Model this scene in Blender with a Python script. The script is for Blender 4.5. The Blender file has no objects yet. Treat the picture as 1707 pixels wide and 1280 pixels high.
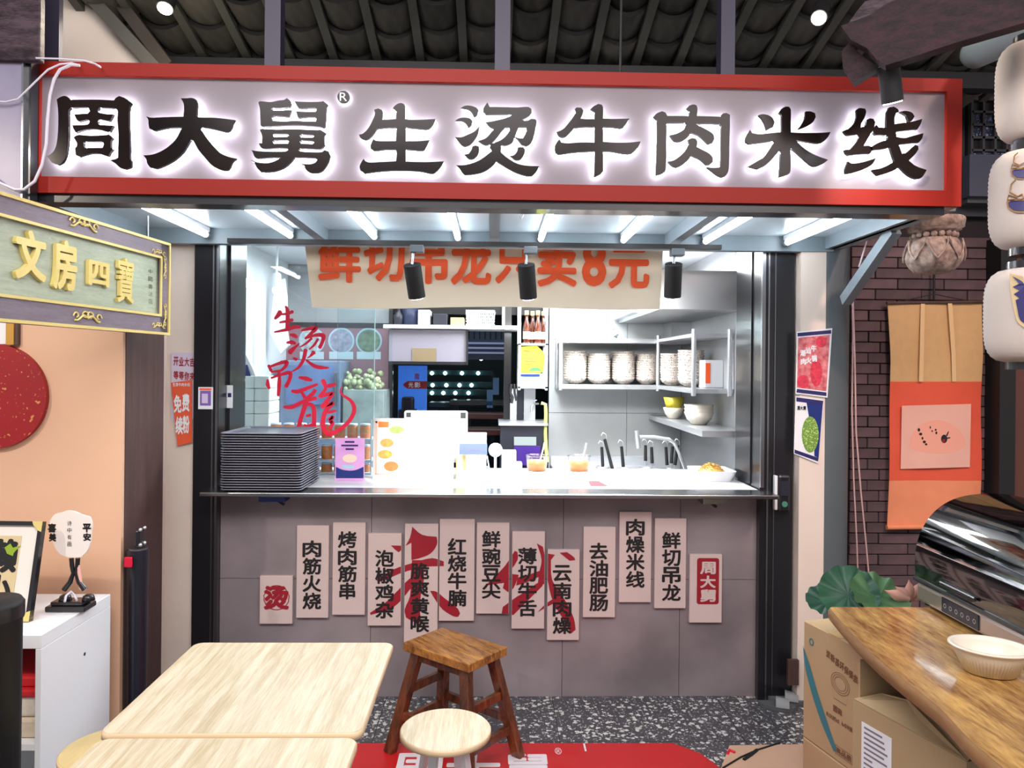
import bpy, bmesh, math, random
from mathutils import Vector, Matrix
random.seed(7)
sc = bpy.context.scene
COL = sc.collection
PI = math.pi

# ------------------------------------------------------------------ camera
FPX, YAW, ROLL, HOR = 1250.0, 0.025, 0.0095, 612.0
CAM = Vector((0, 0, 1.6))
_f = Vector((math.sin(YAW), math.cos(YAW), 0)); _r0 = Vector((math.cos(YAW), -math.sin(YAW), 0)); _u0 = Vector((0, 0, 1))
_r = _r0 * math.cos(ROLL) + _u0 * math.sin(ROLL); _u = -_r0 * math.sin(ROLL) + _u0 * math.cos(ROLL)
cd = bpy.data.cameras.new('camera'); cam = bpy.data.objects.new('camera', cd); COL.objects.link(cam)
cd.sensor_width = 36; cd.lens = 36 * FPX / 1707; cd.shift_y = -(640 - HOR) / 1707; cd.clip_start = .05
mw = Matrix((_r, _u, -_f)).transposed().to_4x4(); mw.translation = CAM; cam.matrix_world = mw
sc.camera = cam

# ------------------------------------------------------------------ world, big lights, exposure
sc.view_settings.view_transform = 'Standard'; sc.view_settings.look = 'None'
sc.view_settings.exposure = 0.55; sc.view_settings.gamma = 1; sc.view_settings.use_curve_mapping = False
w = bpy.data.worlds.new('world'); sc.world = w; w.use_nodes = True
w.node_tree.nodes['Background'].inputs[0].default_value = (.86, .82, .84, 1)
w.node_tree.nodes['Background'].inputs[1].default_value = .42
sc.cycles.max_bounces = 8; sc.cycles.transparent_max_bounces = 16; sc.cycles.caustics_reflective = False; sc.cycles.caustics_refractive = False
sc.cycles.sample_clamp_indirect = 6


def lamp(kind, name, loc, target, energy, col=(1, 1, 1), size=.3, size_y=None, angle=60, blend=.5):
    d = bpy.data.lights.new(name, kind); d.energy = energy; d.color = col
    if kind == 'AREA':
        d.size = size
        if size_y: d.shape = 'RECTANGLE'; d.size_y = size_y
    else:
        d.shadow_soft_size = size
        if kind == 'SPOT': d.spot_size = math.radians(angle); d.spot_blend = blend
    o = bpy.data.objects.new(name, d); COL.objects.link(o); o.location = loc
    o.rotation_euler = (Vector(target) - Vector(loc)).to_track_quat('-Z', 'Y').to_euler()
    return o


lamp('AREA', 'mall_fill_light', (-.6, .2, 3.5), (-.3, 2.6, .3), 70, (1, .95, .94), 2.4, 1.0)  # unseen overhead area lights, added to brighten the shop front
lamp('AREA', 'mall_fill_light', (1.6, -.4, 3.3), (1.4, 2.9, .7), 34, (1, .88, .84), 1.6, .8)
lamp('SPOT', 'aisle_spot_light', (-2.6, .9, 2.75), (-2.05, 2.97, .9), 70, (1, .87, .72), .03, None, 75, .6)
lamp('SPOT', 'aisle_spot_light', (2.1, 1.3, 3.3), (2.05, 3.9, 1.0), 95, (1, .62, .52), .05, None, 60, .8)
lamp('AREA', 'kitchen_ceiling_light', (-.75, 4.6, 2.28), (-.75, 4.6, 0), 11, (.93, .98, 1), .9, .6)
lamp('AREA', 'kitchen_ceiling_light', (.5, 4.0, 1.93), (.8, 5.3, 1.3), 5, (.95, .98, 1), .9, .12)
lamp('AREA', 'kitchen_ceiling_light', (.6, 4.6, 2.28), (.6, 4.5, 0), 60, (.93, .98, 1), .9, .6)


# ------------------------------------------------------------------ pixel -> point on a plane of the place
def ray(px, py):
    return _f + _r * ((px - 853.5) / FPX) + _u * (-(py - HOR) / FPX)
def P(px, py, Y):
    d = ray(px, py); return CAM + d * (Y / d.y)
def PX(px, py, X):
    d = ray(px, py); return CAM + d * (X / d.x)
def PZ(px, py, Z):
    d = ray(px, py); return CAM + d * ((Z - CAM.z) / d.z)
def XW(px, Y, py=HOR): return P(px, py, Y).x
def ZW(py, Y, px=853): return P(px, py, Y).z


class Plane:                                   # O + a*U + b*V, facing N
    def __init__(s, O, U, V):
        s.O = Vector(O); s.U = Vector(U).normalized(); s.V = Vector(V).normalized(); s.N = s.U.cross(s.V)
    def ab(s, px, py):
        d = ray(px, py); t = (s.O - CAM).dot(s.N) / d.dot(s.N); q = CAM + d * t - s.O
        return q.dot(s.U), q.dot(s.V)
    def pt(s, a, b, h=0): return s.O + s.U * a + s.V * b + s.N * h
def front(Y): return Plane((0, Y, 0), (1, 0, 0), (0, 0, 1))          # faces the viewer, N = -Y
def flat(Z): return Plane((0, 0, Z), (1, 0, 0), (0, 1, 0))           # lies face up


# ------------------------------------------------------------------ materials
def lin(c):
    return tuple(((v / 255) / 12.92 if v / 255 <= .04045 else ((v / 255 + .055) / 1.055) ** 2.4) for v in c) + (1,)
MATS = {}
def M(name, rgb, rough=.5, metal=0, emit=0, noise=0, scale=8, stretch=(1, 1, 1), bump=0, rgb2=None, coat=0, wood=False, clear=0, spec=None, detail=4, contrast=.25, sub=0, rnd=0, rotz=0):
    m = bpy.data.materials.new(name); m.use_nodes = True; n = m.node_tree.nodes; L = m.node_tree.links
    b = n['Principled BSDF']; c = lin(rgb)
    b.inputs['Base Color'].default_value = c; b.inputs['Roughness'].default_value = rough; b.inputs['Metallic'].default_value = metal
    if coat: b.inputs['Coat Weight'].default_value = coat; b.inputs['Coat Roughness'].default_value = .08
    if spec is not None: b.inputs['Specular IOR Level'].default_value = spec
    if emit: b.inputs['Emission Color'].default_value = c; b.inputs['Emission Strength'].default_value = emit
    if noise or rgb2 or bump:
        tc = n.new('ShaderNodeTexCoord'); mp = n.new('ShaderNodeMapping'); mp.inputs['Scale'].default_value = stretch
        if rotz:
            mr_ = n.new('ShaderNodeMapping'); mr_.inputs['Rotation'].default_value = (0, 0, rotz); L.new(tc.outputs['Object'], mr_.inputs[0])
        L.new(mr_.outputs[0] if rotz else tc.outputs['Object'], mp.inputs[0])
        nz = n.new('ShaderNodeTexNoise'); nz.inputs['Scale'].default_value = scale; nz.inputs['Detail'].default_value = detail
        L.new(mp.outputs[0], nz.inputs[0]); src = nz.outputs['Fac']
        if wood:
            nz.inputs['Distortion'].default_value = .6
            w2 = n.new('ShaderNodeTexNoise'); w2.inputs['Scale'].default_value = scale * 6; w2.inputs['Detail'].default_value = 2
            L.new(mp.outputs[0], w2.inputs[0])
            mx = n.new('ShaderNodeMath'); mx.operation = 'MULTIPLY_ADD'; mx.inputs[1].default_value = .35
            L.new(w2.outputs['Fac'], mx.inputs[0]); 
            m3 = n.new('ShaderNodeMath'); m3.operation = 'MULTIPLY'; m3.inputs[1].default_value = .65
            L.new(nz.outputs['Fac'], m3.inputs[0]); L.new(m3.outputs[0], mx.inputs[2]); src = mx.outputs[0]
        cr = n.new('ShaderNodeValToRGB'); cr.color_ramp.elements[0].position = .5 - contrast; cr.color_ramp.elements[1].position = .5 + contrast
        c2 = lin(rgb2) if rgb2 else tuple(min(1, v * (1 + noise)) for v in c[:3]) + (1,)
        c1 = c if rgb2 else tuple(v * (1 - noise) for v in c[:3]) + (1,)
        cr.color_ramp.elements[0].color = c1; cr.color_ramp.elements[1].color = c2
        L.new(src, cr.inputs[0]); outc = cr.outputs[0]
        if rnd:
            oi = n.new('ShaderNodeObjectInfo'); mm_ = n.new('ShaderNodeMapRange'); mm_.inputs[3].default_value = 1 - rnd; mm_.inputs[4].default_value = 1 + rnd
            L.new(oi.outputs['Random'], mm_.inputs[0]); hv_ = n.new('ShaderNodeHueSaturation'); L.new(mm_.outputs[0], hv_.inputs['Value']); L.new(outc, hv_.inputs['Color']); outc = hv_.outputs[0]
        L.new(outc, b.inputs['Base Color'])
        if bump:
            bp = n.new('ShaderNodeBump'); bp.inputs['Strength'].default_value = bump; bp.inputs['Distance'].default_value = .004
            L.new(src, bp.inputs['Height']); L.new(bp.outputs[0], b.inputs['Normal'])
    MATS[name] = m
    return m
def glassM(name, tint, refl=.08, rough=.02):
    m = bpy.data.materials.new(name); m.use_nodes = True; n = m.node_tree.nodes; L = m.node_tree.links
    n.remove(n['Principled BSDF']); t = n.new('ShaderNodeBsdfTransparent'); t.inputs[0].default_value = tint + (1,)
    g = n.new('ShaderNodeBsdfGlossy'); g.inputs['Roughness'].default_value = rough; mx = n.new('ShaderNodeMixShader')
    fr = n.new('ShaderNodeLayerWeight'); fr.inputs[0].default_value = .25
    ma = n.new('ShaderNodeMath'); ma.operation = 'MULTIPLY_ADD'; ma.inputs[1].default_value = .5; ma.inputs[2].default_value = refl
    L.new(fr.outputs['Fresnel'], ma.inputs[0]); L.new(ma.outputs[0], mx.inputs[0])
    L.new(t.outputs[0], mx.inputs[1]); L.new(g.outputs[0], mx.inputs[2]); L.new(mx.outputs[0], n['Material Output'].inputs[0])
    return m
def speckM(name, base, spots, scale, thr, rough=.4, spots2=None):
    m = bpy.data.materials.new(name); m.use_nodes = True; n = m.node_tree.nodes; L = m.node_tree.links; b = n['Principled BSDF']
    b.inputs['Roughness'].default_value = rough
    tc = n.new('ShaderNodeTexCoord'); prev = None
    nz = n.new('ShaderNodeTexNoise'); nz.inputs['Scale'].default_value = 3; L.new(tc.outputs['Object'], nz.inputs[0])
    cr0 = n.new('ShaderNodeValToRGB'); c = lin(base)
    cr0.color_ramp.elements[0].color = tuple(v * .75 for v in c[:3]) + (1,); cr0.color_ramp.elements[1].color = tuple(v * 1.3 for v in c[:3]) + (1,)
    L.new(nz.outputs['Fac'], cr0.inputs[0]); prev = cr0.outputs[0]
    for sc_, th, col in ((scale, thr, spots), (scale * 2.3, thr * .85, spots2 or spots)):
        wz = n.new('ShaderNodeTexNoise'); wz.inputs['Scale'].default_value = sc_ * 1.6; L.new(tc.outputs['Object'], wz.inputs[0])
        va = n.new('ShaderNodeVectorMath'); va.operation = 'MULTIPLY_ADD'; va.inputs[1].default_value = (1.1 / sc_,) * 3
        L.new(wz.outputs['Color'], va.inputs[0]); L.new(tc.outputs['Object'], va.inputs[2])
        vo = n.new('ShaderNodeTexVoronoi'); vo.inputs['Scale'].default_value = sc_; L.new(va.outputs[0], vo.inputs[0])
        rnd = n.new('ShaderNodeSeparateColor'); L.new(vo.outputs['Color'], rnd.inputs[0])
        tm = n.new('ShaderNodeMath'); tm.operation = 'MULTIPLY'; tm.inputs[1].default_value = th; L.new(rnd.outputs[0], tm.inputs[0])
        lt = n.new('ShaderNodeMath'); lt.operation = 'LESS_THAN'; L.new(vo.outputs['Distance'], lt.inputs[0]); L.new(tm.outputs[0], lt.inputs[1])
        mx = n.new('ShaderNodeMix'); mx.data_type = 'RGBA'; L.new(lt.outputs[0], mx.inputs['Factor'])
        L.new(prev, mx.inputs[6]); mx.inputs[7].default_value = lin(col); prev = mx.outputs[2]
    L.new(prev, b.inputs['Base Color'])
    return m


# ------------------------------------------------------------------ mesh helpers
def root_base(o):
    while o.parent is not None: o = o.parent
    return Vector(o.location)
class MB:
    def __init__(s): s.v = []; s.f = []; s.sm = []; s.mi = []; s.cm = 0
    def add(s, vs, fs, smooth=False):
        k = len(s.v); s.v += [tuple(p) for p in vs]
        for f in fs: s.f.append([i + k for i in f]); s.sm.append(smooth); s.mi.append(s.cm)
        return s
    def box(s, x0, x1, y0, y1, z0, z1, b=0):
        x0, x1 = min(x0, x1), max(x0, x1); y0, y1 = min(y0, y1), max(y0, y1); z0, z1 = min(z0, z1), max(z0, z1)
        if b <= 0:
            return s.add([(x0, y0, z0), (x1, y0, z0), (x1, y1, z0), (x0, y1, z0), (x0, y0, z1), (x1, y0, z1), (x1, y1, z1), (x0, y1, z1)],
                         [(0, 3, 2, 1), (4, 5, 6, 7), (0, 1, 5, 4), (1, 2, 6, 5), (2, 3, 7, 6), (3, 0, 4, 7)])
        return s.obox(((x0 + x1) / 2, (y0 + y1) / 2, (z0 + z1) / 2), (1, 0, 0), (0, 1, 0), (0, 0, 1), (x1 - x0) / 2, (y1 - y0) / 2, (z1 - z0) / 2, b)
    def obox(s, c, X, Y, Z, hx, hy, hz, b=0):
        c = Vector(c); X = Vector(X).normalized(); Y = Vector(Y).normalized(); Z = Vector(Z).normalized()
        bm = bmesh.new(); bmesh.ops.create_cube(bm, size=2)
        for v in bm.verts: v.co = Vector((v.co.x * hx, v.co.y * hy, v.co.z * hz))
        if b > 0: bmesh.ops.bevel(bm, geom=bm.edges[:], offset=min(b, hx * .9, hy * .9, hz * .9), segments=1 if b < .004 else 2, affect='EDGES', profile=.5)
        bm.verts.index_update()
        s.add([c + X * v.co.x + Y * v.co.y + Z * v.co.z for v in bm.verts], [[v.index for v in f.verts] for f in bm.faces]); bm.free(); return s
    def beam(s, a, b, w, h, up=(0, 0, 1), bev=0):
        a = Vector(a); b = Vector(b); Z = (b - a).normalized(); X = Z.cross(Vector(up))
        if X.length < 1e-4: X = Vector((1, 0, 0))
        X.normalize(); Y = Z.cross(X)
        return s.obox((a + b) / 2, X, Y, Z, w / 2, h / 2, (b - a).length / 2, bev)
    def cyl(s, a, b, r0, r1=None, n=16, caps=True, smooth=True):
        r1 = r0 if r1 is None else r1; a = Vector(a); b = Vector(b); Z = (b - a).normalized()
        X = Z.orthogonal().normalized(); Y = Z.cross(X); vs = []
        for c, r in ((a, r0), (b, r1)):
            vs += [c + X * (r * math.cos(2 * PI * i / n)) + Y * (r * math.sin(2 * PI * i / n)) for i in range(n)]
        s.add(vs, [(i, (i + 1) % n, n + (i + 1) % n, n + i) for i in range(n)], smooth)
        if caps: s.add(vs[:n], [tuple(reversed(range(n)))]); s.add(vs[n:], [tuple(range(n))])
        return s
    def tube(s, pts, r, n=8, caps=True, rr=None):
        pts = [Vector(p) for p in pts]; rings = []; X = None
        for i, p in enumerate(pts):
            t = (pts[min(i + 1, len(pts) - 1)] - pts[max(i - 1, 0)]).normalized()
            X = t.orthogonal().normalized() if X is None else (X - t * X.dot(t)).normalized()
            Y = t.cross(X); q = rr[i] if rr else r
            rings += [p + X * (q * math.cos(2 * PI * k / n)) + Y * (q * math.sin(2 * PI * k / n)) for k in range(n)]
        m = len(pts); s.add(rings, [(i * n + k, i * n + (k + 1) % n, (i + 1) * n + (k + 1) % n, (i + 1) * n + k) for i in range(m - 1) for k in range(n)], True)
        if caps: s.add(rings[:n], [tuple(reversed(range(n)))]); s.add(rings[-n:], [tuple(range(n))])
        return s
    def lathe(s, c, prof, n=32, a0=0, a1=2 * PI, sx=1, sy=1, fn=None, smooth=True):
        c = Vector(c); full = abs(a1 - a0 - 2 * PI) < 1e-6; k = n if full else n + 1; vs = []
        for j, (r, z) in enumerate(prof):
            for i in range(k):
                a = a0 + (a1 - a0) * i / n; q = r * (fn(a, j, z) if fn else 1)
                vs.append(c + Vector((q * sx * math.cos(a), q * sy * math.sin(a), z)))
        s.add(vs, [(j * k + i, j * k + (i + 1) % k, (j + 1) * k + (i + 1) % k, (j + 1) * k + i) for j in range(len(prof) - 1) for i in range(n)], smooth); return s
    def prism(s, poly, plane, h0, h1):
        n = len(poly); vs = [plane.pt(a, b, h0) for a, b in poly] + [plane.pt(a, b, h1) for a, b in poly]
        return s.add(vs, [tuple(reversed(range(n))), tuple(range(n, 2 * n))] + [(i, (i + 1) % n, n + (i + 1) % n, n + i) for i in range(n)])
    def quad(s, *p): return s.add(p, [tuple(range(len(p)))])
    def sphere(s, c, r, n=12, m=8, sx=1, sy=1, sz=1):
        return s.lathe(c, [(r * math.sin(PI * j / m), -r * sz * math.cos(PI * j / m)) for j in range(m + 1)], n, sx=sx, sy=sy)
    def build(s, name, mat, parent=None, base=None, **k):
        off = root_base(parent) if parent is not None else Vector(base or (0, 0, 0))
        me = bpy.data.meshes.new(name); me.from_pydata([tuple(Vector(v) - off) for v in s.v], [], s.f)
        me.polygons.foreach_set('use_smooth', s.sm)
        mats = mat if isinstance(mat, (list, tuple)) else [mat]
        for m in mats: me.materials.append(m)
        me.polygons.foreach_set('material_index', s.mi); me.update()
        o = bpy.data.objects.new(name, me); COL.objects.link(o); o.parent = parent
        if parent is None: o.location = off
        for kk, vv in k.items(): o[kk] = vv
        return o
def thing(name, label, cat, loc=(0, 0, 0), group=None):
    o = bpy.data.objects.new(name, None); COL.objects.link(o); o.location = loc; o['label'] = label; o['category'] = cat
    o.empty_display_size = .1
    if group: o['group'] = group
    return o
def tag(o, label, cat, group=None):
    o['label'] = label; o['category'] = cat
    if group: o['group'] = group
    return o
def struct(o): o['kind'] = 'structure'; return o
def S(name, mb, mat): return struct(mb.build(name, mat))
KIDS = {}
def dup(root, loc, label=None, group=None, rz=None):
    def cp(o, par):
        c = o.copy(); COL.objects.link(c); c.parent = par
        for ch in [x for x in allobj if x.parent == o]: cp(ch, c)
        return c
    allobj = list(root.children_recursive)
    r = cp(root, None); r.location = loc
    if rz is not None: r.rotation_euler.z = rz
    if label: r['label'] = label
    if group: r['group'] = group
    return r


# ------------------------------------------------------------------ flat outlines, lettering
def smooth_poly(pts, step=4, corner=38):
    n = len(pts); P_ = [Vector(p) for p in pts]; tan = []
    for i in range(n):
        a = P_[i] - P_[i - 1]; b = P_[(i + 1) % n] - P_[i]
        if a.length < 1e-9 or b.length < 1e-9 or a.angle(b) > math.radians(corner): tan.append(None)
        else: tan.append((P_[(i + 1) % n] - P_[i - 1]).normalized())
    out = []
    for i in range(n):
        p, q = P_[i], P_[(i + 1) % n]; d = q - p; t0 = tan[i]; t1 = tan[(i + 1) % n]
        if t0 is None and t1 is None: out.append(p); continue
        L_ = d.length; m0 = t0 * L_ if t0 is not None else d; m1 = t1 * L_ if t1 is not None else d
        for k in range(step):
            t = k / step
            out.append(p * (2 * t ** 3 - 3 * t ** 2 + 1) + m0 * (t ** 3 - 2 * t ** 2 + t) + q * (3 * t ** 2 - 2 * t ** 3) + m1 * (t ** 3 - t ** 2))
    return [(v.x, v.y) for v in out]
def filled(loops):
    """2D loops (outer + holes) -> (verts2d, faces)"""
    cu = bpy.data.curves.new('tmp', 'CURVE'); cu.dimensions = '2D'; cu.fill_mode = 'BOTH'
    for lp in loops:
        sp = cu.splines.new('POLY'); sp.points.add(len(lp) - 1)
        for i, (a, b) in enumerate(lp): sp.points[i].co = (a, b, 0, 1)
        sp.use_cyclic_u = True
    o = bpy.data.objects.new('tmp', cu); me = o.to_mesh()
    vs = [(v.co.x, v.co.y) for v in me.vertices]; fs = [list(p.vertices) for p in me.polygons]
    o.to_mesh_clear(); bpy.data.objects.remove(o); bpy.data.curves.remove(cu)
    return vs, fs
def extrude2d(mb, vs, fs, plane, h0, h1):
    """flat patch vs/fs lifted to h1 with walls down to h0 (h0==h1: single sheet)"""
    def norm(f):
        a = sum(vs[f[i]][0] * vs[f[(i + 1) % len(f)]][1] - vs[f[(i + 1) % len(f)]][0] * vs[f[i]][1] for i in range(len(f)))
        return f if a > 0 else f[::-1]
    fs = [norm(f) for f in fs]; n = len(vs)
    top = [plane.pt(a, b, h1) for a, b in vs]
    if h0 >= h1: mb.add(top, fs); return
    bot = [plane.pt(a, b, h0) for a, b in vs]; es = {}
    for f in fs:
        for i in range(len(f)):
            e = (f[i], f[(i + 1) % len(f)]); es[e] = es.get(e, 0) + 1
    side = [(b_, a_, a_ + n, b_ + n) for (a_, b_) in es if (b_, a_) not in es]
    side = [(a_ + n, b_ + n, b_, a_)[::-1] for (a_, b_) in es if (b_, a_) not in es]
    mb.add([*bot, *top], [[i + n for i in f] for f in fs] + [list(reversed(f)) for f in fs] + side)
GC = {}
def glyph(ch, off=.02):
    k = (ch, off)
    if k not in GC:
        c = bpy.data.curves.new('g', 'FONT'); c.body = ch; c.offset = off; c.resolution_u = 3; c.fill_mode = 'FRONT'
        o = bpy.data.objects.new('g', c); COL.objects.link(o)
        me = o.to_mesh(); vs = [(v.co.x, v.co.y) for v in me.vertices]; fs = [list(p.vertices) for p in me.polygons]
        o.to_mesh_clear(); bpy.data.objects.remove(o); bpy.data.curves.remove(c)
        xs = [v[0] for v in vs] or [0]; ys = [v[1] for v in vs] or [0]
        GC[k] = (vs, fs, min(xs), max(xs), min(ys), max(ys))
    return GC[k]
def put_ab(mb, ch, plane, a0, b0, a1, b1, h0=.0006, h1=.0006, off=.02, keep=False):
    """glyph ch fitted to the rectangle a0..a1, b0..b1 (b1 top) of the plane; off (em) thickens the strokes"""
    vs, fs, x0, x1, y0, y1 = glyph(ch, 0)
    if not vs: return
    x0 -= off; x1 += off; y0 -= off; y1 += off
    sx = (a1 - a0) / max(x1 - x0, 1e-6); sy = (b1 - b0) / max(y1 - y0, 1e-6)
    if keep: sx = sy = min(sx, sy)
    ca, cb = (a0 + a1) / 2, (b0 + b1) / 2; mx, my = (x0 + x1) / 2, (y0 + y1) / 2
    dirs = [(0, 0)] + ([(off * math.cos(k * PI / 4), off * math.sin(k * PI / 4)) for k in range(8)] if off > 0 else [])
    for k, (dx, dy) in enumerate(dirs):
        extrude2d(mb, [(ca + (x + dx - mx) * sx, cb + (y + dy - my) * sy) for x, y in vs], fs, plane, h0 + k * 4e-5, h1 + k * 4e-5)
def put(mb, ch, plane, x0, y0, x1, y1, **k):
    a0, b1 = plane.ab(x0, y0); a1, b0 = plane.ab(x1, y1); put_ab(mb, ch, plane, a0, b0, a1, b1, **k)
def column(mb, text, plane, xc, y0, y1, w, h=None, **k):
    st = (y1 - y0) / len(text); h = h or st * .93
    for i, ch in enumerate(text):
        wf, hf = SHAPE.get(ch, (1, 1))
        yc = y0 + st * (i + .5); put(mb, ch, plane, xc - w * wf / 2, yc - h * hf / 2, xc + w * wf / 2, yc + h * hf / 2, **k)
def row(mb, text, plane, x0, x1, yc, h, gap=.1, dy=0, **k):
    st = (x1 - x0) / len(text)
    for i, ch in enumerate(text):
        if ch == ' ': continue
        xa = x0 + st * (i + gap / 2); y = yc + dy * i; put(mb, ch, plane, xa, y - h / 2, xa + st * (1 - gap), y + h / 2, **k)
SHAPE = {'一': (1, .12), '串': (.85, 1), '四': (1, .8)}
def ribbon(mb, plane, pts, h, conv, close=3):
    """brush stroke: points (x, y, width) in conv() units"""
    P_ = [Vector(p[:2]) for p in pts]; W = [p[2] if len(p) > 2 else 16 for p in pts]; q = []; ww = []
    n = len(P_)
    for i in range(n - 1):
        a, b = P_[max(i - 1, 0)], P_[min(i + 2, n - 1)]; p, r = P_[i], P_[i + 1]; m0 = (r - a) / 2; m1 = (b - p) / 2
        for k in range(6):
            t = k / 6; q.append(p * (2 * t ** 3 - 3 * t ** 2 + 1) + m0 * (t ** 3 - 2 * t ** 2 + t) + r * (3 * t ** 2 - 2 * t ** 3) + m1 * (t ** 3 - t ** 2)); ww.append(W[i] + (W[i + 1] - W[i]) * t)
    q.append(P_[-1]); ww.append(W[-1]); L_, R_ = [], []
    for i, p in enumerate(q):
        t = (q[min(i + 1, len(q) - 1)] - q[max(i - 1, 0)]).normalized(); nn = Vector((-t.y, t.x)) * ww[i] * .72; L_.append(p + nn); R_.append(p - nn)
    t0 = (q[1] - q[0]).normalized() * ww[0] * .35; t1 = (q[-1] - q[-2]).normalized() * ww[-1] * .35
    pts2 = L_ + [q[-1] + t1] + R_[::-1] + [q[0] - t0]
    vs = [plane.pt(*plane.ab(*conv(v.x, v.y)), h) for v in pts2]; m = len(L_)
    fs = [(i, i + 1, 2 * m - i - 1, 2 * m - i) for i in range(m - 1)] + [(m - 1, m, m + 1), (0, 2 * m, 2 * m + 1)]
    mb.add(vs, fs)
def clip(poly, x0, y0, x1, y1):
    for ax, lim, sgn in ((0, x0, 1), (0, x1, -1), (1, y0, 1), (1, y1, -1)):
        out = []
        for i in range(len(poly)):
            a, b = poly[i - 1], poly[i]; ia = (a[ax] - lim) * sgn >= 0; ib = (b[ax] - lim) * sgn >= 0
            if ia != ib:
                t = (lim - a[ax]) / (b[ax] - a[ax]); out.append((a[0] + (b[0] - a[0]) * t, a[1] + (b[1] - a[1]) * t))
            if ib: out.append(b)
        poly = out
        if not poly: return []
    return poly
def patch_px(mb, pts, plane, h0, h1=None, smooth=True):
    ab = [plane.ab(*p) for p in pts]
    if smooth: ab = smooth_poly(ab)
    vs, fs = filled([ab]); extrude2d(mb, vs, fs, plane, h0, h0 if h1 is None else h1)
def rect(mb, plane, x0, y0, x1, y1, h0, h1=None):
    a0, b1 = plane.ab(x0, y0); a1, b0 = plane.ab(x1, y1); ps = [(a0, b0), (a1, b0), (a1, b1), (a0, b1)]
    if h1 is None: mb.quad(*[plane.pt(a, b, h0) for a, b in ps])
    else: mb.prism(ps, plane, h0, h1)
def ellipse(mb, plane, xc, yc, rx, ry, h0, n=24):
    mb.quad(*[plane.pt(*plane.ab(xc + rx * math.cos(-2 * PI * i / n), yc + ry * math.sin(-2 * PI * i / n)), h0) for i in range(n)])

# ------------------------------------------------------------------ the materials used
m_terrazzo = speckM('terrazzo', (72, 72, 78), (204, 206, 202), 40, .50, .32, (168, 170, 168))
m_slab = M('grey_slab', (136, 126, 130), .42, noise=.32, scale=2.2, detail=10, bump=.05, coat=.15, contrast=.2)
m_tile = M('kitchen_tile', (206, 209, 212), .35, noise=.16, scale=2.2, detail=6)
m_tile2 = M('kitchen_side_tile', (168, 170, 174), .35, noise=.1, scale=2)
m_grout = M('dark_joint', (60, 60, 64), .8)
m_blk = M('black_frame', (26, 26, 31), .3, coat=.3)
m_blkm = M('black_matte', (20, 20, 22), .6)
m_alu = M('aluminium', (150, 152, 156), .3, 1)
m_steel = M('stainless_steel', (206, 208, 212), .3, .75, noise=.08, scale=12, stretch=(1, 1, 10))
m_steeld = M('worktop_steel', (150, 152, 155), .24, 1, noise=.12, scale=6)
m_cream = M('cream_plaster', (222, 208, 196), .75, noise=.07, scale=3, bump=.1)
m_peach = M('peach_plaster', (222, 180, 150), .75, noise=.04, scale=3)
m_dwood = M('dark_brown_wood', (62, 44, 42), .5, rgb2=(92, 68, 64), scale=3, stretch=(9, 9, .7), wood=True, bump=.15)
m_maroon = M('maroon_wood', (14, 6, 9), .65, rgb2=(50, 24, 32), scale=5, stretch=(1.2, 7, 9), wood=True, bump=.35, contrast=.14, spec=.25)
m_carve = M('weathered_beam_wood', (30, 20, 26), .6, rgb2=(74, 58, 66), scale=5, stretch=(2, 2, 8), wood=True, bump=.4, contrast=.12, spec=.25)
m_red = M('sign_red', (132, 26, 15), .55, spec=.25)
m_panel = M('sign_panel_white', (112, 102, 108), .55)
m_letter = M('black_mirror_letter', (14, 10, 9), .2, 0, rgb2=(30, 20, 17), scale=4, spec=.15)
m_halo = M('halo_led', (240, 246, 255), emit=19)
m_tube = M('led_tube', (246, 250, 255), emit=15)
m_canglass = M('canopy_panel', (190, 206, 214), .25, coat=.3)
m_cansteel = M('canopy_steel', (116, 130, 138), .45, noise=.06, scale=5)
m_bluegrey = M('blue_grey_paint', (86, 94, 98), .5, noise=.05, scale=4)
m_purple = M('purple_post', (52, 48, 68), .5)
m_rooftile = M('grey_clay_tile', (54, 50, 46), .8, rgb2=(92, 86, 80), scale=5, stretch=(4, 1, 1), bump=.25, rnd=.3)
m_tileend = M('tile_edge_shade', (16, 15, 14), .9)  # dark end caps stand in for the shadow gaps between tile rows
m_rafter = M('grey_rafter', (82, 80, 74), .7, noise=.15, scale=4)
m_brick = M('dark_brick', (70, 56, 60), .75, rgb2=(108, 84, 88), scale=9, bump=.5, rnd=.32)
m_mortar = M('brick_joint', (36, 28, 32), .9)
m_white = M('white_paint', (228, 230, 234), .5)
m_board = M('menu_board', (206, 186, 182), .45)
m_ink = M('black_ink', (22, 20, 22), .5)
m_redink = M('dark_red_ink', (150, 20, 38), .5)
m_brightred = M('bright_red_decal', (226, 22, 62), .45)
m_orange = M('orange_ink', (250, 92, 30), .55)
m_banner = M('cream_banner', (250, 234, 206), .5, noise=.03, scale=2)
m_gold = M('yellow_gilt', (222, 202, 124), .4, .1)
m_green = M('sage_board', (148, 160, 138), .5, rgb2=(186, 196, 174), scale=4, stretch=(1, 2, 14), wood=True, bump=.2)
m_plumwood = M('plum_frame_wood', (104, 92, 106), .45, rgb2=(134, 122, 134), scale=4, stretch=(1, 2, 14), wood=True, bump=.2)
m_ash = M('pale_wood_laminate', (188, 172, 138), .28, rgb2=(216, 206, 182), scale=5, stretch=(9, .6, 1), wood=True, contrast=.12)
m_edgeband = M('laminate_edge', (224, 196, 158), .4)
m_stoolw = M('carbonised_wood', (92, 48, 16), .32, rgb2=(190, 132, 62), scale=6, contrast=.14, stretch=(1.2, 9, 2), rotz=.93, wood=True, bump=.2, coat=.3)
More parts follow.
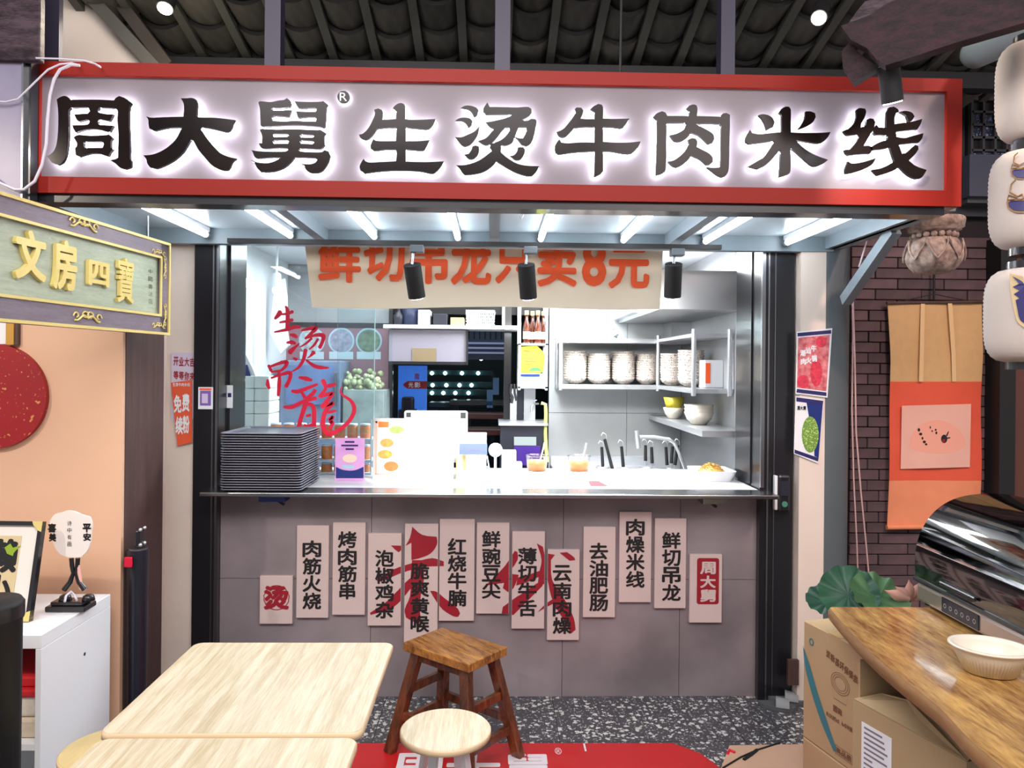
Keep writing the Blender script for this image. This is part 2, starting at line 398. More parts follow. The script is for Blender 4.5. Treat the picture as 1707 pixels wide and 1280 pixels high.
m_stoolleg = M('carbonised_leg_wood', (38, 18, 10), .32, rgb2=(128, 68, 34), scale=6, contrast=.16, rnd=.25, stretch=(6, 6, 1), wood=True, bump=.2, coat=.3)
m_slabw = M('walnut_slab', (112, 70, 34), .35, rgb2=(196, 156, 92), scale=4.5, contrast=.15, stretch=(6, 1, 4), wood=True, bump=.15, coat=.3)
m_slabedge = M('walnut_edge', (112, 78, 44), .45, rgb2=(166, 126, 84), scale=3, stretch=(6, 1, 6), wood=True)
m_card = M('kraft_cardboard', (172, 146, 110), .8, noise=.05, scale=4)
m_cardd = M('kraft_inside', (134, 104, 74), .85)
m_teal = M('teal_print', (52, 116, 128), .6)
m_brownink = M('brown_print', (112, 76, 50), .7)
m_tray = M('grey_tray', (104, 106, 120), .4, coat=.2)
m_ceramic = speckM('speckled_ceramic', (196, 188, 178), (112, 80, 80), 130, .52, .25, (130, 100, 102))
m_ceramicw = M('white_ceramic', (226, 222, 214), .3)
m_plastic = M('cream_plastic', (222, 214, 198), .35, sub=.1)
m_mat = M('red_floor_mat', (196, 30, 34), .35, coat=.3)
m_matw = M('mat_print_white', (226, 220, 226), .5)
m_beige = M('beige_mat', (206, 168, 142), .6)
m_cyan = M('pale_blue_plastic', (170, 200, 216), .4)
m_foam = M('white_foam', (222, 232, 230), .7)
m_bottle = M('brown_liquor', (74, 30, 14), .12, coat=.8)
m_yellow = M('yellow_bag', (222, 226, 40), .4)
m_blue = M('royal_blue', (14, 40, 112), .45)
m_navy = M('navy_print', (40, 36, 96), .4)
m_scroll1 = M('scroll_ochre_silk', (206, 168, 116), .7, noise=.06, scale=20, stretch=(1, 1, 1))
m_scroll2 = M('scroll_red_silk', (222, 88, 60), .7, noise=.05, scale=10)
m_scroll3 = M('scroll_peach_silk', (228, 140, 100), .7, noise=.06, scale=10)
m_paper = M('scroll_paper', (232, 178, 160), .7, noise=.04, scale=8)
m_glass = glassM('shop_glass', (.90, .955, .965), .035, .015)
m_clear = glassM('clear_acrylic', (.93, .95, .96), .08, .05)
m_dark_glass = glassM('smoked_dome', (.10, .10, .11), .22, .05)
m_lantern = M('lantern_paper', (186, 176, 168), .8)
m_lamp = M('lamp_face', (255, 244, 220), emit=30)
m_lampc = M('cool_lamp_face', (235, 244, 255), emit=12)
m_cable = M('white_cable', (196, 190, 200), .5)
m_pinkcable = M('pale_pink_cable', (214, 176, 172), .5)
m_orangejar = M('orange_sauce', (240, 134, 60), .35, noise=.15, scale=30)
m_noodle = M('golden_noodles', (204, 160, 84), .5, noise=.3, scale=60)
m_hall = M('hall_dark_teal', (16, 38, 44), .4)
m_leaf = M('lotus_leaf_green', (22, 62, 50), .5, rgb2=(48, 96, 70), scale=6)
m_petal = M('pink_petal', (232, 178, 166), .55)
m_stone = M('carved_grey_wood', (110, 92, 84), .75, rgb2=(176, 158, 146), scale=40, bump=.8, contrast=.18)

# ------------------------------------------------------------------ the setting: floor
XL, XR, YF = -1.305, 1.30, 3.64                     # the counter front between its black posts
S('floor', MB().box(-5, 5, -4, 3.66, -.05, 0).box(1.42, 5, 3.66, 4.2, -.05, 0).box(-5, -1.42, 3.66, 4.2, -.05, 0), m_terrazzo)
fl = bpy.data.objects['floor']
mb = MB()
for x in (-2.1, -1.3, -.5, .3, 1.1, 1.9): mb.box(x - .0015, x + .0015, 0, 3.63, 0, .0006)
for y in (.8, 1.6, 2.4, 3.2): mb.box(-3, 3, y - .0015, y + .0015, 0, .0006)
mb.build('joint_line', m_grout, fl)
S('floor_kitchen', MB().box(-1.6, 1.6, 3.66, 5.4, -.05, 0), m_grout)

# counter front: grey slabs with thin joints
wf = S('wall_counter_front', MB().box(XL, XR, YF + .012, YF + .12, 0, .99), m_grout)
xs = [XL, XW(622, YF), XW(938, YF, 1000), XW(1133, YF, 1000), XR]
for i in range(4):
    for (z0, z1) in ((0, ZW(965, YF)), (ZW(965, YF), .985)):
        MB().box(xs[i] + .0012, xs[i + 1] - .0012, YF, YF + .012, z0 + .0012, z1 - .0012).build('panel', m_slab, wf)

# black posts either side, aluminium edges
tl = S('trim_1', MB().box(XW(323, 3.6), XL, 3.6, 3.72, 0, 2.2), m_blk)
MB().box(XL - .012, XL - .002, 3.592, 3.6, 0, 2.2).build('edge_strip', m_alu, tl)
MB().box(XL - .03, XL - .024, 3.594, 3.6, 0, 2.2).build('edge_strip', m_alu, tl)
tr = S('trim_2', MB().box(XR - .005, XW(1323, 3.6), 3.6, 3.72, 0, 2.2), m_blk)
MB().box(XR - .005, XR + .012, 3.588, 3.6, 1.03, 2.2).build('edge_strip', m_alu, tr)
MB().box(XR + .026, XR + .034, 3.592, 3.6, 0, 2.2).build('edge_strip', m_alu, tr)
MB().box(XR + .060, XR + .064, 3.594, 3.6, 0, 2.2).build('edge_strip', m_alu, tr)
# black jambs that run back to the glass
S('trim_3', MB().box(XL - .02, XL + .012, 3.72, 3.95, 1.03, 2.24), m_blk)
S('trim_4', MB().box(XR - .012, XR + .02, 3.72, 3.95, 1.03, 2.24), m_blk)
# cream plaster strips beside the posts
S('wall_left_strip', MB().box(-1.62, XW(323, 3.62) - .0, 3.62, 3.8, 0, 2.2), m_cream)
S('wall_right_strip', MB().box(XW(1324, 3.62), XW(1367, 3.62), 3.55, 3.8, 0, 2.2), m_cream)
sk = MB().box(XW(1323, 3.5), XW(1341, 3.5), 3.53, 3.549, .1, .22).build('peeling_patch', m_dwood, None, (1.5, 3.54, .1))
tag(sk, 'small brown peeled patch at the foot of the cream plaster strip', 'wall damage')

# left: peach shop wall, wood post
S('wall_left', MB().box(-4, -1.453, 2.978, 3.0, 0, 2.03), m_peach)
S('trim_5', MB().box(-1.62, -1.45, 3.0, 3.34, 0, 2.03), m_dwood)
S('wall_left_return', MB().box(-1.62, -1.56, 3.34, 3.62, 0, 2.05), m_cream)

# wall over the opening and up to the eaves
S('wall_back_upper', MB().box(-2.3, 1.78, 3.68, 3.74, 2.26, 3.4), m_blkm)
# gable wall above the sign, left
mb = MB(); fp = front(3.2)
mb.prism([fp.ab(*p) for p in [(90, 125), (268, 125), (256, 108), (128, -30), (90, -60)]], fp, -.06, 0)
S('wall_gable', mb, m_cream)
mb = MB()
mb.beam(P(128, -30, 3.16), P(262, 116, 3.16), .045, .05)
mb.build('gable_beam', m_rafter, bpy.data.objects['wall_gable'])
MB().beam(P(175, -30, 3.2), P(282, 112, 3.2), .05, .05).build('gable_beam', M('dark_gable_beam', (58, 50, 44), .7), bpy.data.objects['wall_gable'])

# roof: curved clay tiles seen from below between rafters
def roofz(y): return 3.872 - .234 * y
roof = S('roof', MB().add([(-1.9, 2.7, roofz(2.7) + .12), (2.9, 2.7, roofz(2.7) + .12), (2.9, 3.8, roofz(3.8) + .12), (-1.9, 3.8, roofz(3.8) + .12)], [(0, 1, 2, 3)]), m_blkm)
tilemesh = None
n_t = Vector((0, .234, 1)).normalized()
for c in range(21):
    xc = -1.65 + .2 * c
    jog = random.uniform(-.09, .09)
    for rr in range(6):
        y0 = 2.74 + .185 * rr + jog * .5
        if tilemesh is None:
            mb = MB(); n = 8; vs = []
            for (yy, dz) in ((0, -.030), (.215, 0)):
                for rad, in ((.118,), (.100,)):
                    for i in range(n + 1):
                        a = -1.05 + 2.1 * i / n; vs.append((rad * math.sin(a), yy, dz - .234 * yy + .06 - rad * math.cos(a)))
            k = n + 1
            fs = [(i, i + 1, 2 * k + i + 1, 2 * k + i) for i in range(n)] + [(k + i + 1, k + i, 3 * k + i, 3 * k + i + 1) for i in range(n)]
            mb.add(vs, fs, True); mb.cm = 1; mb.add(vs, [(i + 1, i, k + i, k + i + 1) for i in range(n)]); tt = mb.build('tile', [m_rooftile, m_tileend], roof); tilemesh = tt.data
        else:
            tt = bpy.data.objects.new('tile', tilemesh); COL.objects.link(tt); tt.parent = roof
        tt.location = (xc + random.uniform(-.004, .004), y0, roofz(y0) + .03 + random.uniform(-.004, .004)); tt.rotation_euler.z = random.uniform(-.02, .02)
for c in range(22):
    x = -1.75 + .2 * c
    MB().beam((x, 2.7, roofz(2.7) - .028), (x, 3.72, roofz(3.72) - .028), .036, .03).build('rafter', m_rafter, roof)
MB().box(-2.0, 2.9, 3.44, 3.5, roofz(3.47) - .14, roofz(3.47) - .065).build('purlin', m_blkm, roof)
# posts that stand between sign and roof
for i, (x0, x1) in enumerate(((440, 466), (820, 845), (1193, 1216))):
    S('trim_%d' % (6 + i), MB().box(XW(x0, 2.85), XW(x1, 2.85), 2.82, 2.88, 2.2, 3.5), m_purple)
S('trim_9', MB().box(XW(62, 2.7), XW(93, 2.7), 2.70, 2.725, 2.3, 3.3), m_purple)
ob = MB().beam((XW(1029, 2.9), 2.9, 2.6), (XW(1033, 2.9), 2.92, 3.5), .008, .008).build('hanging_cable', m_blkm, None, (.5, 2.9, 2.6))
tag(ob, 'thin black cable running up from the sign top past the roof tiles', 'cable')

# right: round blue-grey column, brick wall, dark lintel and lattice
S('column_right', MB().cyl((1.612, 3.69, 0), (1.612, 3.69, 3.1), .142, n=40), m_bluegrey)
wr = S('wall_right', MB().box(1.58, 3.0, 3.955, 4.05, 0, 2.42), m_mortar)
brickmesh = {}
z = 0; r_i = 0; cnt = 0
XB0, XB1 = XW(1418, 3.94), XW(1660, 3.94)
while z < 2.30:
    hgt = .0565
    wd = .11 if z < 1.92 else .235
    xcols = []
    if z < 1.92:
        xsplit = [XB0, XW(1468, 3.94), XW(1483, 3.94)]
        x = XB0 - (.05 if r_i % 2 else 0)
        edges = [XB0 - (.0 if r_i % 2 else .0), XB0 + (.095 if r_i % 2 else .16)]
        x = edges[-1]
        while x < XB1 + .05: x += .225 if (len(edges) > 1) else .11; edges.append(x)
    else:
        edges = [XB0]; x = XB0 - (.12 if r_i % 2 else 0)
        while x < XB1 + .1: x += .25; edges.append(x)
    for a, b in zip(edges[:-1], edges[1:]):
        L_ = round(b - a - .005, 3)
        key = L_
        if key not in brickmesh:
            bo = MB().box(-L_ / 2, L_ / 2, -.012, .008, -.026, .026, .003).build('brick', m_brick, wr); brickmesh[key] = bo.data
        else:
            bo = bpy.data.objects.new('brick', brickmesh[key]); COL.objects.link(bo); bo.parent = wr
        bo.location = ((a + b) / 2, 3.952 + random.uniform(-.004, .004), z + .028); cnt += 1
    z += hgt; r_i += 1
S('wall_right_upper', MB().box(1.62, 3.2, 3.9, 4.0, 2.42, 3.6), M('dark_grey_boards', (52, 52, 58), .7, noise=.1))
S('trim_10', MB().box(XW(1600, 3.85), 3.2, 3.8, 3.9, ZW(330, 3.85), ZW(312, 3.85)), M('grey_lintel', (70, 72, 76), .6))
S('trim_11', MB().box(XW(1650, 3.9), XW(1676, 3.9), 3.82, 3.94, 0, 2.3), m_blkm)
S('door_1', MB().box(XW(1676, 3.9), 3.2, 3.86, 3.94, 0, 2.32), M('brown_door', (96, 58, 46), .5, noise=.08, scale=3))
S('trim_12', MB().box(XW(1605, 3.8), XW(1692, 3.8), 3.76, 3.82, ZW(318, 3.8), ZW(248, 3.8)), M('grey_box', (66, 68, 84), .6))
lat = S('window_1', MB().box(XW(1612, 3.86), XW(1694, 3.86), 3.87, 3.895, ZW(262, 3.86), ZW(150, 3.86)), M('lattice_backing', (14, 15, 20), .4))
xa, xb, za, zb = XW(1614, 3.86), XW(1692, 3.86), ZW(260, 3.86), ZW(152, 3.86)
m_lat = M('lattice_grey', (62, 58, 62), .6)
for i in range(5): MB().box(xa + (xb - xa) * i / 4 - .006, xa + (xb - xa) * i / 4 + .006, 3.845, 3.87, za, zb).build('lattice_bar', m_lat, lat)
for i in range(6): MB().box(xa, xb, 3.845, 3.868, za + (zb - za) * i / 5 - .006, za + (zb - za) * i / 5 + .006).build('lattice_bar', m_lat, lat)
mfl = speckM('blue_floral', (20, 24, 44), (132, 142, 190), 60, .5, .4)
for i in range(4):
    for j in range(5):
        if (i * 3 + j) % 3 != 1:
            MB().box(xa + (xb - xa) * (i + .12) / 4, xa + (xb - xa) * (i + .88) / 4, 3.86, 3.87, za + (zb - za) * (j + .12) / 5, za + (zb - za) * (j + .88) / 5).build('floral_pane', mfl, lat)

# kitchen shell
KX0, KX1, KY, KZ = -1.47, 1.36, 5.4, 2.32
kb = S('wall_kitchen_back', MB().box(XW(915, KY), KX1 + .05, KY, KY + .08, 0, KZ), m_grout)
jx = [XW(915, KY), XW(1045, KY), KX1]
jz = [.0, ZW(687, KY), ZW(560, KY) - .02, KZ]
for i in range(2):
    for j in range(3): MB().box(jx[i] + .0015, jx[i + 1] - .0015, KY - .01, KY, jz[j] + .0015, jz[j + 1] - .0015).build('tile', m_tile, kb)
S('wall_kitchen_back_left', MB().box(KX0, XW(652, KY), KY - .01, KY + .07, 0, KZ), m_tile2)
S('wall_kitchen_back_top', MB().box(XW(652, KY), XW(915, KY), KY, KY + .07, ZW(525, KY), KZ), m_blkm)
kr = S('wall_kitchen_right', MB().box(KX1 + .01, KX1 + .06, 3.74, KY, 0, KZ), m_grout)
for (y0, y1) in ((3.74, 4.2), (4.2, KY - .012)):
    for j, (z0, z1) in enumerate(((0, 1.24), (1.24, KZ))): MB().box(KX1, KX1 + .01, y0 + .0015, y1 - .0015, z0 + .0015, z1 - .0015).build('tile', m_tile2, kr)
kl = S('wall_kitchen_left', MB().box(KX0 - .06, KX0, 3.74, KY, 0, KZ), m_white)
S('ceiling_kitchen', MB().box(KX0 - .06, KX1 + .06, 3.72, KY + .08, KZ, KZ + .05), m_white)

# the hall beyond the kitchen opening
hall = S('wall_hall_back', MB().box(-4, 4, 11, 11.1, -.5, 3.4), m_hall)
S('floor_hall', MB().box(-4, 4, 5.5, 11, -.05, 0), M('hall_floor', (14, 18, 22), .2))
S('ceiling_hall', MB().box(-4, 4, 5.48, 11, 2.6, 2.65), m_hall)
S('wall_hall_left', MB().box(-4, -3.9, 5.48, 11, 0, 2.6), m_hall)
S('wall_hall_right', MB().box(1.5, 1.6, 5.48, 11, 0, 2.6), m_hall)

# ------------------------------------------------------------------ canopy
can = thing('canopy', 'blue grey steel canopy frame with pale blue glass panels over the kitchen counter', 'canopy', (0, 3.1, 2.16))
Y0, Y1 = 2.66, 3.56
bx = [-1.64, -.80, 0, .83, 1.60]
for i in range(4): MB().box(bx[i] + .02, bx[i + 1] - .02, Y0, Y1, 2.236, 2.244).build('panel', m_canglass, can)
for i, x in enumerate(bx): MB().box(x - .022, x + .022, Y0, Y1, 2.178, 2.236).build('beam', m_cansteel, can)
MB().box(-1.70, -1.664, Y0, Y1 + .03, 2.12, 2.25).build('side_fascia', M('fascia_brown', (92, 82, 76), .6), can)
MB().box(-1.66, 1.62, Y1 - .02, Y1 + .03, 2.165, 2.24).build('back_beam', m_cansteel, can)
MB().beam((1.655, 3.06, 2.185), (1.64, 3.46, 1.925), .042, .05).build('brace', m_cansteel, can)
MB().box(1.60, 1.66, Y0, Y1, 2.178, 2.236).build('side_beam', m_cansteel, can)
for i in range(8):
    x = -1.335 + .388 * i
    t = thing('tube_light', ['leftmost', 'second', 'third', 'fourth', 'fifth', 'sixth', 'seventh', 'rightmost'][i] + ' of the eight glowing white tube lights under the canopy', 'light', (x, 3.1, 2.2), 'tube lights under the canopy')
    MB().cyl((x, 2.72, 2.20), (x, 3.50, 2.20), .0125, n=12).build('tube', m_tube, t)
    MB().box(x - .012, x + .012, 2.71, 3.52, 2.214, 2.2345).build('fitting', m_white, t)
    MB().cyl((x, 3.50, 2.20), (x, 3.525, 2.20), .015, n=12).build('end_cap', m_cansteel, t)
wg = MB().tube([P(867, 352, 3.0), P(865, 360, 3.0), P(869, 366, 3.0), P(873, 358, 3.0), P(868, 350, 3.0)], .0015, 6).build('wire_loop', m_steel, None, P(867, 360, 3.0))
tag(wg, 'small twisted wire loop hanging from the canopy middle', 'wire')

# ------------------------------------------------------------------ the lit shop sign
SY = 2.60
sign = thing('shop_sign', 'long red framed lightbox sign with black backlit characters above the counter', 'sign', (0, SY, 2.18))
sx0, sx1 = XW(45, SY, 220), XW(1597, SY, 235); sz0, sz1 = ZW(335, SY), ZW(121, SY)
SIGN = front(SY)
bw = .053
MB().box(sx0, sx1, SY, SY + .05, sz0, sz1).build('backing_box', m_blk, sign)
for nm, q in (('frame_bar', (sx0, sx1, sz1 - .045, sz1)), ('frame_bar', (sx0, sx1, sz0, sz0 + .055)), ('frame_bar', (sx0, sx0 + bw, sz0 + .055, sz1 - .045)), ('frame_bar', (sx1 - bw, sx1, sz0 + .055, sz1 - .045))):
    MB().box(q[0], q[1], SY - .022, SY, q[2], q[3]).build(nm, m_red, sign)
MB().box(sx0 + bw, sx1 - bw, SY - .006, SY, sz0 + .055, sz1 - .045).build('white_panel', m_panel, sign)
MB().box(sx0 + .02, sx1 - .05, SY - .005, SY + .08, sz0 - .028, sz0).build('bottom_rail', m_blk, sign)

CH = {}
CH['zhou'] = (70, [[[(195,125),(240,95),(300,78),(345,95),(375,130),(550,128),(750,128),(960,138),(985,105),(1030,80),(1110,110),(1195,170),(1165,225),(1155,400),(1165,600),(1170,800),(1170,900),(1190,950),(1185,1030),(1110,1055),(1040,1035),(980,980),(905,935),(980,920),(1015,900),(1015,800),(1020,600),(1005,400),(1010,300),(1000,260),(960,245),(760,235),(740,270),(755,300),(850,320),(950,325),(910,400),(890,415),(780,395),(745,405),(745,440),(770,462),(950,475),(905,555),(880,560),(770,530),(680,520),(560,530),(450,565),(420,520),(400,470),(600,462),(630,440),(628,405),(600,392),(490,420),(460,390),(430,325),(610,315),(640,280),(620,240),(590,230),(380,235),(350,280),(355,450),(350,620),(330,820),(300,920),(260,975),(205,1000),(130,965),(90,910),(60,885),(120,850),(170,790),(200,680),(215,500),(215,300),(205,180)]],
 [[(420,630),(480,600),(650,610),(860,600),(895,590),(945,640),(915,680),(915,770),(950,790),(910,830),(885,885),(860,880),(760,850),(650,848),(560,870),(500,890),(450,865),(440,775),(465,750),(465,705),(445,670)],[(555,690),(800,685),(825,720),(810,770),(570,772),(555,740)]]])
CH['da'] = (235, [[[(530,110),(600,110),(680,105),(730,125),(750,170),(740,350),(800,365),(1000,370),(1255,400),(1225,450),(1210,500),(1180,545),(1130,560),(1040,540),(900,510),(785,500),(860,620),(950,730),(1060,840),(1170,890),(1275,915),(1220,960),(1190,1030),(1160,1070),(1080,1070),(960,1015),(850,900),(760,790),(710,700),(672,655),(620,740),(560,830),(450,930),(330,1000),(200,1048),(120,1030),(85,980),(70,920),(30,872),(150,860),(260,820),(370,750),(470,650),(545,500),(400,500),(280,520),(170,545),(110,510),(100,450),(95,390),(65,350),(130,368),(300,362),(565,355),(575,250),(565,170)]]])
CH['jiu'] = (410, [[[(165,165),(190,150),(330,160),(430,140),(510,130),(545,108),(590,145),(605,190),(580,225),(480,240),(350,240),(335,258),(370,270),(480,270),(605,268),(590,310),(575,360),(480,350),(370,345),(345,360),(350,410),(500,420),(650,412),(800,420),(930,420),(940,390),(930,362),(820,360),(700,375),(685,340),(670,285),(800,290),(930,290),(942,265),(930,235),(860,235),(760,245),(700,240),(670,190),(650,150),(700,155),(850,160),(1000,155),(1030,148),(1090,195),(1075,230),(1065,400),(1055,490),(1030,505),(980,490),(850,478),(640,468),(400,478),(220,490),(195,470),(190,350),(185,250)]],
 [[(185,530),(220,520),(420,528),(650,522),(800,530),(960,535),(990,530),(1065,575),(1045,610),(1045,710),(1055,730),(1010,780),(980,790),(800,780),(720,782),(700,805),(740,820),(900,830),(1015,825),(1045,800),(1100,820),(1125,870),(1105,950),(1060,1030),(1000,1090),(920,1108),(850,1100),(800,1060),(775,1010),(740,985),(850,990),(920,970),(950,935),(930,910),(800,900),(650,900),(600,960),(520,1030),(400,1080),(290,1095),(200,1092),(150,1040),(110,970),(60,935),(150,965),(280,975),(380,950),(460,905),(350,900),(150,912),(115,890),(90,830),(70,800),(150,815),(350,822),(520,820),(555,805),(560,780),(440,772),(240,785),(200,765),(170,712),(215,710),(215,610)],
  [(350,600),(380,585),(555,585),(570,605),(555,625),(380,630)],[(350,690),(380,670),(555,665),(572,688),(560,715),(380,718)],[(715,610),(740,590),(890,600),(908,618),(890,635),(740,630)],[(715,690),(740,670),(890,680),(908,700),(890,722),(740,715)]]])
CH['sheng'] = (590, [[[(520,240),(560,195),(620,172),(665,185),(682,220),(682,385),(740,395),(900,395),(1085,385),(1065,440),(1020,500),(970,522),(860,515),(690,500),(690,680),(850,682),(1005,670),(970,745),(940,800),(890,810),(790,800),(690,795),(690,950),(800,958),(1000,960),(1198,950),(1160,1020),(1090,1095),(1040,1115),(880,1085),(700,1075),(500,1075),(300,1090),(140,1112),(85,1070),(75,1020),(100,960),(130,915),(150,945),(200,965),(350,960),(560,950),(570,840),(555,795),(400,795),(270,808),(225,780),(225,730),(260,650),(290,675),(400,682),(560,680),(570,500),(440,500),(310,515),(260,590),(200,650),(145,665),(90,640),(65,595),(120,580),(190,510),(240,420),(280,320),(270,262),(325,245),(370,265),(385,300),(375,390),(440,395),(560,385),(565,280)]]])
CH['tang'] = (750, [[[(150,235),(200,210),(270,208),(350,235),(380,270),(365,335),(318,360),(290,300),(240,255)]],[[(75,405),(130,375),(210,368),(270,382),(298,415),(295,460),(245,508),(215,450),(160,410)]],[[(390,490),(380,570),(340,650),(270,730),(200,755),(150,730),(100,670),(70,628),(150,630),(240,595),(330,550)]],
 [[(500,165),(530,225),(700,228),(900,232),(1040,225),(1085,250),(1090,300),(1060,340),(965,400),(1040,408),(1080,385),(1140,390),(1155,420),(1140,520),(1110,650),(1070,720),(1010,750),(960,735),(900,660),(860,630),(840,690),(790,725),(730,740),(685,735),(680,830),(760,900),(900,980),(1040,1010),(1190,1015),(1160,1080),(1100,1145),(1040,1148),(900,1110),(760,1040),(620,955),(560,1020),(450,1090),(330,1120),(210,1130),(170,1110),(130,1050),(85,1003),(200,1000),(340,960),(450,900),(550,820),(550,790),(530,765),(540,725),(480,735),(430,720),(375,680),(480,640),(570,540),(585,515),(530,490),(480,432),(600,410),(740,375),(840,330),(700,325),(480,325),(445,290),(450,240)],
  [(740,500),(790,498),(800,530),(765,590),(690,660),(600,700),(560,712),(640,620),(690,550)],[(920,495),(1010,495),(1025,530),(1005,590),(975,645),(910,640),(870,620),(890,560)]],
 [[(300,750),(345,738),(385,755),(390,810),(370,870),(320,920),(270,925),(230,905),(195,862),(250,850),(285,800)]],[[(905,765),(980,755),(1000,800),(985,870),(940,930),(880,938),(840,915),(800,880),(850,870),(895,820)]]])
CH['niu'] = (915, [[[(555,255),(600,215),(660,185),(705,195),(722,230),(722,380),(850,385),(1075,380),(1040,440),(995,500),(950,508),(850,495),(722,490),(722,690),(850,700),(1050,700),(1225,685),(1190,760),(1120,835),(1060,852),(950,840),(830,820),(722,818),(722,1080),(690,1120),(600,1165),(610,1000),(612,820),(500,820),(350,830),(130,860),(85,830),(78,760),(105,700),(140,655),(165,700),(250,710),(400,700),(610,698),(610,495),(480,490),(340,505),(280,570),(220,625),(170,632),(125,605),(105,560),(190,520),(270,430),(330,350),(360,290),(348,250),(370,232),(430,235),(458,270),(450,320),(425,380),(500,388),(610,385),(610,290)]]])
CH['rou'] = (1075, [[[(115,355),(160,310),(230,282),(275,300),(300,345),(450,345),(590,345),(595,280),(555,245),(600,205),(650,192),(690,205),(702,250),(695,345),(850,350),(1005,355),(1040,315),(1090,305),(1135,330),(1135,500),(1128,700),(1122,1000),(1110,1090),(1075,1145),(1030,1165),(970,1140),(890,1080),(825,1030),(920,1038),(990,1030),(1010,1000),(1015,700),(1020,480),(1000,455),(850,445),(680,455),(760,495),(850,545),(910,590),(928,650),(900,705),(850,725),(810,690),(720,610),(620,570),(560,640),(490,685),(420,690),(375,665),(330,605),(400,590),(470,560),(530,510),(550,440),(400,435),(290,440),(285,700),(278,1060),(240,1110),(145,1138),(155,900),(162,600),(160,400)]],
 [[(575,665),(630,640),(680,650),(700,690),(690,760),(760,795),(860,850),(905,900),(905,960),(860,1000),(820,1000),(740,930),(625,875),(570,940),(500,1000),(430,1030),(370,1015),(300,955),(380,940),(470,880),(550,790),(590,710)]]])
CH['mi'] = (1235, [[[(505,298),(545,250),(600,220),(645,225),(668,265),(665,500),(670,565),(850,572),(1050,570),(1198,560),(1160,630),(1090,695),(1030,712),(900,695),(740,670),(800,740),(890,810),(1000,870),(1165,930),(1100,980),(1010,1020),(950,1010),(850,930),(760,850),(662,770),(662,1080),(630,1125),(512,1165),(525,1000),(530,800),(470,860),(400,940),(320,1010),(230,1055),(100,1020),(200,960),(310,890),(390,780),(450,680),(300,700),(110,720),(65,690),(65,640),(90,580),(125,530),(150,575),(240,590),(350,580),(545,560),(545,330)]],
 [[(235,335),(280,322),(350,330),(420,370),(450,430),(430,490),(345,538),(320,450),(280,380)]],[[(865,285),(930,285),(990,310),(1000,360),(960,430),(870,490),(745,535),(800,470),(850,380)]]])
CH['xian'] = (1395, [[[(262,262),(300,240),(378,248),(392,290),(370,370),(325,450),(320,500),(390,470),(395,400),(440,378),(490,385),(512,430),(490,520),(430,620),(370,720),(360,745),(430,745),(470,760),(480,800),(440,850),(300,855),(160,872),(125,850),(105,800),(180,790),(270,680),(300,600),(240,600),(150,605),(110,580),(88,545),(160,510),(230,440),(265,350)]],
 [[(150,950),(200,980),(330,965),(440,935),(520,910),(470,990),(350,1060),(230,1100),(120,1120),(115,1050)]],
 [[(700,230),(760,222),(815,255),(830,290),(790,310),(770,370),(770,455),(900,435),(1030,415),(1140,385),(1120,450),(1075,525),(960,535),(790,555),(795,625),(900,640),(1000,615),(1155,575),(1140,640),(1095,700),(1000,710),(860,725),(830,735),(870,850),(930,830),(1000,770),(1040,730),(1085,745),(1090,790),(1050,850),(960,940),(1050,1010),(1200,1065),(1140,1160),(1080,1185),(1000,1165),(920,1110),(840,1030),(720,1090),(550,1145),(510,1110),(470,1065),(600,1040),(770,950),(740,860),(710,770),(600,790),(470,800),(440,770),(560,700),(680,660),(680,610),(600,600),(520,600),(490,570),(495,500),(530,465),(560,500),(660,500),(665,380),(670,290)]],
 [[(840,290),(920,278),(1000,300),(1038,350),(1000,410),(960,430),(930,340),(880,310)]]])
SIGNL = front(SY - .044)
for key, (ox, comps) in CH.items():
    mb = MB(); mh = MB(); G = []
    for loops in comps:
        ab = [smooth_poly([SIGNL.ab(ox + x / 8, 150 + y / 8) for x, y in lp]) for lp in loops]
        vs, fs = filled(ab); G.append((vs, fs))
        extrude2d(mb, vs, fs, SIGN, .030, .044); extrude2d(mh, vs, fs, SIGN, .022, .026)
    lt = mb.build('character', m_letter, sign); mh.build('halo_light', m_halo, lt)
mb = MB(); a, b = SIGN.ab(575, 166); q = [(a + .021 * math.cos(2 * PI * i / 28), b + .021 * math.sin(2 * PI * i / 28)) for i in range(28)]
mb.prism(q, SIGN, .016, .026); rg = mb.build('registered_mark', m_letter, sign)
mb = MB(); put(mb, 'R', SIGN, 569, 159, 581, 173, h0=.027, h1=.027, off=0); mb.build('lettering', m_matw, rg)
mb = MB(); mb.prism([(a + (x - a) * .96, b + (y - b) * .96) for x, y in q], SIGN, .012, .015); mb.build('halo_light', m_halo, rg)

# black spotlight hanging before the sign
t = thing('sign_spotlight', 'black cylinder spotlight hanging in front of the last character of the sign', 'spotlight', P(1483, 140, 2.25), 'black cylinder spotlights')
a, b = P(1481, 108, 2.24), P(1488, 170, 2.27)
MB().cyl(a, b, .031, n=24).build('housing', m_blkm, t)
MB().cyl(b, Vector(b) + (Vector(b) - Vector(a)).normalized() * .003, .027, n=24).build('lens', m_lampc, t)
MB().cyl(a, P(1478, 92, 2.24), .008, n=8).build('stem', m_blkm, t)
lamp('SPOT', 'sign_spot_beam', P(1489, 176, 2.28), P(1500, 330, 2.62), 9, (1, .93, .85), .02, None, 95, .6)

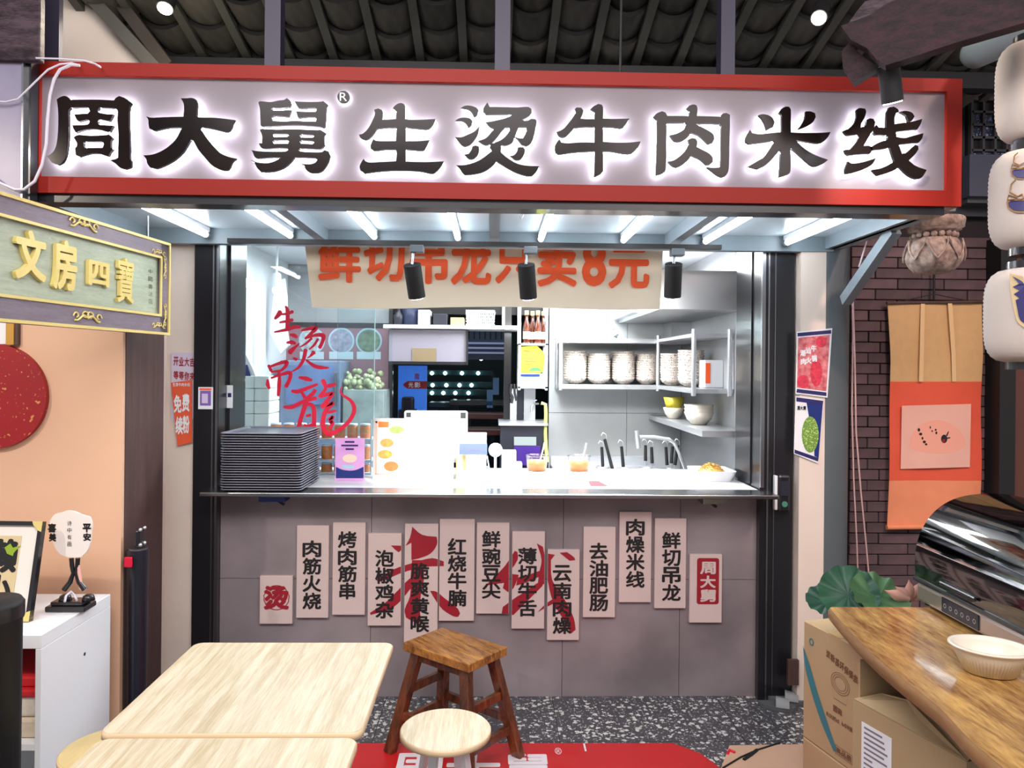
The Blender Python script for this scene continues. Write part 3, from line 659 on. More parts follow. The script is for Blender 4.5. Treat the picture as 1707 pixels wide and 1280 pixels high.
# ------------------------------------------------------------------ track with three black spots
trk = MB().box(-1.18, 1.02, 3.34, 3.37, 2.138, 2.158).build('lighting_track', m_blkm, None, (0, 3.35, 2.14))
tag(trk, 'long black lighting track along the back edge of the canopy', 'lighting track')
for i, (hx, top, bx_, bot, who) in enumerate(((687, 441, 695, 495, 'left'), (877, 441, 881, 496, 'middle'), (1123, 440, 1121, 494, 'right'))):
    a, b = P(hx, top, 3.33), P(bx_, bot, 3.39)
    t = thing('track_spotlight', who + ' of the three black cylinder spotlights hanging from the track', 'spotlight', a, 'black cylinder spotlights')
    MB().cyl(a, b, .0385, n=28).build('housing', m_blkm, t)
    d = (Vector(b) - Vector(a)).normalized()
    MB().cyl(Vector(b), Vector(b) + d * .003, .033, n=24).build('lens', m_lampc, t)
    MB().box(a.x - .02 + .01, a.x + .05, 3.325, 3.375, 2.105, 2.138, .003).build('adapter', M('grey_adapter', (92, 98, 104), .5), t)
    MB().cyl(a, (a.x + .004, 3.345, 2.11), .007, n=8).build('stem', m_alu, t)
    tgt = {'left': (-.25, 4.05, 1.0), 'middle': (.12, 4.05, 1.0), 'right': (.75, 4.1, 1.0)}[who]
    lamp('SPOT', 'track_spot_beam', Vector(b) + d * .01, tgt, [110, 110, 70][i], (.95, .98, 1), .03, None, 52, .6)

# ------------------------------------------------------------------ counter worktop
wt = thing('counter_worktop', 'long stainless steel worktop on the grey slab counter front', 'worktop', (0, 3.7, 1.0))
MB().box(-1.33, 1.33, 3.44, 3.6, .998, 1.018, .004).build('overhang', m_steeld, wt)
MB().box(XL + .014, XR - .014, 3.6, 4.32, .998, 1.018).build('top', M('bright_worktop', (226, 228, 230), .35, .25, noise=.05), wt)
MB().box(XL + .014, XR - .014, 3.77, 4.30, .0, .997).build('base_cabinet', m_steeld, wt)
for x, lab in ((P(458, 834, 3.55).x, 'hinged folding bracket with blue tape under the counter edge'), (P(1188, 842, 3.55).x, 'hinged black folding bracket under the counter edge')):
    z0 = .995
    t = thing('folding_bracket', lab, 'bracket', (x, 3.6, z0 - .07), 'folding brackets')
    MB().box(x - .06, x + .06, 3.50, 3.59, z0 - .03, z0).build('plate', m_blue if x < 0 else m_steeld, t)
    MB().beam((x - .02, 3.58, z0 - .02), (x + .03, 3.60, z0 - .06), .016, .012).build('arm', m_blkm, t)
    MB().box(x - .035, x - .012, 3.6, 3.62, z0 - .05, z0 - .02).build('hinge', m_alu, t)

# ------------------------------------------------------------------ menu boards on the counter front
BY = 3.618; BP = front(BY)
boards = [(433, 960, 487, 1040, '', 0, 0, 0), (495, 876, 547, 1030, '肉筋火烧', 900, 1016, 520), (555, 871, 608, 1025, '烤肉筋串', 885, 999, 579), (614, 889, 668, 1043, '泡椒鸡杂', 916, 1031, 641),
          (675, 873, 729, 1078, '脆爽黄喉', 937, 1054, 700), (733, 865, 790, 1035, '红烧牛腩', 896, 1011, 762), (795, 871, 848, 1023, '鲜豌豆尖', 884, 998, 819), (854, 886, 907, 1048, '薄切牛舌', 912, 1028, 879),
          (913, 916, 965, 1067, '云南肉燥', 941, 1057, 937), (973, 878, 1025, 1029, '去油肥肠', 904, 1019, 998), (1033, 853, 1085, 1004, '肉燥米线', 864, 980, 1059), (1092, 864, 1143, 1014, '鲜切吊龙', 886, 1002, 1119), (1150, 924, 1203, 1038, '', 0, 0, 0)]
def zp(pts): return [(600 + x / 4.492, 860 + y / 4.492) for x, y in pts]
brush = [zp(p) for p in ([(392,80),(465,140),(575,155),(578,210),(530,280),(450,315),(385,330),(385,200),(340,225),(375,160)], [(232,220),(315,222),(315,250),(290,272),(262,250)],
 [(628,340),(628,375),(480,382),(300,430),(160,490),(120,480),(250,400),(400,350),(540,315)], [(480,450),(400,520),(300,640),(220,700),(80,740),(75,725),(200,640),(300,540),(370,470),(430,430)],
 [(390,330),(470,330),(480,470),(460,560),(450,700),(460,800),(400,790),(345,760),(335,700),(375,600),(380,450)], [(525,560),(570,565),(640,620),(730,690),(750,730),(735,755),(700,750),(620,700),(560,620)],
 [(1325,205),(1370,230),(1400,380),(1420,480),(1330,540),(1340,430),(1360,330)], [(1160,260),(1180,270),(1180,330),(1110,430),(1190,440),(1150,540),(1110,570),(1070,540),(1080,500),(940,520),(1080,380)],
 [(1180,600),(1200,590),(1330,500),(1370,520),(1250,640),(1150,740),(1060,735),(1070,680)], [(1400,280),(1460,290),(1430,330),(1440,480),(1530,620),(1600,760),(1615,850),(1580,880),(1540,800),(1450,650),(1410,500)],
 [(1495,275),(1550,270),(1605,310),(1612,330),(1570,335)], [(1330,720),(1400,650),(1500,590),(1480,640),(1400,680)], [(1180,460),(1260,440),(1370,400),(1370,440),(1240,500),(1170,520)])]
labs = ['small square board with a round red seal mark and no black characters', '', '', '', '', '', '', '', '', '', '', '', 'short menu board with a red rounded seal of three white characters']
say = {1: 'tall plain board with four black characters next to the small red seal board', 2: 'second tall board after the small red seal board, plain with black characters', 3: 'board with faint red stroke ends between a plain board and the big red brush stroke',
       4: 'lowest hanging board, covered by the big red brush stroke, behind the wooden stool', 5: 'board with one short red stroke at its foot, above the wooden stool seat', 6: 'board with a red triangle mark at its lower edge above the counter middle',
       7: 'board with thick red strokes, three boards past the wooden stool', 8: 'lower board with red strokes ending in a hook beside the plain boards', 9: 'plain board with black characters just past the last red stroke board',
       10: 'highest hanging plain board with four black characters', 11: 'tall plain board beside the short red seal board'}
for i, (x0, y0, x1, y1, tx, ty0, ty1, xc) in enumerate(boards):
    a0, b1 = BP.ab(x0, y0); a1, b0 = BP.ab(x1, y1)
    bd = MB().box(a0, a1, BY, YF - .0005, b0, b1, .0015).build('menu_board', m_board, None, ((a0 + a1) / 2, BY + .01, b0))
    tag(bd, say.get(i) or labs[i], 'menu board', 'menu boards on the counter front')
    for bi, pl in enumerate(brush):
        ab = smooth_poly([BP.ab(*p) for p in pl], 3); cl = clip(ab, a0 + .0015, b0 + .0015, a1 - .0015, b1 - .0015)
        if len(cl) > 2:
            mb = MB(); vs, fs = filled([cl]); extrude2d(mb, vs, fs, BP, .0006 + bi * 5e-5, .0006 + bi * 5e-5); mb.build('red_brushwork', m_redink, bd)
    mb = MB()
    if tx: column(mb, tx, BP, xc, ty0, ty1, 31, 28, h0=.0017, h1=.0017, off=.028); mb.build('lettering', m_ink, bd)
    elif i == 0:
        put(mb, '烫', BP, 440, 976, 482, 1016, h0=.0016, h1=.0016, off=.045); mb.build('red_seal', m_redink, bd)
        mb = MB(); n = 40
        cx, cy = BP.ab(461, 996); ring = [(cx + .062 * math.cos(2 * PI * k / n) * (1 + .04 * math.sin(9 * k)), cy + .06 * math.sin(2 * PI * k / n)) for k in range(n)]
        inn = [(cx + (x - cx) * .93, cy + (y - cy) * .93) for x, y in ring]
        mb.add([BP.pt(x, y, .0014) for x, y in ring + inn], [(k, (k + 1) % n, n + (k + 1) % n, n + k) for k in range(n)]); mb.build('seal_ring', m_redink, bd)
    else:
        aa0, bb1 = BP.ab(1162, 930); aa1, bb0 = BP.ab(1198, 1007); r = .012; pl = []
        for cx, cy, s in ((aa1 - r, bb0 + r, -90), (aa1 - r, bb1 - r, 0), (aa0 + r, bb1 - r, 90), (aa0 + r, bb0 + r, 180)):
            pl += [(cx + r * math.cos(math.radians(s + q * 18)), cy + r * math.sin(math.radians(s + q * 18))) for q in range(6)]
        mb.add([BP.pt(x, y, .001) for x, y in pl], [tuple(range(len(pl)))]); mb.build('red_seal', m_redink, bd)
        mb = MB()
        for k, ch in enumerate('周大舅'): put(mb, ch, BP, 1167, 936 + k * 23, 1193, 957 + k * 23, h0=.0018, h1=.0018, off=.035)
        mb.build('lettering', m_board, bd)

# ------------------------------------------------------------------ glass panes over the counter with red calligraphy
GY = 3.935; GP = front(GY)
g1 = thing('glass_pane', 'tall clear glass pane with red brush calligraphy behind the stack of trays', 'glass pane', (XW(500, GY), GY, 1.02))
rect_ = lambda x0, x1: (XW(x0, GY), XW(x1, GY))
a, b = XL + .014, XW(624, GY, 640)
MB().box(a, b, GY, GY + .006, 1.019, 2.235).build('pane', m_glass, g1)
MB().box(b - .003, b + .001, GY - .002, GY + .008, 1.019, 2.235).build('pane_edge', M('glass_edge_green', (170, 206, 204), .3), g1)
g2 = thing('glass_pane', 'narrow second glass pane overlapping the calligraphy pane', 'glass pane', (XW(636, GY), GY + .03, 1.02))
MB().box(XW(560, GY), XW(652, GY), GY + .03, GY + .036, 1.019, 2.235).build('pane', m_glass, g2)
RC = 5.335
def rc(x, y): return (430 + x / RC, 500 + y / RC)
strokes = {'sheng': [[(200,100,26),(185,130,30),(150,168,14)],[(245,55,10),(262,90,24),(265,180,26),(262,262,28)],[(205,128,10),(260,122,18),(312,102,22)],[(192,200,10),(262,188,20),(310,176,22)],[(145,286,8),(262,262,22),(330,240,24),(378,244,16)]],
 'tang': [[(285,308,14),(320,315,26),(348,330,18)],[(255,380,10),(300,376,26),(335,388,14)],[(280,468,34),(310,440,26),(370,385,6)],[(388,272,10),(470,252,24),(515,252,28),(470,300,20),(420,345,14)],[(430,338,12),(520,312,20),(580,318,30),(575,370,22),(548,425,24)],[(480,340,16),(430,385,14),(375,418,8)],[(535,345,16),(500,400,16),(455,440,8)],[(315,515,12),(345,530,22)],[(425,440,26),(405,530,22),(360,600,18),(300,638,6)],[(500,462,30),(465,500,12),(440,515,6)],[(430,535,12),(500,585,24),(560,600,24),(632,602,8)]],
 'diao': [[(95,580,18),(118,630,20)],[(110,592,14),(200,560,20),(255,552,26),(245,590,22),(200,632,14)],[(118,640,10),(205,628,16)],[(88,708,14),(88,750,26),(102,788,16)],[(118,694,12),(200,665,18),(285,648,26),(280,710,24),(248,772,26)],[(190,640,16),(190,750,26),(180,852,16)]],
 'long': [[(362,688,12),(430,700,30),(480,714,16)],[(300,808,18),(350,815,26),(430,788,24),(530,748,16)],[(385,812,16),(420,872,24)],[(512,800,22),(480,840,26),(430,876,20)],[(230,950,16),(300,952,26),(400,905,24),(520,872,22)],[(430,905,34),(400,1000,28),(372,1090,26),(362,1170,30)],[(400,960,14),(455,925,22),(495,960,28),(500,1060,28),(492,1170,30)],[(430,1032,16),(470,1022,20)],[(410,1118,26),(445,1125,22),(480,1105,16)],
  [(575,712,26),(590,740,28),(600,790,20),(548,862,26)],[(600,768,14),(640,762,26),(690,748,18)],[(548,858,22),(620,838,24),(665,832,22),(620,890,24),(568,952,26)],[(568,952,18),(620,930,20),(668,918,22),(610,975,28),(582,1050,28),(582,1130,32),(622,1186,30),(700,1168,26),(790,1100,24),(845,1020,26),(855,950,26),(820,890,20),(760,850,14),(735,815,12),(748,765,4)],[(622,1002,14),(655,992,20),(695,984,12)],[(630,1060,20),(668,1040,22),(640,1082,18),(665,1090,22),(640,1142,24)]]}
for k, sts in strokes.items():
    mb = MB()
    for si_, st in enumerate(sts): ribbon(mb, GP, st, .0015 + si_ * 6e-5, rc)
    mb.build('calligraphy', m_brightred, g1)

# ------------------------------------------------------------------ cream banner behind the track
HY = 3.9; HP = front(HY)
bn = thing('hanging_banner', 'cream banner with large orange characters hung across the kitchen opening', 'banner', (XW(810, HY), HY, ZW(512, HY)))
mb = MB(); n = 40; vs = []
for i in range(n + 1):
    t = i / n; xa = 508 + (1106 - 508) * t; xb = 520 + (1100 - 520) * t
    for (xx, yy) in ((xa, 405), (xb + (0 if i else 0), 512 + 2.5 * t + (2 * math.sin(t * 9)))):
        q = P(xx, yy, HY); vs.append((q.x, HY + .004 * math.sin(t * 31) + .003 * math.sin(t * 77), q.z))
vb = [(x, y + .002, z) for x, y, z in vs]
mb.add(vs + vb, [(2 * i, 2 * i + 1, 2 * i + 3, 2 * i + 2) for i in range(n)] + [(len(vs) + 2 * i + 2, len(vs) + 2 * i + 3, len(vs) + 2 * i + 1, len(vs) + 2 * i) for i in range(n)], True)
mb.build('cloth', m_banner, bn)
mb = MB()
for ch, x0, y0, x1, y1 in (('鲜', 531, 396, 602, 472), ('切', 607, 396, 675, 470), ('吊', 684, 396, 746, 474), ('龙', 752, 396, 819, 476), ('只', 826, 396, 885, 474), ('卖', 896, 398, 961, 479), ('8', 970, 398, 1010, 478), ('元', 1014, 410, 1082, 482)):
    put(mb, ch, HP, x0, y0, x1, y1, h0=.010, h1=.010, off=.034)
mb.build('lettering', m_orange, bn)

# ------------------------------------------------------------------ stack of grey trays
def rring(hx, hy, r, z, n=5):
    out = []
    for cx, cy, s in ((hx - r, hy - r, 0), (-hx + r, hy - r, 90), (-hx + r, -hy + r, 180), (hx - r, -hy + r, 270)):
        out += [(cx + r * math.cos(math.radians(s + 90 * k / n)), cy + r * math.sin(math.radians(s + 90 * k / n)), z) for k in range(n + 1)]
    return out
def loft(mb, rings, cap0=True, cap1=True, smooth=False):
    n = len(rings[0]); vs = [p for r in rings for p in r]
    mb.add(vs, [(j * n + i, j * n + (i + 1) % n, (j + 1) * n + (i + 1) % n, (j + 1) * n + i) for j in range(len(rings) - 1) for i in range(n)], smooth)
    if cap0: mb.add(rings[0], [tuple(reversed(range(n)))])
    if cap1: mb.add(rings[-1], [tuple(range(n))])
    return mb
tx0, tx1 = P(371, 800, 3.5).x, P(506, 800, 3.5).x
hx, hy = (tx1 - tx0) / 2, .195
mb = loft(MB(), [rring(hx - .014, hy - .014, .022, 0), rring(hx - .004, hy - .004, .025, .0088)], True, False)
mb.cm = 1; loft(mb, [rring(hx - .004, hy - .004, .025, .0088), rring(hx, hy, .025, .0088), rring(hx, hy, .025, .0114), rring(hx - .006, hy - .006, .02, .0114)], False, False)
mb.cm = 2; loft(mb, [rring(hx - .006, hy - .006, .02, .0114), rring(hx - .016, hy - .016, .018, .003)], False, True)
tr0 = mb.build('tray', [M('tray_side', (58, 58, 68), .5), M('tray_rim', (150, 150, 164), .35), m_tray], None); tag(tr0, 'grey plastic serving tray in the tall stack at the end of the counter', 'tray', 'grey trays stacked on the counter')
for i in range(23):
    o = tr0 if i == 0 else tr0.copy()
    if i: COL.objects.link(o)
    o.location = ((tx0 + tx1) / 2 + random.uniform(-.002, .002), 3.455 + hy + random.uniform(-.002, .002), 1.0185 + i * .0117)
    if i == 22: o['label'] = 'topmost grey serving tray, lying open on the tall stack'; 

# ------------------------------------------------------------------ things on the counter
# pink and blue promo card standing before the glass
CP = front(3.80)
t = thing('promo_card', 'small pink and blue promotional card standing beside the tray stack', 'card', P(583, 800, 3.80))
a0, b1 = CP.ab(559, 730); a1, b0 = CP.ab(607, 797)
MB().box(a0, a1, 3.80, 3.806, 1.0185, b1).build('card', M('pink_card', (214, 150, 214), .4, rgb2=(232, 178, 226), scale=9), t)
mb = MB(); patch_px(mb, [(560, 778), (572, 783), (590, 784), (606, 778), (606, 797), (560, 797)], CP, .0006); mb.build('blue_band', m_blue, t)
mb = MB(); rect(mb, CP, 571, 775, 590, 781, .0010); mb.build('label_patch', m_cyan, t)
mb = MB(); [rect(mb, CP, x, y, x + wd, y + 3, .0010) for x, y, wd in ((575, 735, 16), (569, 741, 28), (576, 747, 14))]; mb.build('print_block', m_navy, t)
mb = MB(); ellipse(mb, CP, 583, 764, 12, 7, .0009); mb.build('dish_picture', M('pale_dish_print', (240, 214, 190), .4), t)
# acrylic menu in front of the till
CP = front(3.84)
t = thing('acrylic_menu', 'clear acrylic menu stand with pictures of dishes, glaring white at one end', 'menu', P(703, 797, 3.84))
a0, b1 = CP.ab(622, 697); a1, b0 = CP.ab(756, 797)
MB().box(a0, a1, 3.84, 3.846, 1.0185, b1).build('acrylic_sheet', M('acrylic_print', (176, 174, 168), .35), t)
mb = MB(); rect(mb, CP, 626, 702, 752, 706, .0008); rect(mb, CP, 626, 789, 752, 791, .0008); rect(mb, CP, 626, 702, 628, 791, .0008); mb.build('print_border', M('pale_red_print', (226, 150, 130), .5), t, kind='stuff')
mb = MB(); rect(mb, CP, 631, 703, 648, 712, .001); mb.build('red_block', m_orange, t)
for (x, y, rx, ry, c) in ((661, 716, 12, 6, (120, 140, 70)), (645, 738, 11, 7, (190, 120, 60)), (642, 757, 12, 7, (170, 130, 60)), (652, 777, 12, 8, (190, 100, 50)), (690, 722, 13, 7, (236, 224, 200)), (690, 752, 14, 9, (240, 226, 206)), (722, 770, 14, 8, (240, 226, 206))):
    mb = MB(); ellipse(mb, CP, x, y, rx, ry, .001); mb.build('dish_picture', M('dish_print', c, .5, noise=.3, scale=60), t)
# till screen seen from behind
t = thing('till_screen', 'white till screen seen from behind above the acrylic menu', 'till', P(728, 797, 4.0))
CP = front(3.98); a0, b1 = CP.ab(675, 684); a1, b0 = CP.ab(779, 770)
loft(MB(), [[CP.pt((a0 + a1) / 2 + x, (b0 + b1) / 2 + z, h) for x, z, _ in rring((a1 - a0) / 2, (b1 - b0) / 2, .012, 0)] for h in (0, .025)]).build('screen_back', m_white, t)
MB().box((a0 + a1) / 2 - .03, (a0 + a1) / 2 + .03, 3.985, 4.02, 1.06, b0 + .05).build('neck', m_white, t)
MB().box((a0 + a1) / 2 - .10, (a0 + a1) / 2 + .10, 3.95, 4.12, 1.0185, 1.035, .004).build('base', m_white, t)
mb = MB(); rect(mb, CP, 678, 687, 686, 695, .0255); rect(mb, CP, 768, 687, 777, 697, .0255); mb.build('corner_vent', m_blkm, t, kind='stuff')
# white box beside, wooden box, blue card, round tag
t = thing('carton', 'plain white carton beside the till screen', 'box', P(798, 795, 4.05))
MB().box(XW(775, 4.0), XW(812, 4.0), 4.0, 4.10, 1.0185, ZW(724, 4.0), .002).build('body', m_white, t)
ww = MB().box(XW(762, 3.9), XW(779, 3.9), 3.88, 3.94, 1.0185, ZW(758, 3.9), .002).build('stick_box', M('pale_wood_box', (214, 186, 128), .6), None, P(770, 797, 3.9)); tag(ww, 'pale wooden chopstick box beside the blue card', 'box')
t = thing('blue_card', 'blue card propped on a small white easel on the counter', 'card', P(795, 797, 3.84))
CP = Plane(P(767, 738, 3.85), (1, 0, 0), (0, .35, .94)); MB_ = MB(); a0, b1 = CP.ab(766, 739); a1, b0 = CP.ab(812, 758)
MB_.prism([(a0, b0), (a1, b0), (a1, b1), (a0, b1)], CP, -.003, 0); MB_.build('card', m_blue, t)
mb = MB(); [rect(mb, CP, x, 748, x + 4, 751, .0006) for x in range(780, 800, 6)]; mb.build('print_block', m_navy, t, kind='stuff')
mb = MB(); mb.tube([P(782, 760, 3.86), P(776, 795, 3.82)], .003); mb.tube([P(812, 760, 3.86), P(818, 795, 3.82)], .003); mb.tube([P(779, 778, 3.84), P(816, 778, 3.84)], .003); mb.tube([P(797, 760, 3.86), P(797, 795, 3.93)], .003); mb.build('easel', m_white, t)
t = thing('table_number_disc', 'round pale blue plastic disc standing next to the blue card', 'disc', P(826, 764, 3.86))
c = P(826, 750, 3.86); MB().cyl(c, Vector(c) + Vector((0, .008, 0)), .036, n=32).build('disc', m_cyan, t)
MB().cyl(Vector(c) - Vector((0, .001, 0)), c, .024, n=28).build('face', m_white, t); MB().box(c.x - .006, c.x + .006, c.y, c.y + .006, 1.0185, c.z - .03).build('stand', m_white, t)
MB().box(c.x - .03, c.x + .03, c.y - .02, c.y + .03, 1.0185, 1.024).build('foot', m_white, t)
# white tissue pile/box row
for i, (x0, x1, y, top) in enumerate(((838, 862, 4.0, 752), (846, 872, 3.88, 772))):
    o = MB().box(XW(x0, y), XW(x1, y), y, y + .08, 1.0185, ZW(top, y), .004).build('tissue_box', m_white, None, P(x0 + 10, 797, y)); tag(o, ['taller white tissue box beside the round disc', 'lower white tissue box before the taller one'][i], 'tissue box', 'white tissue boxes')
# condiment tubs in a clear white tray
t = thing('condiment_tray', 'low white tray holding the two tubs of orange sauce', 'tray', P(935, 790, 4.05))
MB().box(XW(872, 4.0), XW(990, 4.0), 3.98, 4.16, 1.0185, 1.04, .004).build('tray_body', m_white, t)
for x, lb in ((895, 'tub of orange chilli sauce with a spoon next to the tissue boxes'), (965, 'tub of orange chilli sauce with a spoon nearer the noodle boiler')):
    c = Vector(P(x, 780, 4.06)); c.z = 1.041
    t = thing('sauce_tub', lb, 'sauce tub', c, 'orange sauce tubs')
    MB().lathe(c, [(0, .002), (.052, .002), (.060, .075), (.064, .078), (.064, .084), (.058, .084), (.056, .076)], 28).build('tub', m_clear, t)
    MB().lathe(c, [(0, .004), (.049, .004), (.055, .055), (0, .057)], 28).build('sauce', m_orangejar, t)
    MB().tube([c + Vector((.01, 0, .03)), c + Vector((.035, .01, .12)), c + Vector((.04, .01, .15))], .004, 6).build('spoon', m_white, t)
CPf = flat(1.0192)
lf = thing('menu_leaflet', 'red and white paper leaflet lying flat near the counter edge', 'leaflet', PZ(975, 806, 1.02))
q = [PZ(932, 813, 1.019), PZ(1020, 812, 1.019), PZ(1000, 801, 1.019), PZ(945, 801, 1.019)]
MB().add([*q, *[p + Vector((0, 0, .001)) for p in q]], [(3, 2, 1, 0), (4, 5, 6, 7), (0, 1, 5, 4), (1, 2, 6, 5), (2, 3, 7, 6), (3, 0, 4, 7)]).build('sheet', m_white, lf)
mb = MB(); mb.quad(*[p + Vector((0, 0, .0016)) for p in (PZ(985, 811, 1.019), PZ(1015, 811, 1.019), PZ(998, 802, 1.019), PZ(980, 802, 1.019))]); mb.build('red_print', m_redink, lf)
mb = MB(); mb.quad(*[p + Vector((0, 0, .0016)) for p in (PZ(945, 811, 1.019), PZ(975, 811, 1.019), PZ(968, 803, 1.019), PZ(950, 803, 1.019))]); mb.build('red_print', M('pale_red_print2', (226, 130, 110), .5), lf)

# tray of golden noodles
t = thing('noodle_tray', 'white tray heaped with golden crushed noodles at the end of the counter', 'food tray', P(1208, 800, 3.95))
nx0, nx1 = XW(1155, 3.95), 1.27
cx, cy = (nx0 + nx1) / 2, 3.96
rg = lambda hx_, hy_, z: [(x + cx, y + cy, z_) for x, y, z_ in rring(hx_, hy_, .03, z)]
hx = (nx1 - nx0) / 2
loft(MB(), [rg(hx - .02, .10, 1.0185), rg(hx, .12, 1.07), rg(hx - .006, .114, 1.07), rg(hx - .025, .095, 1.026)]).build('tray_body', m_white, t)
mb = MB()
for i in range(700):
    a = random.uniform(0, 2 * PI); r = random.random() ** .5; px_, py_ = cx + (hx - .03) * r * math.cos(a), cy + .085 * r * math.sin(a); z = 1.03 + .065 * (1 - r * r) + random.uniform(0, .004)
    a2 = random.uniform(0, PI); L_ = random.uniform(.006, .016); d = Vector((math.cos(a2), math.sin(a2), random.uniform(-.4, .4))) * L_
    mb.cyl(Vector((px_, py_, z)) - d, Vector((px_, py_, z)) + d, .0022, n=4, caps=False)
nd = mb.build('noodles', m_noodle, t); nd['kind'] = 'stuff'
mb = MB(); mb.lathe((cx, cy, 1.028), [((hx - .035) * math.cos(k * PI / 2 / 8), .065 * math.sin(k * PI / 2 / 8)) for k in range(9)], 28, sy=.09 / (hx - .03)); mb.build('noodle_heap', m_noodle, t)

# ------------------------------------------------------------------ noodle boiler with ladles, tap
t = thing('noodle_boiler', 'stainless steel noodle boiler standing behind the counter', 'boiler', (.68, 4.8, 0))
MB().box(.40, 1.12, 4.48, 5.2, 0, .93, .01).build('body', m_steel, t)
MB().box(.40, 1.12, 5.16, 5.2, .93, .99).build('back_rim', m_steel, t)
k = 0
for i, px_ in enumerate((985, 1025, 1065, 1100)):
    c = Vector(P(px_, 790, 4.75)); c.z = .931
    MB().lathe(c, [(.055, 0), (.06, .006), (.05, .006), (.048, .001)], 20).build('hole_ring', m_steel, t)
hand = [(1008, 732, 1022, 786, 4.7, 1), (1036, 744, 1039, 778, 4.8, 0), (1076, 742, 1076, 768, 4.85, 0), (1086, 745, 1087, 772, 4.65, 0), (1110, 745, 1112, 775, 4.8, 0), (1121, 744, 1119, 772, 4.6, 0), (1130, 742, 1125, 775, 4.7, 0), (1003, 745, 1005, 778, 4.9, 0)]
for i, (x0, y0, x1, y1, yy, tall) in enumerate(hand):
    a, b = Vector(P(x0, y0, yy)), Vector(P(x1, y1, yy))
    t = thing('noodle_ladle', ['long black handled ladle leaning in the noodle boiler', 'noodle strainer with upright black handle beside the long leaning ladle', 'noodle strainer with short upright handle before the tap head', 'noodle strainer with black handle just beside the tap head', 'noodle strainer with black handle under the bend of the tap', 'noodle strainer close to the tap stem', 'noodle strainer with hooked end nearest the small wall shelf', 'noodle strainer furthest from the tap, behind the leaning ladle'][i], 'ladle', (b.x, b.y, .94), 'noodle strainers in the boiler')
    MB().cyl(a, b, .0095, .011, n=12).build('handle', m_blkm, t)
    d = (b - a).normalized()
    MB().tube([b, b + d * .04, Vector((b.x, b.y, .935))], .003, 6).build('rod', m_steel, t)
    MB().tube([a + Vector((.012, 0, .0)), a + Vector((.008, 0, .03)), a + Vector((-.012, 0, .04)), a + Vector((-.022, 0, .022))], .0028, 6).build('hook', m_steel, t)
    MB().lathe((b.x, b.y, .935), [(.02, 0), (.045, .002), (.048, .022), (.045, .022), (.04, .004)], 14).build('basket', m_steel, t)
t = thing('pull_down_tap', 'tall silver swivel tap arching over the noodle boiler', 'tap', P(1140, 785, 4.6))
pth = [P(1144, 786, 4.55), P(1131, 752, 4.55), P(1124, 738, 4.55), P(1115, 732, 4.55), P(1090, 728, 4.55), P(1066, 728, 4.55)]
MB().tube(pth, .011, 12).build('spout', m_steel, t)
MB().cyl(P(1061, 718, 4.55), P(1064, 747, 4.55), .013, .016, n=16).build('spray_head', m_steel, t)
MB().lathe((P(1145, 790, 4.55).x, 4.55, .93), [(.035, 0), (.035, .02), (.02, .03), (.014, .06)], 20).build('base', m_steel, t)

# ------------------------------------------------------------------ steel wall rack with bowls
t = thing('wall_rack', 'stainless steel L shaped wall rack carrying stacks of speckled bowls', 'rack', (.9, 5.1, 1.48))
zt, zl = 1.80, 1.487
rx0, rx1 = XW(934, 5.1), KX1 - .004
MB().box(rx0, rx1, 5.06, 5.38, zt - .03, zt).build('top_shelf', m_steel, t)
MB().box(rx0, rx1, 5.06, 5.38, zl - .03, zl).build('lower_shelf', m_steel, t)
ax0 = XW(1157, 4.2)
MB().box(1.12, rx1, 4.20, 5.06, zt - .02, zt).build('top_shelf', m_steel, t)
MB().box(1.12, rx1, 4.20, 5.06, zl - .025, zl).build('lower_shelf', m_steel, t)
for x, y in ((rx0, 5.07), (1.12, 5.07), (rx0, 5.37), (1.13, 4.2), (rx1 - .022, 4.2)):
    MB().cyl((x, y, zl - .04), (x, y, zt + .025), .014, n=14).build('post', m_steel, t)
# bowls
def bowl_mesh(r, h, mat):
    mb = MB(); mb.lathe((0, 0, 0), [(0, .004), (r * .48, .004), (r * .46, 0), (r * .5, 0), (r * .54, .008), (r * .82, h * .42), (r, h), (r * .975, h), (r * .78, h * .44), (r * .45, .014), (0, .012)], 28)
    return mb
bprof = bowl_mesh(.083, .050, m_ceramic)
b0 = bprof.build('bowl', m_ceramic, None); tag(b0, 'x', 'bowl')
first = True
stacks = [(959, 5.22, 13, 'speckled rice bowl in the stack at the open end of the steel rack'), (998, 5.22, 12, 'speckled rice bowl in the second stack from the open end of the rack'), (1039, 5.22, 13, 'speckled rice bowl in the third stack on the back shelf of the rack'),
          (1079, 5.22, 12, 'speckled rice bowl in the stack beside the rack corner post'), (1121, 4.95, 12, 'speckled rice bowl in the further stack around the rack corner'), (1152, 4.62, 13, 'speckled rice bowl in the tallest stack, nearest the white tin')]
for si, (px_, yy, n, lb) in enumerate(stacks):
    xx = XW(px_, yy)
    for k in range(n - 1):
        o = b0 if first else b0.copy()
        if not first: COL.objects.link(o)
        first = False
        o['label'] = lb; o['group'] = 'speckled bowls, stack %s' % ('one', 'two', 'three', 'four', 'five', 'six')[si]
        o.location = (xx + random.uniform(-.002, .002), yy, zl + .001 + k * .0162)
        o.rotation_euler.z = random.uniform(0, 6)
t = thing('storage_tin', 'white square tin with an orange label on the rack beside the bowls', 'tin', (XW(1191, 4.4), 4.45, zl))
x0_, x1_ = XW(1175, 4.4), XW(1206, 4.4)
MB().box(x0_, x1_, 4.40, 4.52, zl + .001, ZW(597, 4.4), .003).build('body', m_white, t)
MB().box(x0_ + .004, x0_ + .032, 4.397, 4.40, zl + .03, ZW(602, 4.4)).build('orange_label', m_orange, t)
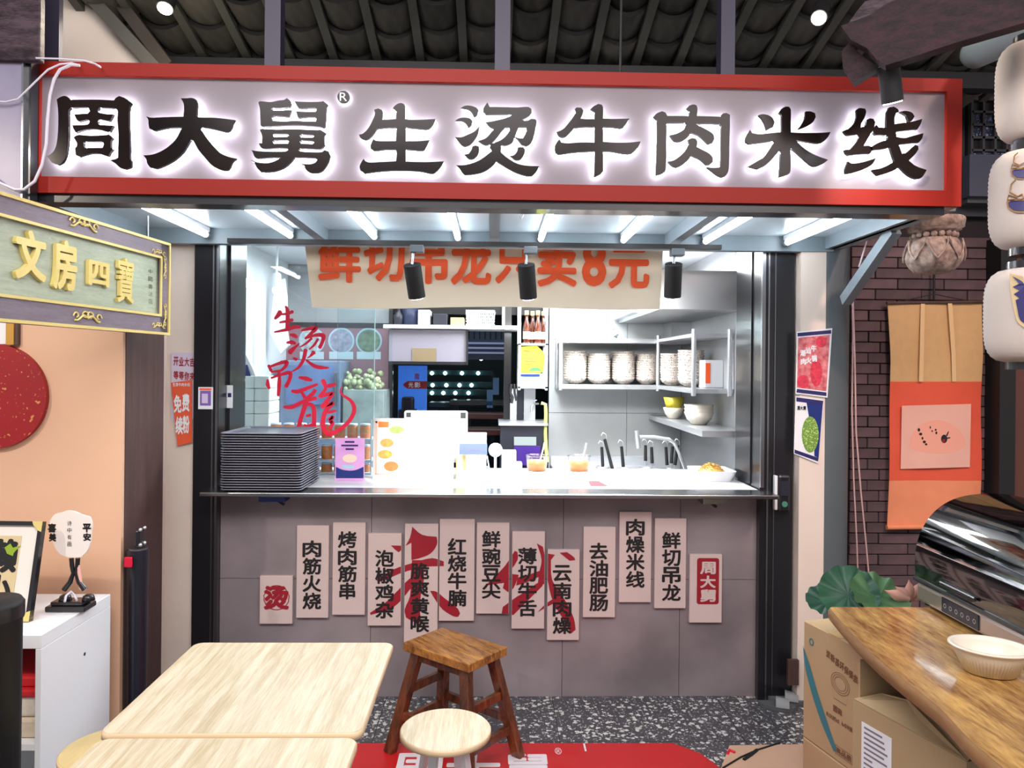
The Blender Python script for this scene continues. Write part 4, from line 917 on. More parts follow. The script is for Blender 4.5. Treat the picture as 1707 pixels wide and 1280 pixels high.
# crumpled clear plastic bag on the rack
mb = MB(); c0 = Vector((XW(985, 5.2), 5.2, zt + .001)); rr_ = random.Random(4); rows_ = 14; cols = 26; vs = []
for j in range(rows_ + 1):
    el = PI / 2 * j / rows_
    for i in range(cols):
        a = 2 * PI * i / cols; k = 1 + rr_.uniform(-.09, .09); skew = .35 * math.sin(el)
        vs.append(c0 + Vector((.18 * math.cos(el) * math.cos(a) * k + .05 * skew, .13 * math.cos(el) * math.sin(a) * k, .135 * math.sin(el) * k)))
mb.add(vs, [(j * cols + i, j * cols + (i + 1) % cols, (j + 1) * cols + (i + 1) % cols, (j + 1) * cols + i) for j in range(rows_) for i in range(cols)])
pb = mb.build('plastic_bag', M('crumpled_bag', (206, 222, 226), .18, coat=.6), None, c0); tag(pb, 'crumpled clear plastic bag lying on top of the steel wall rack', 'bag')
# hood
t = thing('extractor_hood', 'brushed steel extractor hood under the kitchen ceiling', 'hood', (1.0, 4.6, 1.92))
MB().box(XW(1100, 4.02), KX1 - .004, 4.02, 5.36, ZW(512, 4.02), ZW(447, 4.02)).build('canopy_box', M('hood_grey', (170, 170, 172), .4, .4, noise=.1, scale=3), t)
MB().box(XW(1035, 5.0), XW(1110, 4.9), 4.6, 5.36, 1.945, 1.965).build('hood_lip', m_steel, t)
MB().box(XW(1115, 5.2), XW(1160, 5.2), 5.15, 5.38, 1.80, 1.93).build('duct', m_steel, t)
# small steel shelf
t = thing('small_wall_shelf', 'small stainless shelf on one leg below the bowl rack', 'shelf', (1.24, 4.6, 1.27))
MB().box(1.125, KX1 - .003, 4.0, 5.38, 1.235, 1.268).build('shelf_top', m_steel, t)
MB().box(KX1 - .04, KX1 - .003, 4.0, 4.04, .99, 1.235).build('leg', m_steel, t)
o = bowl_mesh(.07, .075, m_plastic).build('round_food_tub', m_plastic, None, (XW(1124, 4.95), 4.95, 1.2685)); 
for v in o.data.vertices: v.co -= Vector((0, 0, 0))
# (mesh was built about the world origin: put it back there)
for v in o.data.vertices: v.co += Vector(o.location)
o.location = (XW(1124, 4.95), 4.95, 1.2685); tag(o, 'cream round tub under the yellow ribbed cups on the small shelf', 'food tub')
mb = MB()
mb.lathe((0, 0, 0), [(0, .003), (.048, .003), (.066, .075), (.064, .075), (.047, .008), (0, .007)], 48, fn=lambda a, j, z: 1 + .03 * (1 if int(a / (2 * PI) * 48 + .5) % 2 else -1) * (j in (1, 2)))
yc = mb.build('ribbed_cup', M('yellow_ribbed', (206, 190, 60), .4)); tag(yc, 'yellow ribbed cup standing in the cream tub on the small shelf', 'cup', 'yellow ribbed cups'); yc.location = (XW(1124, 4.95), 4.95, 1.335)
for k in range(3):
    o2 = o.copy(); COL.objects.link(o2); o2.location = (XW(1166, 4.45), 4.45, 1.2685 + k * .022); o2.scale = (1.25, 1.25, 1.0)
    tag(o2, ['lowest', 'middle', 'topmost'][k] + ' cream round tub of three nested on the small shelf', 'food tub', 'nested cream tubs')
# poster hanging on the right kitchen wall edge
RP = Plane((KX1 - .002, 4, 1.5), (0, -1, 0), (0, 0, 1))
t = thing('wall_poster', 'narrow white and orange poster on the kitchen side wall', 'poster', (KX1 - .004, 3.9, 1.4))
MB().box(KX1 - .004, KX1 - .001, 3.78, 3.90, ZW(655, 3.84), ZW(508, 3.84)).build('paper', m_white, t)
MB().box(KX1 - .006, KX1 - .004, 3.79, 3.86, ZW(603, 3.84), ZW(515, 3.84)).build('orange_print', m_orange, t)
MB().cyl((KX1 - .006, 3.84, ZW(632, 3.84)), (KX1 - .004, 3.84, ZW(632, 3.84)), .05, n=20).build('red_spot', m_redink, t)

# ------------------------------------------------------------------ kitchen middle: shelf, cupboard, rack, sink
t = thing('wall_shelf', 'long white shelf above the white cupboard at the back of the kitchen', 'shelf', (XW(755, 5.1), 5.2, ZW(548, 5.1)))
MB().box(XW(640, 5.1), XW(862, 5.1), 5.05, 5.38, ZW(549, 5.05), ZW(543, 5.05)).build('board', m_white, t)
MB().box(XW(836, 5.05), XW(841, 5.05), 5.04, 5.06, ZW(549, 5.05), 2.05).build('upright', m_alu, t)
zs = ZW(543, 5.05) + .001
def onshelf(nm, lb, cat, x0, x1, top, mat, y=5.12, d=.16, b=.004):
    o = MB().box(XW(x0, y), XW(x1, y), y, y + d, zs, ZW(top, y), b).build(nm, mat, None, ((XW(x0, y) + XW(x1, y)) / 2, y + d / 2, zs)); tag(o, lb, cat); return o
mdk = M('dark_plastic', (34, 36, 48), .4)
o = MB().lathe((XW(683, 5.15), 5.18, zs), [(0, 0), (.05, 0), (.058, .14), (.052, .14), (.045, .01), (0, .008)], 20).build('dark_bucket', M('dark_navy_tub', (30, 40, 70), .5), None, (XW(683, 5.15), 5.18, zs)); tag(o, 'dark navy tub on the long white kitchen shelf', 'tub')
o = MB().lathe((XW(664, 5.15), 5.18, zs), [(0, 0), (.035, 0), (.04, .07), (.015, .1), (.015, .13), (0, .13)], 16).build('dark_jar', mdk, None, (XW(664, 5.15), 5.18, zs)); tag(o, 'small dark jar at the glass end of the kitchen shelf', 'jar')
onshelf('white_carton', 'small white carton between the navy tub and the black box on the shelf', 'box', 696, 716, 518, m_white)
onshelf('black_box', 'black box next to the white carton on the kitchen shelf', 'box', 721, 745, 524, mdk)
onshelf('kraft_box', 'low kraft box beside the white basket on the shelf', 'box', 750, 773, 530, m_card)
t = thing('white_basket', 'white perforated plastic basket on the long kitchen shelf', 'basket', (XW(800, 5.12), 5.2, zs))
bx0, bx1 = XW(776, 5.12), XW(824, 5.12); zt2 = ZW(519, 5.12)
MB().box(bx0 + .01, bx1 - .01, 5.13, 5.29, zs, zs + .006).build('floor_plate', m_white, t)
mb = MB()
for i in range(14):
    x = bx0 + .012 + (bx1 - bx0 - .024) * i / 13; x2 = bx0 + (bx1 - bx0) * i / 13
    mb.beam((x, 5.13, zs), (x2, 5.118, zt2), .006, .004)
    mb.beam((x, 5.29, zs), (x2, 5.30, zt2), .006, .004)
for i in range(5):
    z = zs + .006 + (zt2 - zs) * i / 5; mb.box(bx0, bx1, 5.121, 5.127, z, z + .008)
mb.build('mesh_wall', m_white, t, kind='stuff')
MB().box(bx0 - .006, bx1 + .006, 5.11, 5.12, zt2 - .006, zt2 + .006).box(bx0 - .006, bx0, 5.11, 5.3, zt2 - .006, zt2 + .006).box(bx1, bx1 + .006, 5.11, 5.3, zt2 - .006, zt2 + .006).build('rim', m_white, t)
t = thing('hanging_cupboard', 'pale grey hanging cupboard with a kraft card taped on its front', 'cupboard', (XW(710, 5.1), 5.2, ZW(607, 5.1)))
MB().box(XW(648, 5.1), XW(777, 5.1), 5.10, 5.38, ZW(604, 5.1), ZW(551, 5.1)).build('body', m_mat and M('cupboard_mauve', (128, 124, 136), .45), t)
MB().box(XW(648, 5.1), XW(779, 5.1), 5.09, 5.10, ZW(609, 5.1), ZW(604, 5.1)).build('bottom_edge', m_blk, t)
MB().box(XW(777, 5.1), XW(780, 5.1), 5.085, 5.10, ZW(609, 5.1), ZW(551, 5.1)).build('side_edge', m_blk, t)
MB().box(XW(687, 5.1), XW(727, 5.1), 5.094, 5.10, ZW(606, 5.1), ZW(582, 5.1)).build('kraft_card', M('brown_card', (120, 104, 78), .7), t)
# bottle rack
RY = 5.1
t = thing('bottle_rack', 'narrow white metal rack with liquor bottles and bags beside the tiled wall', 'rack', (XW(888, RY), 5.2, ZW(648, RY)))
for px_ in (866, 911):
    MB().box(XW(px_, RY) - .008, XW(px_, RY) + .008, RY, RY + .016, ZW(650, RY), 2.1).build('upright', m_white, t)
    MB().box(XW(px_, RY) - .008, XW(px_, RY) + .008, 5.36, 5.376, ZW(650, RY), 2.1).build('upright', m_white, t)
for py in (572, 644): MB().box(XW(864, RY), XW(913, RY), RY, 5.38, ZW(py, RY) - .012, ZW(py, RY)).build('shelf_board', m_white, t)
zb1 = ZW(572, RY) + .001; zb2 = ZW(644, RY) + .001
bot = None
for i, (px_, yy) in enumerate(((877, 5.14), (887, 5.2), (896, 5.14), (905, 5.19))):
    xx = XW(px_, yy)
    if bot is None:
        bot = thing('liquor_bottle', 'x', 'bottle', (xx, yy, zb1), 'brown liquor bottles on the rack')
        MB().lathe((xx, yy, zb1), [(0, 0), (.022, 0), (.024, .01), (.024, .12), (.012, .16), (.011, .2), (0, .2)], 16).build('glass_body', m_bottle, bot)
        MB().lathe((xx, yy, zb1 + .195), [(.0135, 0), (.0135, .03), (0, .03)], 12).build('gold_cap', m_gold, bot)
        MB().lathe((xx, yy, zb1 + .03), [(.0247, 0), (.0247, .05)], 16).build('label_band', m_banner, bot)
        o = bot
    else: o = dup(bot, (xx, yy, zb1))
    o['label'] = ['first brown liquor bottle, nearest the hall opening, on the rack', 'brown liquor bottle standing further back between the first two', 'brown liquor bottle in the front row, second from the tiled wall', 'brown liquor bottle closest to the tiled wall'][i]
yb = MB(); q = [(868, 578), (895, 576), (902, 583), (908, 590), (906, 620), (868, 628)]; yp = front(5.13); patch_px(yb, q, yp, -.05, 0, smooth=False)
yb = yb.build('yellow_bag', m_yellow, None, (XW(886, 5.13), 5.15, zb2)); tag(yb, 'bright yellow seasoning bag standing on the bottle rack', 'bag')
mb = MB(); [rect(mb, yp, 873, y, 873 + w_, y + 2, .001) for y, w_ in ((584, 10), (590, 8), (596, 20), (601, 22), (606, 12))]; mb.build('print_block', m_brownink, yb, kind='stuff')
mb = MB(); patch_px(mb, [(880, 618), (888, 612), (897, 613), (904, 619)], yp, .0011); mb.build('green_print', M('green_print', (60, 140, 70), .5), yb)
pk = MB().box(XW(866, 5.11), XW(907, 5.11), 5.11, 5.16, zb2, ZW(622, 5.11), .006).build('clear_packet', M('pale_cyan_packet', (176, 206, 214), .3), None, (XW(886, 5.11), 5.13, zb2)); tag(pk, 'pale packet with a blue stripe lying before the yellow bag', 'packet')
MB().box(XW(868, 5.105), XW(900, 5.105), 5.106, 5.109, ZW(627, 5.1), ZW(623, 5.1)).build('blue_stripe', m_blue, pk)
# white panels and sink unit beneath the rack
t = thing('sink_unit', 'dark sink unit with a steel edge and purple front below the bottle rack', 'sink', (XW(872, 5.0), 5.1, 0))
MB().box(XW(835, 5.0), XW(912, 5.0), 5.0, 5.38, 0, ZW(709, 5.0)).build('cabinet', mdk, t)
MB().box(XW(832, 5.0), XW(914, 5.0), 4.98, 5.39, ZW(709, 5.0), ZW(705, 5.0)).build('steel_edge', m_steel, t)
MB().box(XW(858, 4.99), XW(895, 4.99), 4.99, 5.0, ZW(742, 5.0), ZW(728, 5.0)).build('grey_panel', M('grey_drawer', (150, 160, 158), .4), t)
MB().box(XW(858, 4.99), XW(902, 4.99), 4.985, 5.0, ZW(775, 5.0), ZW(743, 5.0)).build('purple_panel', M('purple_front', (66, 36, 130), .4), t)
for x0, x1, mt, lb in ((851, 862, m_white, 'narrow white splash board next to the hall opening'), (863, 873, mdk, 'narrow dark splash board between two white ones'), (874, 893, m_white, 'wide white splash board behind the small tap')):
    o = MB().box(XW(x0, 5.3), XW(x1, 5.3), 5.30, 5.32, ZW(705, 5.3), ZW(648, 5.3)).build('splash_board', mt, None, (XW(x0, 5.3), 5.3, ZW(705, 5.3))); tag(o, lb, 'board')
o = MB().tube([P(897, 673, 5.305), P(890, 673, 5.2), P(886, 678, 5.18), P(886, 686, 5.18)], .008, 10).tube([P(889, 673, 5.2), P(889, 667, 5.2), P(895, 667, 5.2)], .005, 8).build('sink_tap', m_steel, None, P(889, 690, 5.2)); tag(o, 'small chrome tap over the sink unit', 'tap')
o = MB().tube([P(902, 672, 5.0), P(909, 674, 5.0), P(910, 690, 5.0), P(909, 720, 5.0), P(910, 745, 4.98), P(912, 770, 4.95)], .012, 10).build('yellow_hose', M('yellow_green_hose', (206, 214, 110), .4), None, P(909, 770, 5.0)); tag(o, 'yellow green hose hanging down beside the sink', 'hose')
o = MB().tube([P(852, 640, 5.1), P(850, 655, 5.1), P(854, 662, 5.1), P(852, 672, 5.1)], .012, 8).tube([P(857, 640, 5.1), P(858, 655, 5.1), P(861, 668, 5.1)], .008, 8).build('hanging_tongs', m_blkm, None, P(854, 650, 5.1)); tag(o, 'black tongs hanging at the side of the bottle rack', 'tongs')
# frame of the hall opening
S('trim_13', MB().box(XW(648, 5.36), XW(655, 5.36), 5.34, 5.39, 0, 2.3).box(XW(840, 5.36), XW(852, 5.36), 5.34, 5.39, ZW(700, 5.36), 2.3), m_blk)

# ------------------------------------------------------------------ the hall seen through the opening
BLH = front(6.6)
bb = thing('blue_banner', 'tall blue banner with a red oval standing in the dark hall', 'banner', (XW(688, 6.6), 6.6, 0))
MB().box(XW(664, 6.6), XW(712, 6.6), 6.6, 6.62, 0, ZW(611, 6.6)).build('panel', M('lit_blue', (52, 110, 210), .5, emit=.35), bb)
mb = MB(); a0, b1 = BLH.ab(672, 635); a1, b0 = BLH.ab(712, 648)
mb.prism([(a0 + .04, b0), (a1, b0), (a1, b1), (a0 + .04, b1), (a0 + .01, b1 - .02), (a0, (b0 + b1) / 2), (a0 + .01, b0 + .02)], BLH, .001, .004); ro = mb.build('red_oval', m_redink, bb)
mb = MB(); put(mb, '光', BLH, 681, 637, 689, 646, h0=.006, h1=.006); put(mb, '影', BLH, 691, 637, 701, 646, h0=.006, h1=.006); mb.build('lettering', m_white, ro)
mb = MB(); put(mb, '南', BLH, 691, 622, 699, 633, h0=.003, h1=.003); mb.build('lettering', m_redink, bb)
o = MB().box(XW(672, 6.5), XW(692, 6.5), 6.4, 6.5, 0, ZW(662, 6.5), .02).box(XW(667, 6.5), XW(697, 6.5), 6.38, 6.52, 0, ZW(682, 6.5), .02).build('dark_chair', mdk, None, (XW(682, 6.5), 6.45, 0)); tag(o, 'dark high backed seat in front of the blue banner', 'chair')
lb_i = 0
rowsL = [(622, (720, 742, 770, 797), 9.5), (642, (721, 744, 766, 786), 8.5), (655, (720, 739, 759, 781), 7.8), (598, (802,), 9.5)]
names = ['upper row', 'middle row', 'lower row', 'high under the cupboard']
for ri, (py, xs_, yy) in enumerate(rowsL):
    z_ = ZW(py, yy)
    if len(xs_) > 1:
        t = thing('lamp_rail', 'dark teal rail carrying the %s of small round hall lamps' % names[ri], 'lamp rail', (XW(760, yy), yy, 0))
        MB().box(XW(704, yy), XW(822, yy), yy + .03, yy + .10, z_ - .03, z_ + .03).build('rail', M('rail_teal', (20, 52, 58), .4) if ri == 0 else MATS['rail_teal'], t)
        for xx in (704, 822): MB().box(XW(xx, yy) - .02, XW(xx, yy) + .02, yy + .04, yy + .09, 0, z_).build('post', mdk, t)
    else:
        t = thing('hanging_lamp', 'single small white lamp high in the dark hall', 'lamp', (XW(802, yy), yy, z_))
        MB().cyl((XW(802, yy), yy, z_ + .02), (XW(802, yy), yy, 2.6), .008, n=6).build('rod', mdk, t)
    for k, px_ in enumerate(xs_):
        c = P(px_, py, yy)
        MB().sphere(c, .022 * yy / 9, 12, 8).build('bulb', M('cyan_lamp', (210, 250, 250), emit=7) if lb_i == 0 else MATS['cyan_lamp'], t)
        lb_i += 1
for i, (x0, x1, py, yy, mt, lb) in enumerate(((715, 850, 672, 7.4, m_hall, 'dark teal bench back furthest away in the hall'), (750, 852, 668, 7.0, M('bench_black', (22, 22, 26), .3), 'black bench back in the dark hall'), (770, 850, 690, 6.6, M('table_redwood', (86, 36, 30), .35), 'red brown table edge in the hall'), (780, 862, 716, 6.1, M('table_redwood2', (96, 44, 36), .35), 'nearest red brown table in the hall'))):
    zt_ = ZW(py, yy)
    t = thing('hall_table' if i > 1 else 'hall_bench', lb, 'table' if i > 1 else 'bench', (XW(x0, yy), yy, 0))
    MB().box(XW(x0, yy), XW(x1, yy) + .2, yy, yy + .3, zt_ - .05, zt_, .006).build('top', mt, t)
    for xx in (XW(x0, yy) + .05, XW(x1, yy) + .1): MB().box(xx - .025, xx + .025, yy + .12, yy + .18, 0, zt_ - .05).build('leg', mdk, t)
t = struct(bpy.data.objects.new('hall_screen', None)); COL.objects.link(t); t.location = (XW(810, 7.5), 7.5, 1.6)  # slatted screen hung in the hall, backing and slats given a faint glow
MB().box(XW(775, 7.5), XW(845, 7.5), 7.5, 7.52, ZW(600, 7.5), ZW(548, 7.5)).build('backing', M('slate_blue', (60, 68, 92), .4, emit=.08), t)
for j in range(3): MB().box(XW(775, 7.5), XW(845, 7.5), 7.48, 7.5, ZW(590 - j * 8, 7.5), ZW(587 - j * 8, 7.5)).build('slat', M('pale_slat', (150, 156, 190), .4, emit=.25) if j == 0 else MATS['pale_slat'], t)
for j in range(7): MB().box(XW(780 + j * 9, 7.48), XW(782 + j * 9, 7.48), 7.47, 7.5, ZW(566, 7.5), ZW(549, 7.5)).build('bar', m_blkm, t)
for x0, x1, y0, y1 in ((822, 832, 630, 658), (812, 822, 650, 680)):
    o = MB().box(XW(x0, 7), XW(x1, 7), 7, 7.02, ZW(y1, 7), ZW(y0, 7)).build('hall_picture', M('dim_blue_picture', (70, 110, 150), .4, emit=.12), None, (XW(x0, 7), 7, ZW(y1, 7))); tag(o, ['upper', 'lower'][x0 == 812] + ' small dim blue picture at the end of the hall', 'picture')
lamp('AREA', 'hall_light', (-.6, 7.6, 2.5), (-.6, 7.6, 0), 12, (.6, .95, 1), 1.5)

# ------------------------------------------------------------------ kitchen seen through the left glass
BKY = 5.30
t = thing('picture_menu_board', 'wine red back wall menu board with round dish pictures', 'menu board', (XW(580, 5.3), 5.36, ZW(600, 5.3)))
LP = front(5.36)
MB().box(XW(470, 5.36), XW(650, 5.36), 5.36, 5.388, ZW(700, 5.36), ZW(543, 5.36)).build('backing', M('wine_board', (150, 112, 124), .45), t)
MB().box(XW(470, 5.36), XW(650, 5.36), 5.352, 5.36, ZW(549, 5.36), ZW(541, 5.36)).build('top_rail', mdk, t)
for x, c in ((520, (176, 186, 190)), (569, (150, 150, 170)), (615, (110, 130, 110))):
    mb = MB(); ellipse(mb, LP, x, 568, 22, 22, .002); pic = mb.build('plate_picture', m_cyan, t)
    mb = MB(); ellipse(mb, LP, x, 568, 19, 19, .004); mb.build('dish_picture', M('dish_pic', c, .5, noise=.5, scale=25), pic)
    mb = MB(); rect(mb, LP, x - 20, 586, x + 20, 599, .004); mb.build('caption_box', M('caption_box', (196, 214, 224), .5), pic)
for x, ch in ((560, '油'), (569, '米'), (578, '丁'), (607, '粗'), (616, '米'), (625, '线')):
    pass
t = thing('blue_fridge', 'pale blue fridge standing by the back wall behind the glass', 'fridge', (XW(530, 5.1), 5.1, 0))
MB().box(XW(466, 5.0), XW(568, 5.0), 5.0, 5.34, 0, ZW(604, 5.0), .01).build('body', M('fridge_blue', (112, 130, 158), .4, noise=.25, scale=5), t)
MB().box(XW(478, 5.0), XW(556, 5.0), 4.985, 5.0, ZW(598 + 4, 5.0) - .3, ZW(612, 5.0)).build('door', M('fridge_door', (92, 116, 160), .3, noise=.2, scale=8), t)
MB().box(XW(560, 5.0), XW(563, 5.0), 4.96, 4.985, ZW(680, 5.0), ZW(625, 5.0)).build('handle', m_alu, t)
t = thing('ingredient_crate', 'grey crate of pale green vegetables behind the glass', 'crate', (XW(600, 5.0), 5.05, ZW(700, 5.0)))
MB().box(XW(572, 5.0), XW(640, 5.0), 5.0, 5.3, .0, ZW(652, 5.0), .004).build('body', M('crate_grey', (140, 150, 150), .6, noise=.3, scale=12), t)
mb = MB(); c0 = Vector(P(607, 648, 5.1)); rr_ = random.Random(9)
for i in range(70):
    mb.sphere(c0 + Vector((rr_.uniform(-.12, .12), rr_.uniform(-.05, .1), rr_.uniform(-.03, .12))), rr_.uniform(.012, .024), 7, 5)
mb.build('vegetables', M('pale_greens', (176, 180, 140), .6, noise=.35, scale=30), t, kind='stuff')
for i, (x0, x1, py) in enumerate(((378, 450, 718), (378, 450, 694), (378, 450, 676), (379, 450, 658), (379, 449, 644))):
    for j in range(2):
        xm = (x0 + x1) / 2; a, b = (x0 + 28, xm + 10) if j == 0 else (xm + 10, x1)
        yy = 4.25; z0 = ZW(735 - 21 * i, yy); z1 = ZW(735 - 21 * (i + 1), yy)
        c = (XW((a + b) / 2, yy), yy + .1, z0)
        o = MB().box(XW(a, yy), XW(b, yy) - .001, yy, yy + .2, z0, z1 - .0015, .006).build('foam_box', m_foam, None, c)
        tag(o, '%s white foam box in the %s pile behind the trays' % (['lowest', 'second', 'middle', 'fourth', 'topmost'][i], ['outer', 'inner'][j]), 'box', 'white foam boxes behind the trays')
t = thing('apron', 'white apron hanging on the kitchen wall behind the glass', 'apron', P(470, 560, 4.9))
mb = MB(); ap = front(4.9)
patch_px(mb, [(462, 470), (476, 465), (480, 500), (478, 540), (484, 575), (470, 590), (452, 555), (456, 510)], ap, 0, .03, smooth=False); mb.build('cloth', m_white, t)
t = thing('cloth_hook_bag', 'white cloth with a blue bottom hanging over the foam boxes', 'cloth', P(405, 620, 4.3))
mb = MB(); ap = front(4.3); patch_px(mb, [(402, 585), (412, 588), (424, 612), (430, 627), (398, 627), (396, 600)], ap, 0, .04, smooth=False); mb.build('cloth', m_white, t)
mb = MB(); patch_px(mb, [(404, 609), (416, 608), (422, 627), (402, 627)], ap, .041, .046, smooth=False); mb.build('blue_bag', m_blue, t)
for i, (px_, py) in enumerate(((396, 573), (409, 566))):
    t = thing('wall_socket', ['lower', 'upper'][i] + ' white wall socket behind the glass', 'socket', P(px_, py, 4.6), 'white wall sockets')
    q = P(px_, py, 4.6); MB().box(q.x - .013, q.x + .013, 4.6, 4.61, q.z - .045, q.z + .045, .002).build('plate', m_white, t)
    MB().box(q.x - .007, q.x + .007, 4.594, 4.6, q.z + .008, q.z + .03).build('socket_hole', m_blkm, t); MB().box(q.x - .007, q.x + .007, 4.594, 4.6, q.z - .03, q.z - .008).build('socket_hole', m_blkm, t)
S('wall_kitchen_socket_panel', MB().box(KX0, XW(425, 4.62), 4.612, 4.64, ZW(640, 4.6), ZW(540, 4.6)), m_white)
# kitchen track lamps glaring through the glass
for i, (px_, py) in enumerate(((405, 468), (462, 482))):
    q = P(px_, py, 4.3 + .3 * i)
    t = thing('kitchen_spot_lamp', ['larger', 'smaller'][i] + ' glaring white ceiling spot lamp seen through the glass pane', 'lamp', q, 'glaring kitchen ceiling lamps')
    d = Vector((.15, -.35, -.9)).normalized()
    MB().cyl(q - d * .10, q, .035 - .008 * i, n=20).build('housing', m_white, t)
    MB().sphere(q + d * .006, .036 - .008 * i, 16, 10).build('bulb', M('bulb_glare', (240, 250, 255), emit=26) if i == 0 else MATS['bulb_glare'], t)
    MB().cyl(q - d * .10, (q.x, q.y, KZ), .008, n=8).build('stem', m_white, t)
# jars of orange sauce on a three tier rack behind the glass
t = thing('jar_rack', 'white three tier rack holding orange sauce jars behind the glass', 'rack', (XW(540, 4.1), 4.1, 1.02))
JY = 4.06
shelves = [(797, 'bottom'), (767, 'middle'), (732, 'top')]
for py, _ in shelves: MB().box(XW(448, JY), XW(622, JY), JY - .03, JY + .12, max(1.019, ZW(py, JY) - .008), max(1.026, ZW(py, JY) - .001)).build('tier', m_white, t)
for px_ in (449, 621): MB().box(XW(px_, JY) - .004, XW(px_, JY) + .004, JY - .028, JY - .02, 1.0185, ZW(700, JY)).build('upright', m_white, t)
jar0 = None
for py, wh in shelves:
    for k in range(8):
        px_ = 461 + k * 21.3; c = Vector((XW(px_, JY + .03), JY + .03, ZW(py, JY)))
        if jar0 is None:
            jar0 = thing('sauce_jar', 'x', 'jar', c)
            MB().lathe(c, [(0, 0), (.027, 0), (.029, .004), (.029, .062), (.025, .067), (0, .067)], 18).build('jar_body', m_orangejar, jar0)
            MB().lathe(c + Vector((0, 0, .0672)), [(.028, 0), (.028, .009), (0, .009)], 18).build('lid', m_white, jar0)
            MB().lathe(c + Vector((0, 0, .02)), [(.0294, 0), (.0294, .026)], 18).build('label_band', M('orange_label', (240, 150, 90), .4, noise=.3, scale=60), jar0)
            o = jar0
        else: o = dup(jar0, c)
        o['label'] = 'orange sauce jar with white lid on the %s tier behind the glass' % wh; o['group'] = 'orange sauce jars on the %s tier' % wh

# ------------------------------------------------------------------ posters left of the counter
LPP = front(3.612)
t = thing('opening_poster', 'pale lilac poster with dark red characters on the cream strip', 'poster', P(303, 640, 3.61))
a0, b1 = LPP.ab(286, 588); a1, b0 = LPP.ab(323, 742)
MB().box(a0, a1, 3.612, 3.616, b0 + .12, b1).build('paper', M('lilac_paper', (206, 196, 214), .6), t)
mb = MB(); row(mb, '开业大吉', LPP, 289, 327 - 2, 602, 15, dy=.6, h0=.0009, h1=.0009, off=.03); row(mb, '等等你来', LPP, 289, 325, 625, 14, dy=.8, h0=.0009, h1=.0009, off=.03); mb.build('lettering', m_redink, t)
t = thing('orange_refill_poster', 'orange poster with white characters below the lilac poster', 'poster', P(305, 690, 3.6))
mb = MB(); patch_px(mb, [(286, 638), (321, 633), (321, 737), (297, 743)], LPP, .0045, .0075, smooth=False); mb.build('paper', M('orange_paper', (222, 88, 52), .5), t)
mb = MB(); row(mb, '生烫牛肉米线', LPP, 289, 318, 641, 6, h0=.009, h1=.009, off=.02)
for ch, x0, y0, x1, y1 in (('免', 291, 658, 304, 688), ('费', 305, 656, 317, 686), ('续', 294, 694, 306, 724), ('粉', 306, 692, 317, 722)): put(mb, ch, LPP, x0, y0, x1, y1, h0=.009, h1=.009, off=.035)
mb.build('lettering', m_white, t)
mb = MB(); column(mb, '免费', LPP, 320, 652, 672, 4, 9, h0=.009, h1=.009); 
t = thing('small_notice', 'small white and purple notice stuck on the black post', 'notice', P(343, 665, 3.59))
NP = front(3.595); mb = MB(); rect(mb, NP, 331, 645, 355, 682, 0, .003); mb.build('paper', m_white, t)
mb = MB(); rect(mb, NP, 334, 651, 352, 676, .0035); mb.build('purple_print', M('lilac_print', (124, 92, 168), .5), t)
mb = MB(); rect(mb, NP, 337, 656, 347, 672, .0042); mb.build('pale_print', M('pale_lilac', (206, 190, 220), .5), t)
mb = MB(); rect(mb, NP, 333, 647, 353, 650, .0042); mb.build('red_strip', m_orange, t)
t = thing('white_slip', 'narrow white slip stuck on the dark jamb', 'notice', P(382, 662, 3.7)); NP2 = front(3.715)
mb = MB(); rect(mb, NP2, 378, 642, 388, 680, 0, .003); mb.build('paper', m_white, t); mb = MB(); rect(mb, NP2, 380, 655, 386, 662, .0035); mb.build('blue_print', m_navy, t)
# payment speaker on the right post
t = thing('card_reader', 'small black and white device fixed to the post at the counter end', 'device', P(1303, 820, 3.55))
q = P(1306, 822, 3.57); MB().box(q.x - .03, q.x + .03, 3.555, 3.59, q.z - .09, q.z + .09, .012).build('body', m_blk, t)
MB().box(q.x - .045, q.x - .031, 3.56, 3.588, q.z - .08, q.z + .085, .003).build('white_side', m_white, t)
MB().box(q.x - .02, q.x + .02, 3.551, 3.555, q.z - .01, q.z + .06).build('screen', mdk, t)
MB().cyl((q.x, 3.551, q.z - .05), (q.x, 3.5555, q.z - .05), .014, n=16).build('button', M('green_key', (70, 130, 110), .4), t)

# ------------------------------------------------------------------ left: carved beam end, marble panel, cables
o = MB().box(-2.6, XW(61, 2.50), 2.50, 2.53, ZW(101, 2.50, 60), 3.05, .004).build('carved_beam', m_carve, None, (-1.8, 2.4, 2.5)); tag(o, 'dark ring grained timber beam end above the sign at the shop corner', 'beam')
t = thing('marble_panel', 'pale violet marbled panel standing beside the red sign frame', 'panel', (-1.9, 2.55, 2.1))
MB().box(-2.7, XW(33, 2.52), 2.52, 2.56, 2.12, ZW(96, 2.52) + .0).build('face', M('violet_marble', (104, 98, 118), .35, rgb2=(150, 144, 166), scale=3, detail=8), t)
MB().box(XW(33, 2.52), XW(36, 2.52), 2.515, 2.56, 2.12, ZW(96, 2.52)).build('bright_edge', m_alu, t)
MB().box(XW(36, 2.52), XW(44, 2.52), 2.53, 2.57, 2.12, ZW(96, 2.52)).build('dark_edge', m_blk, t)
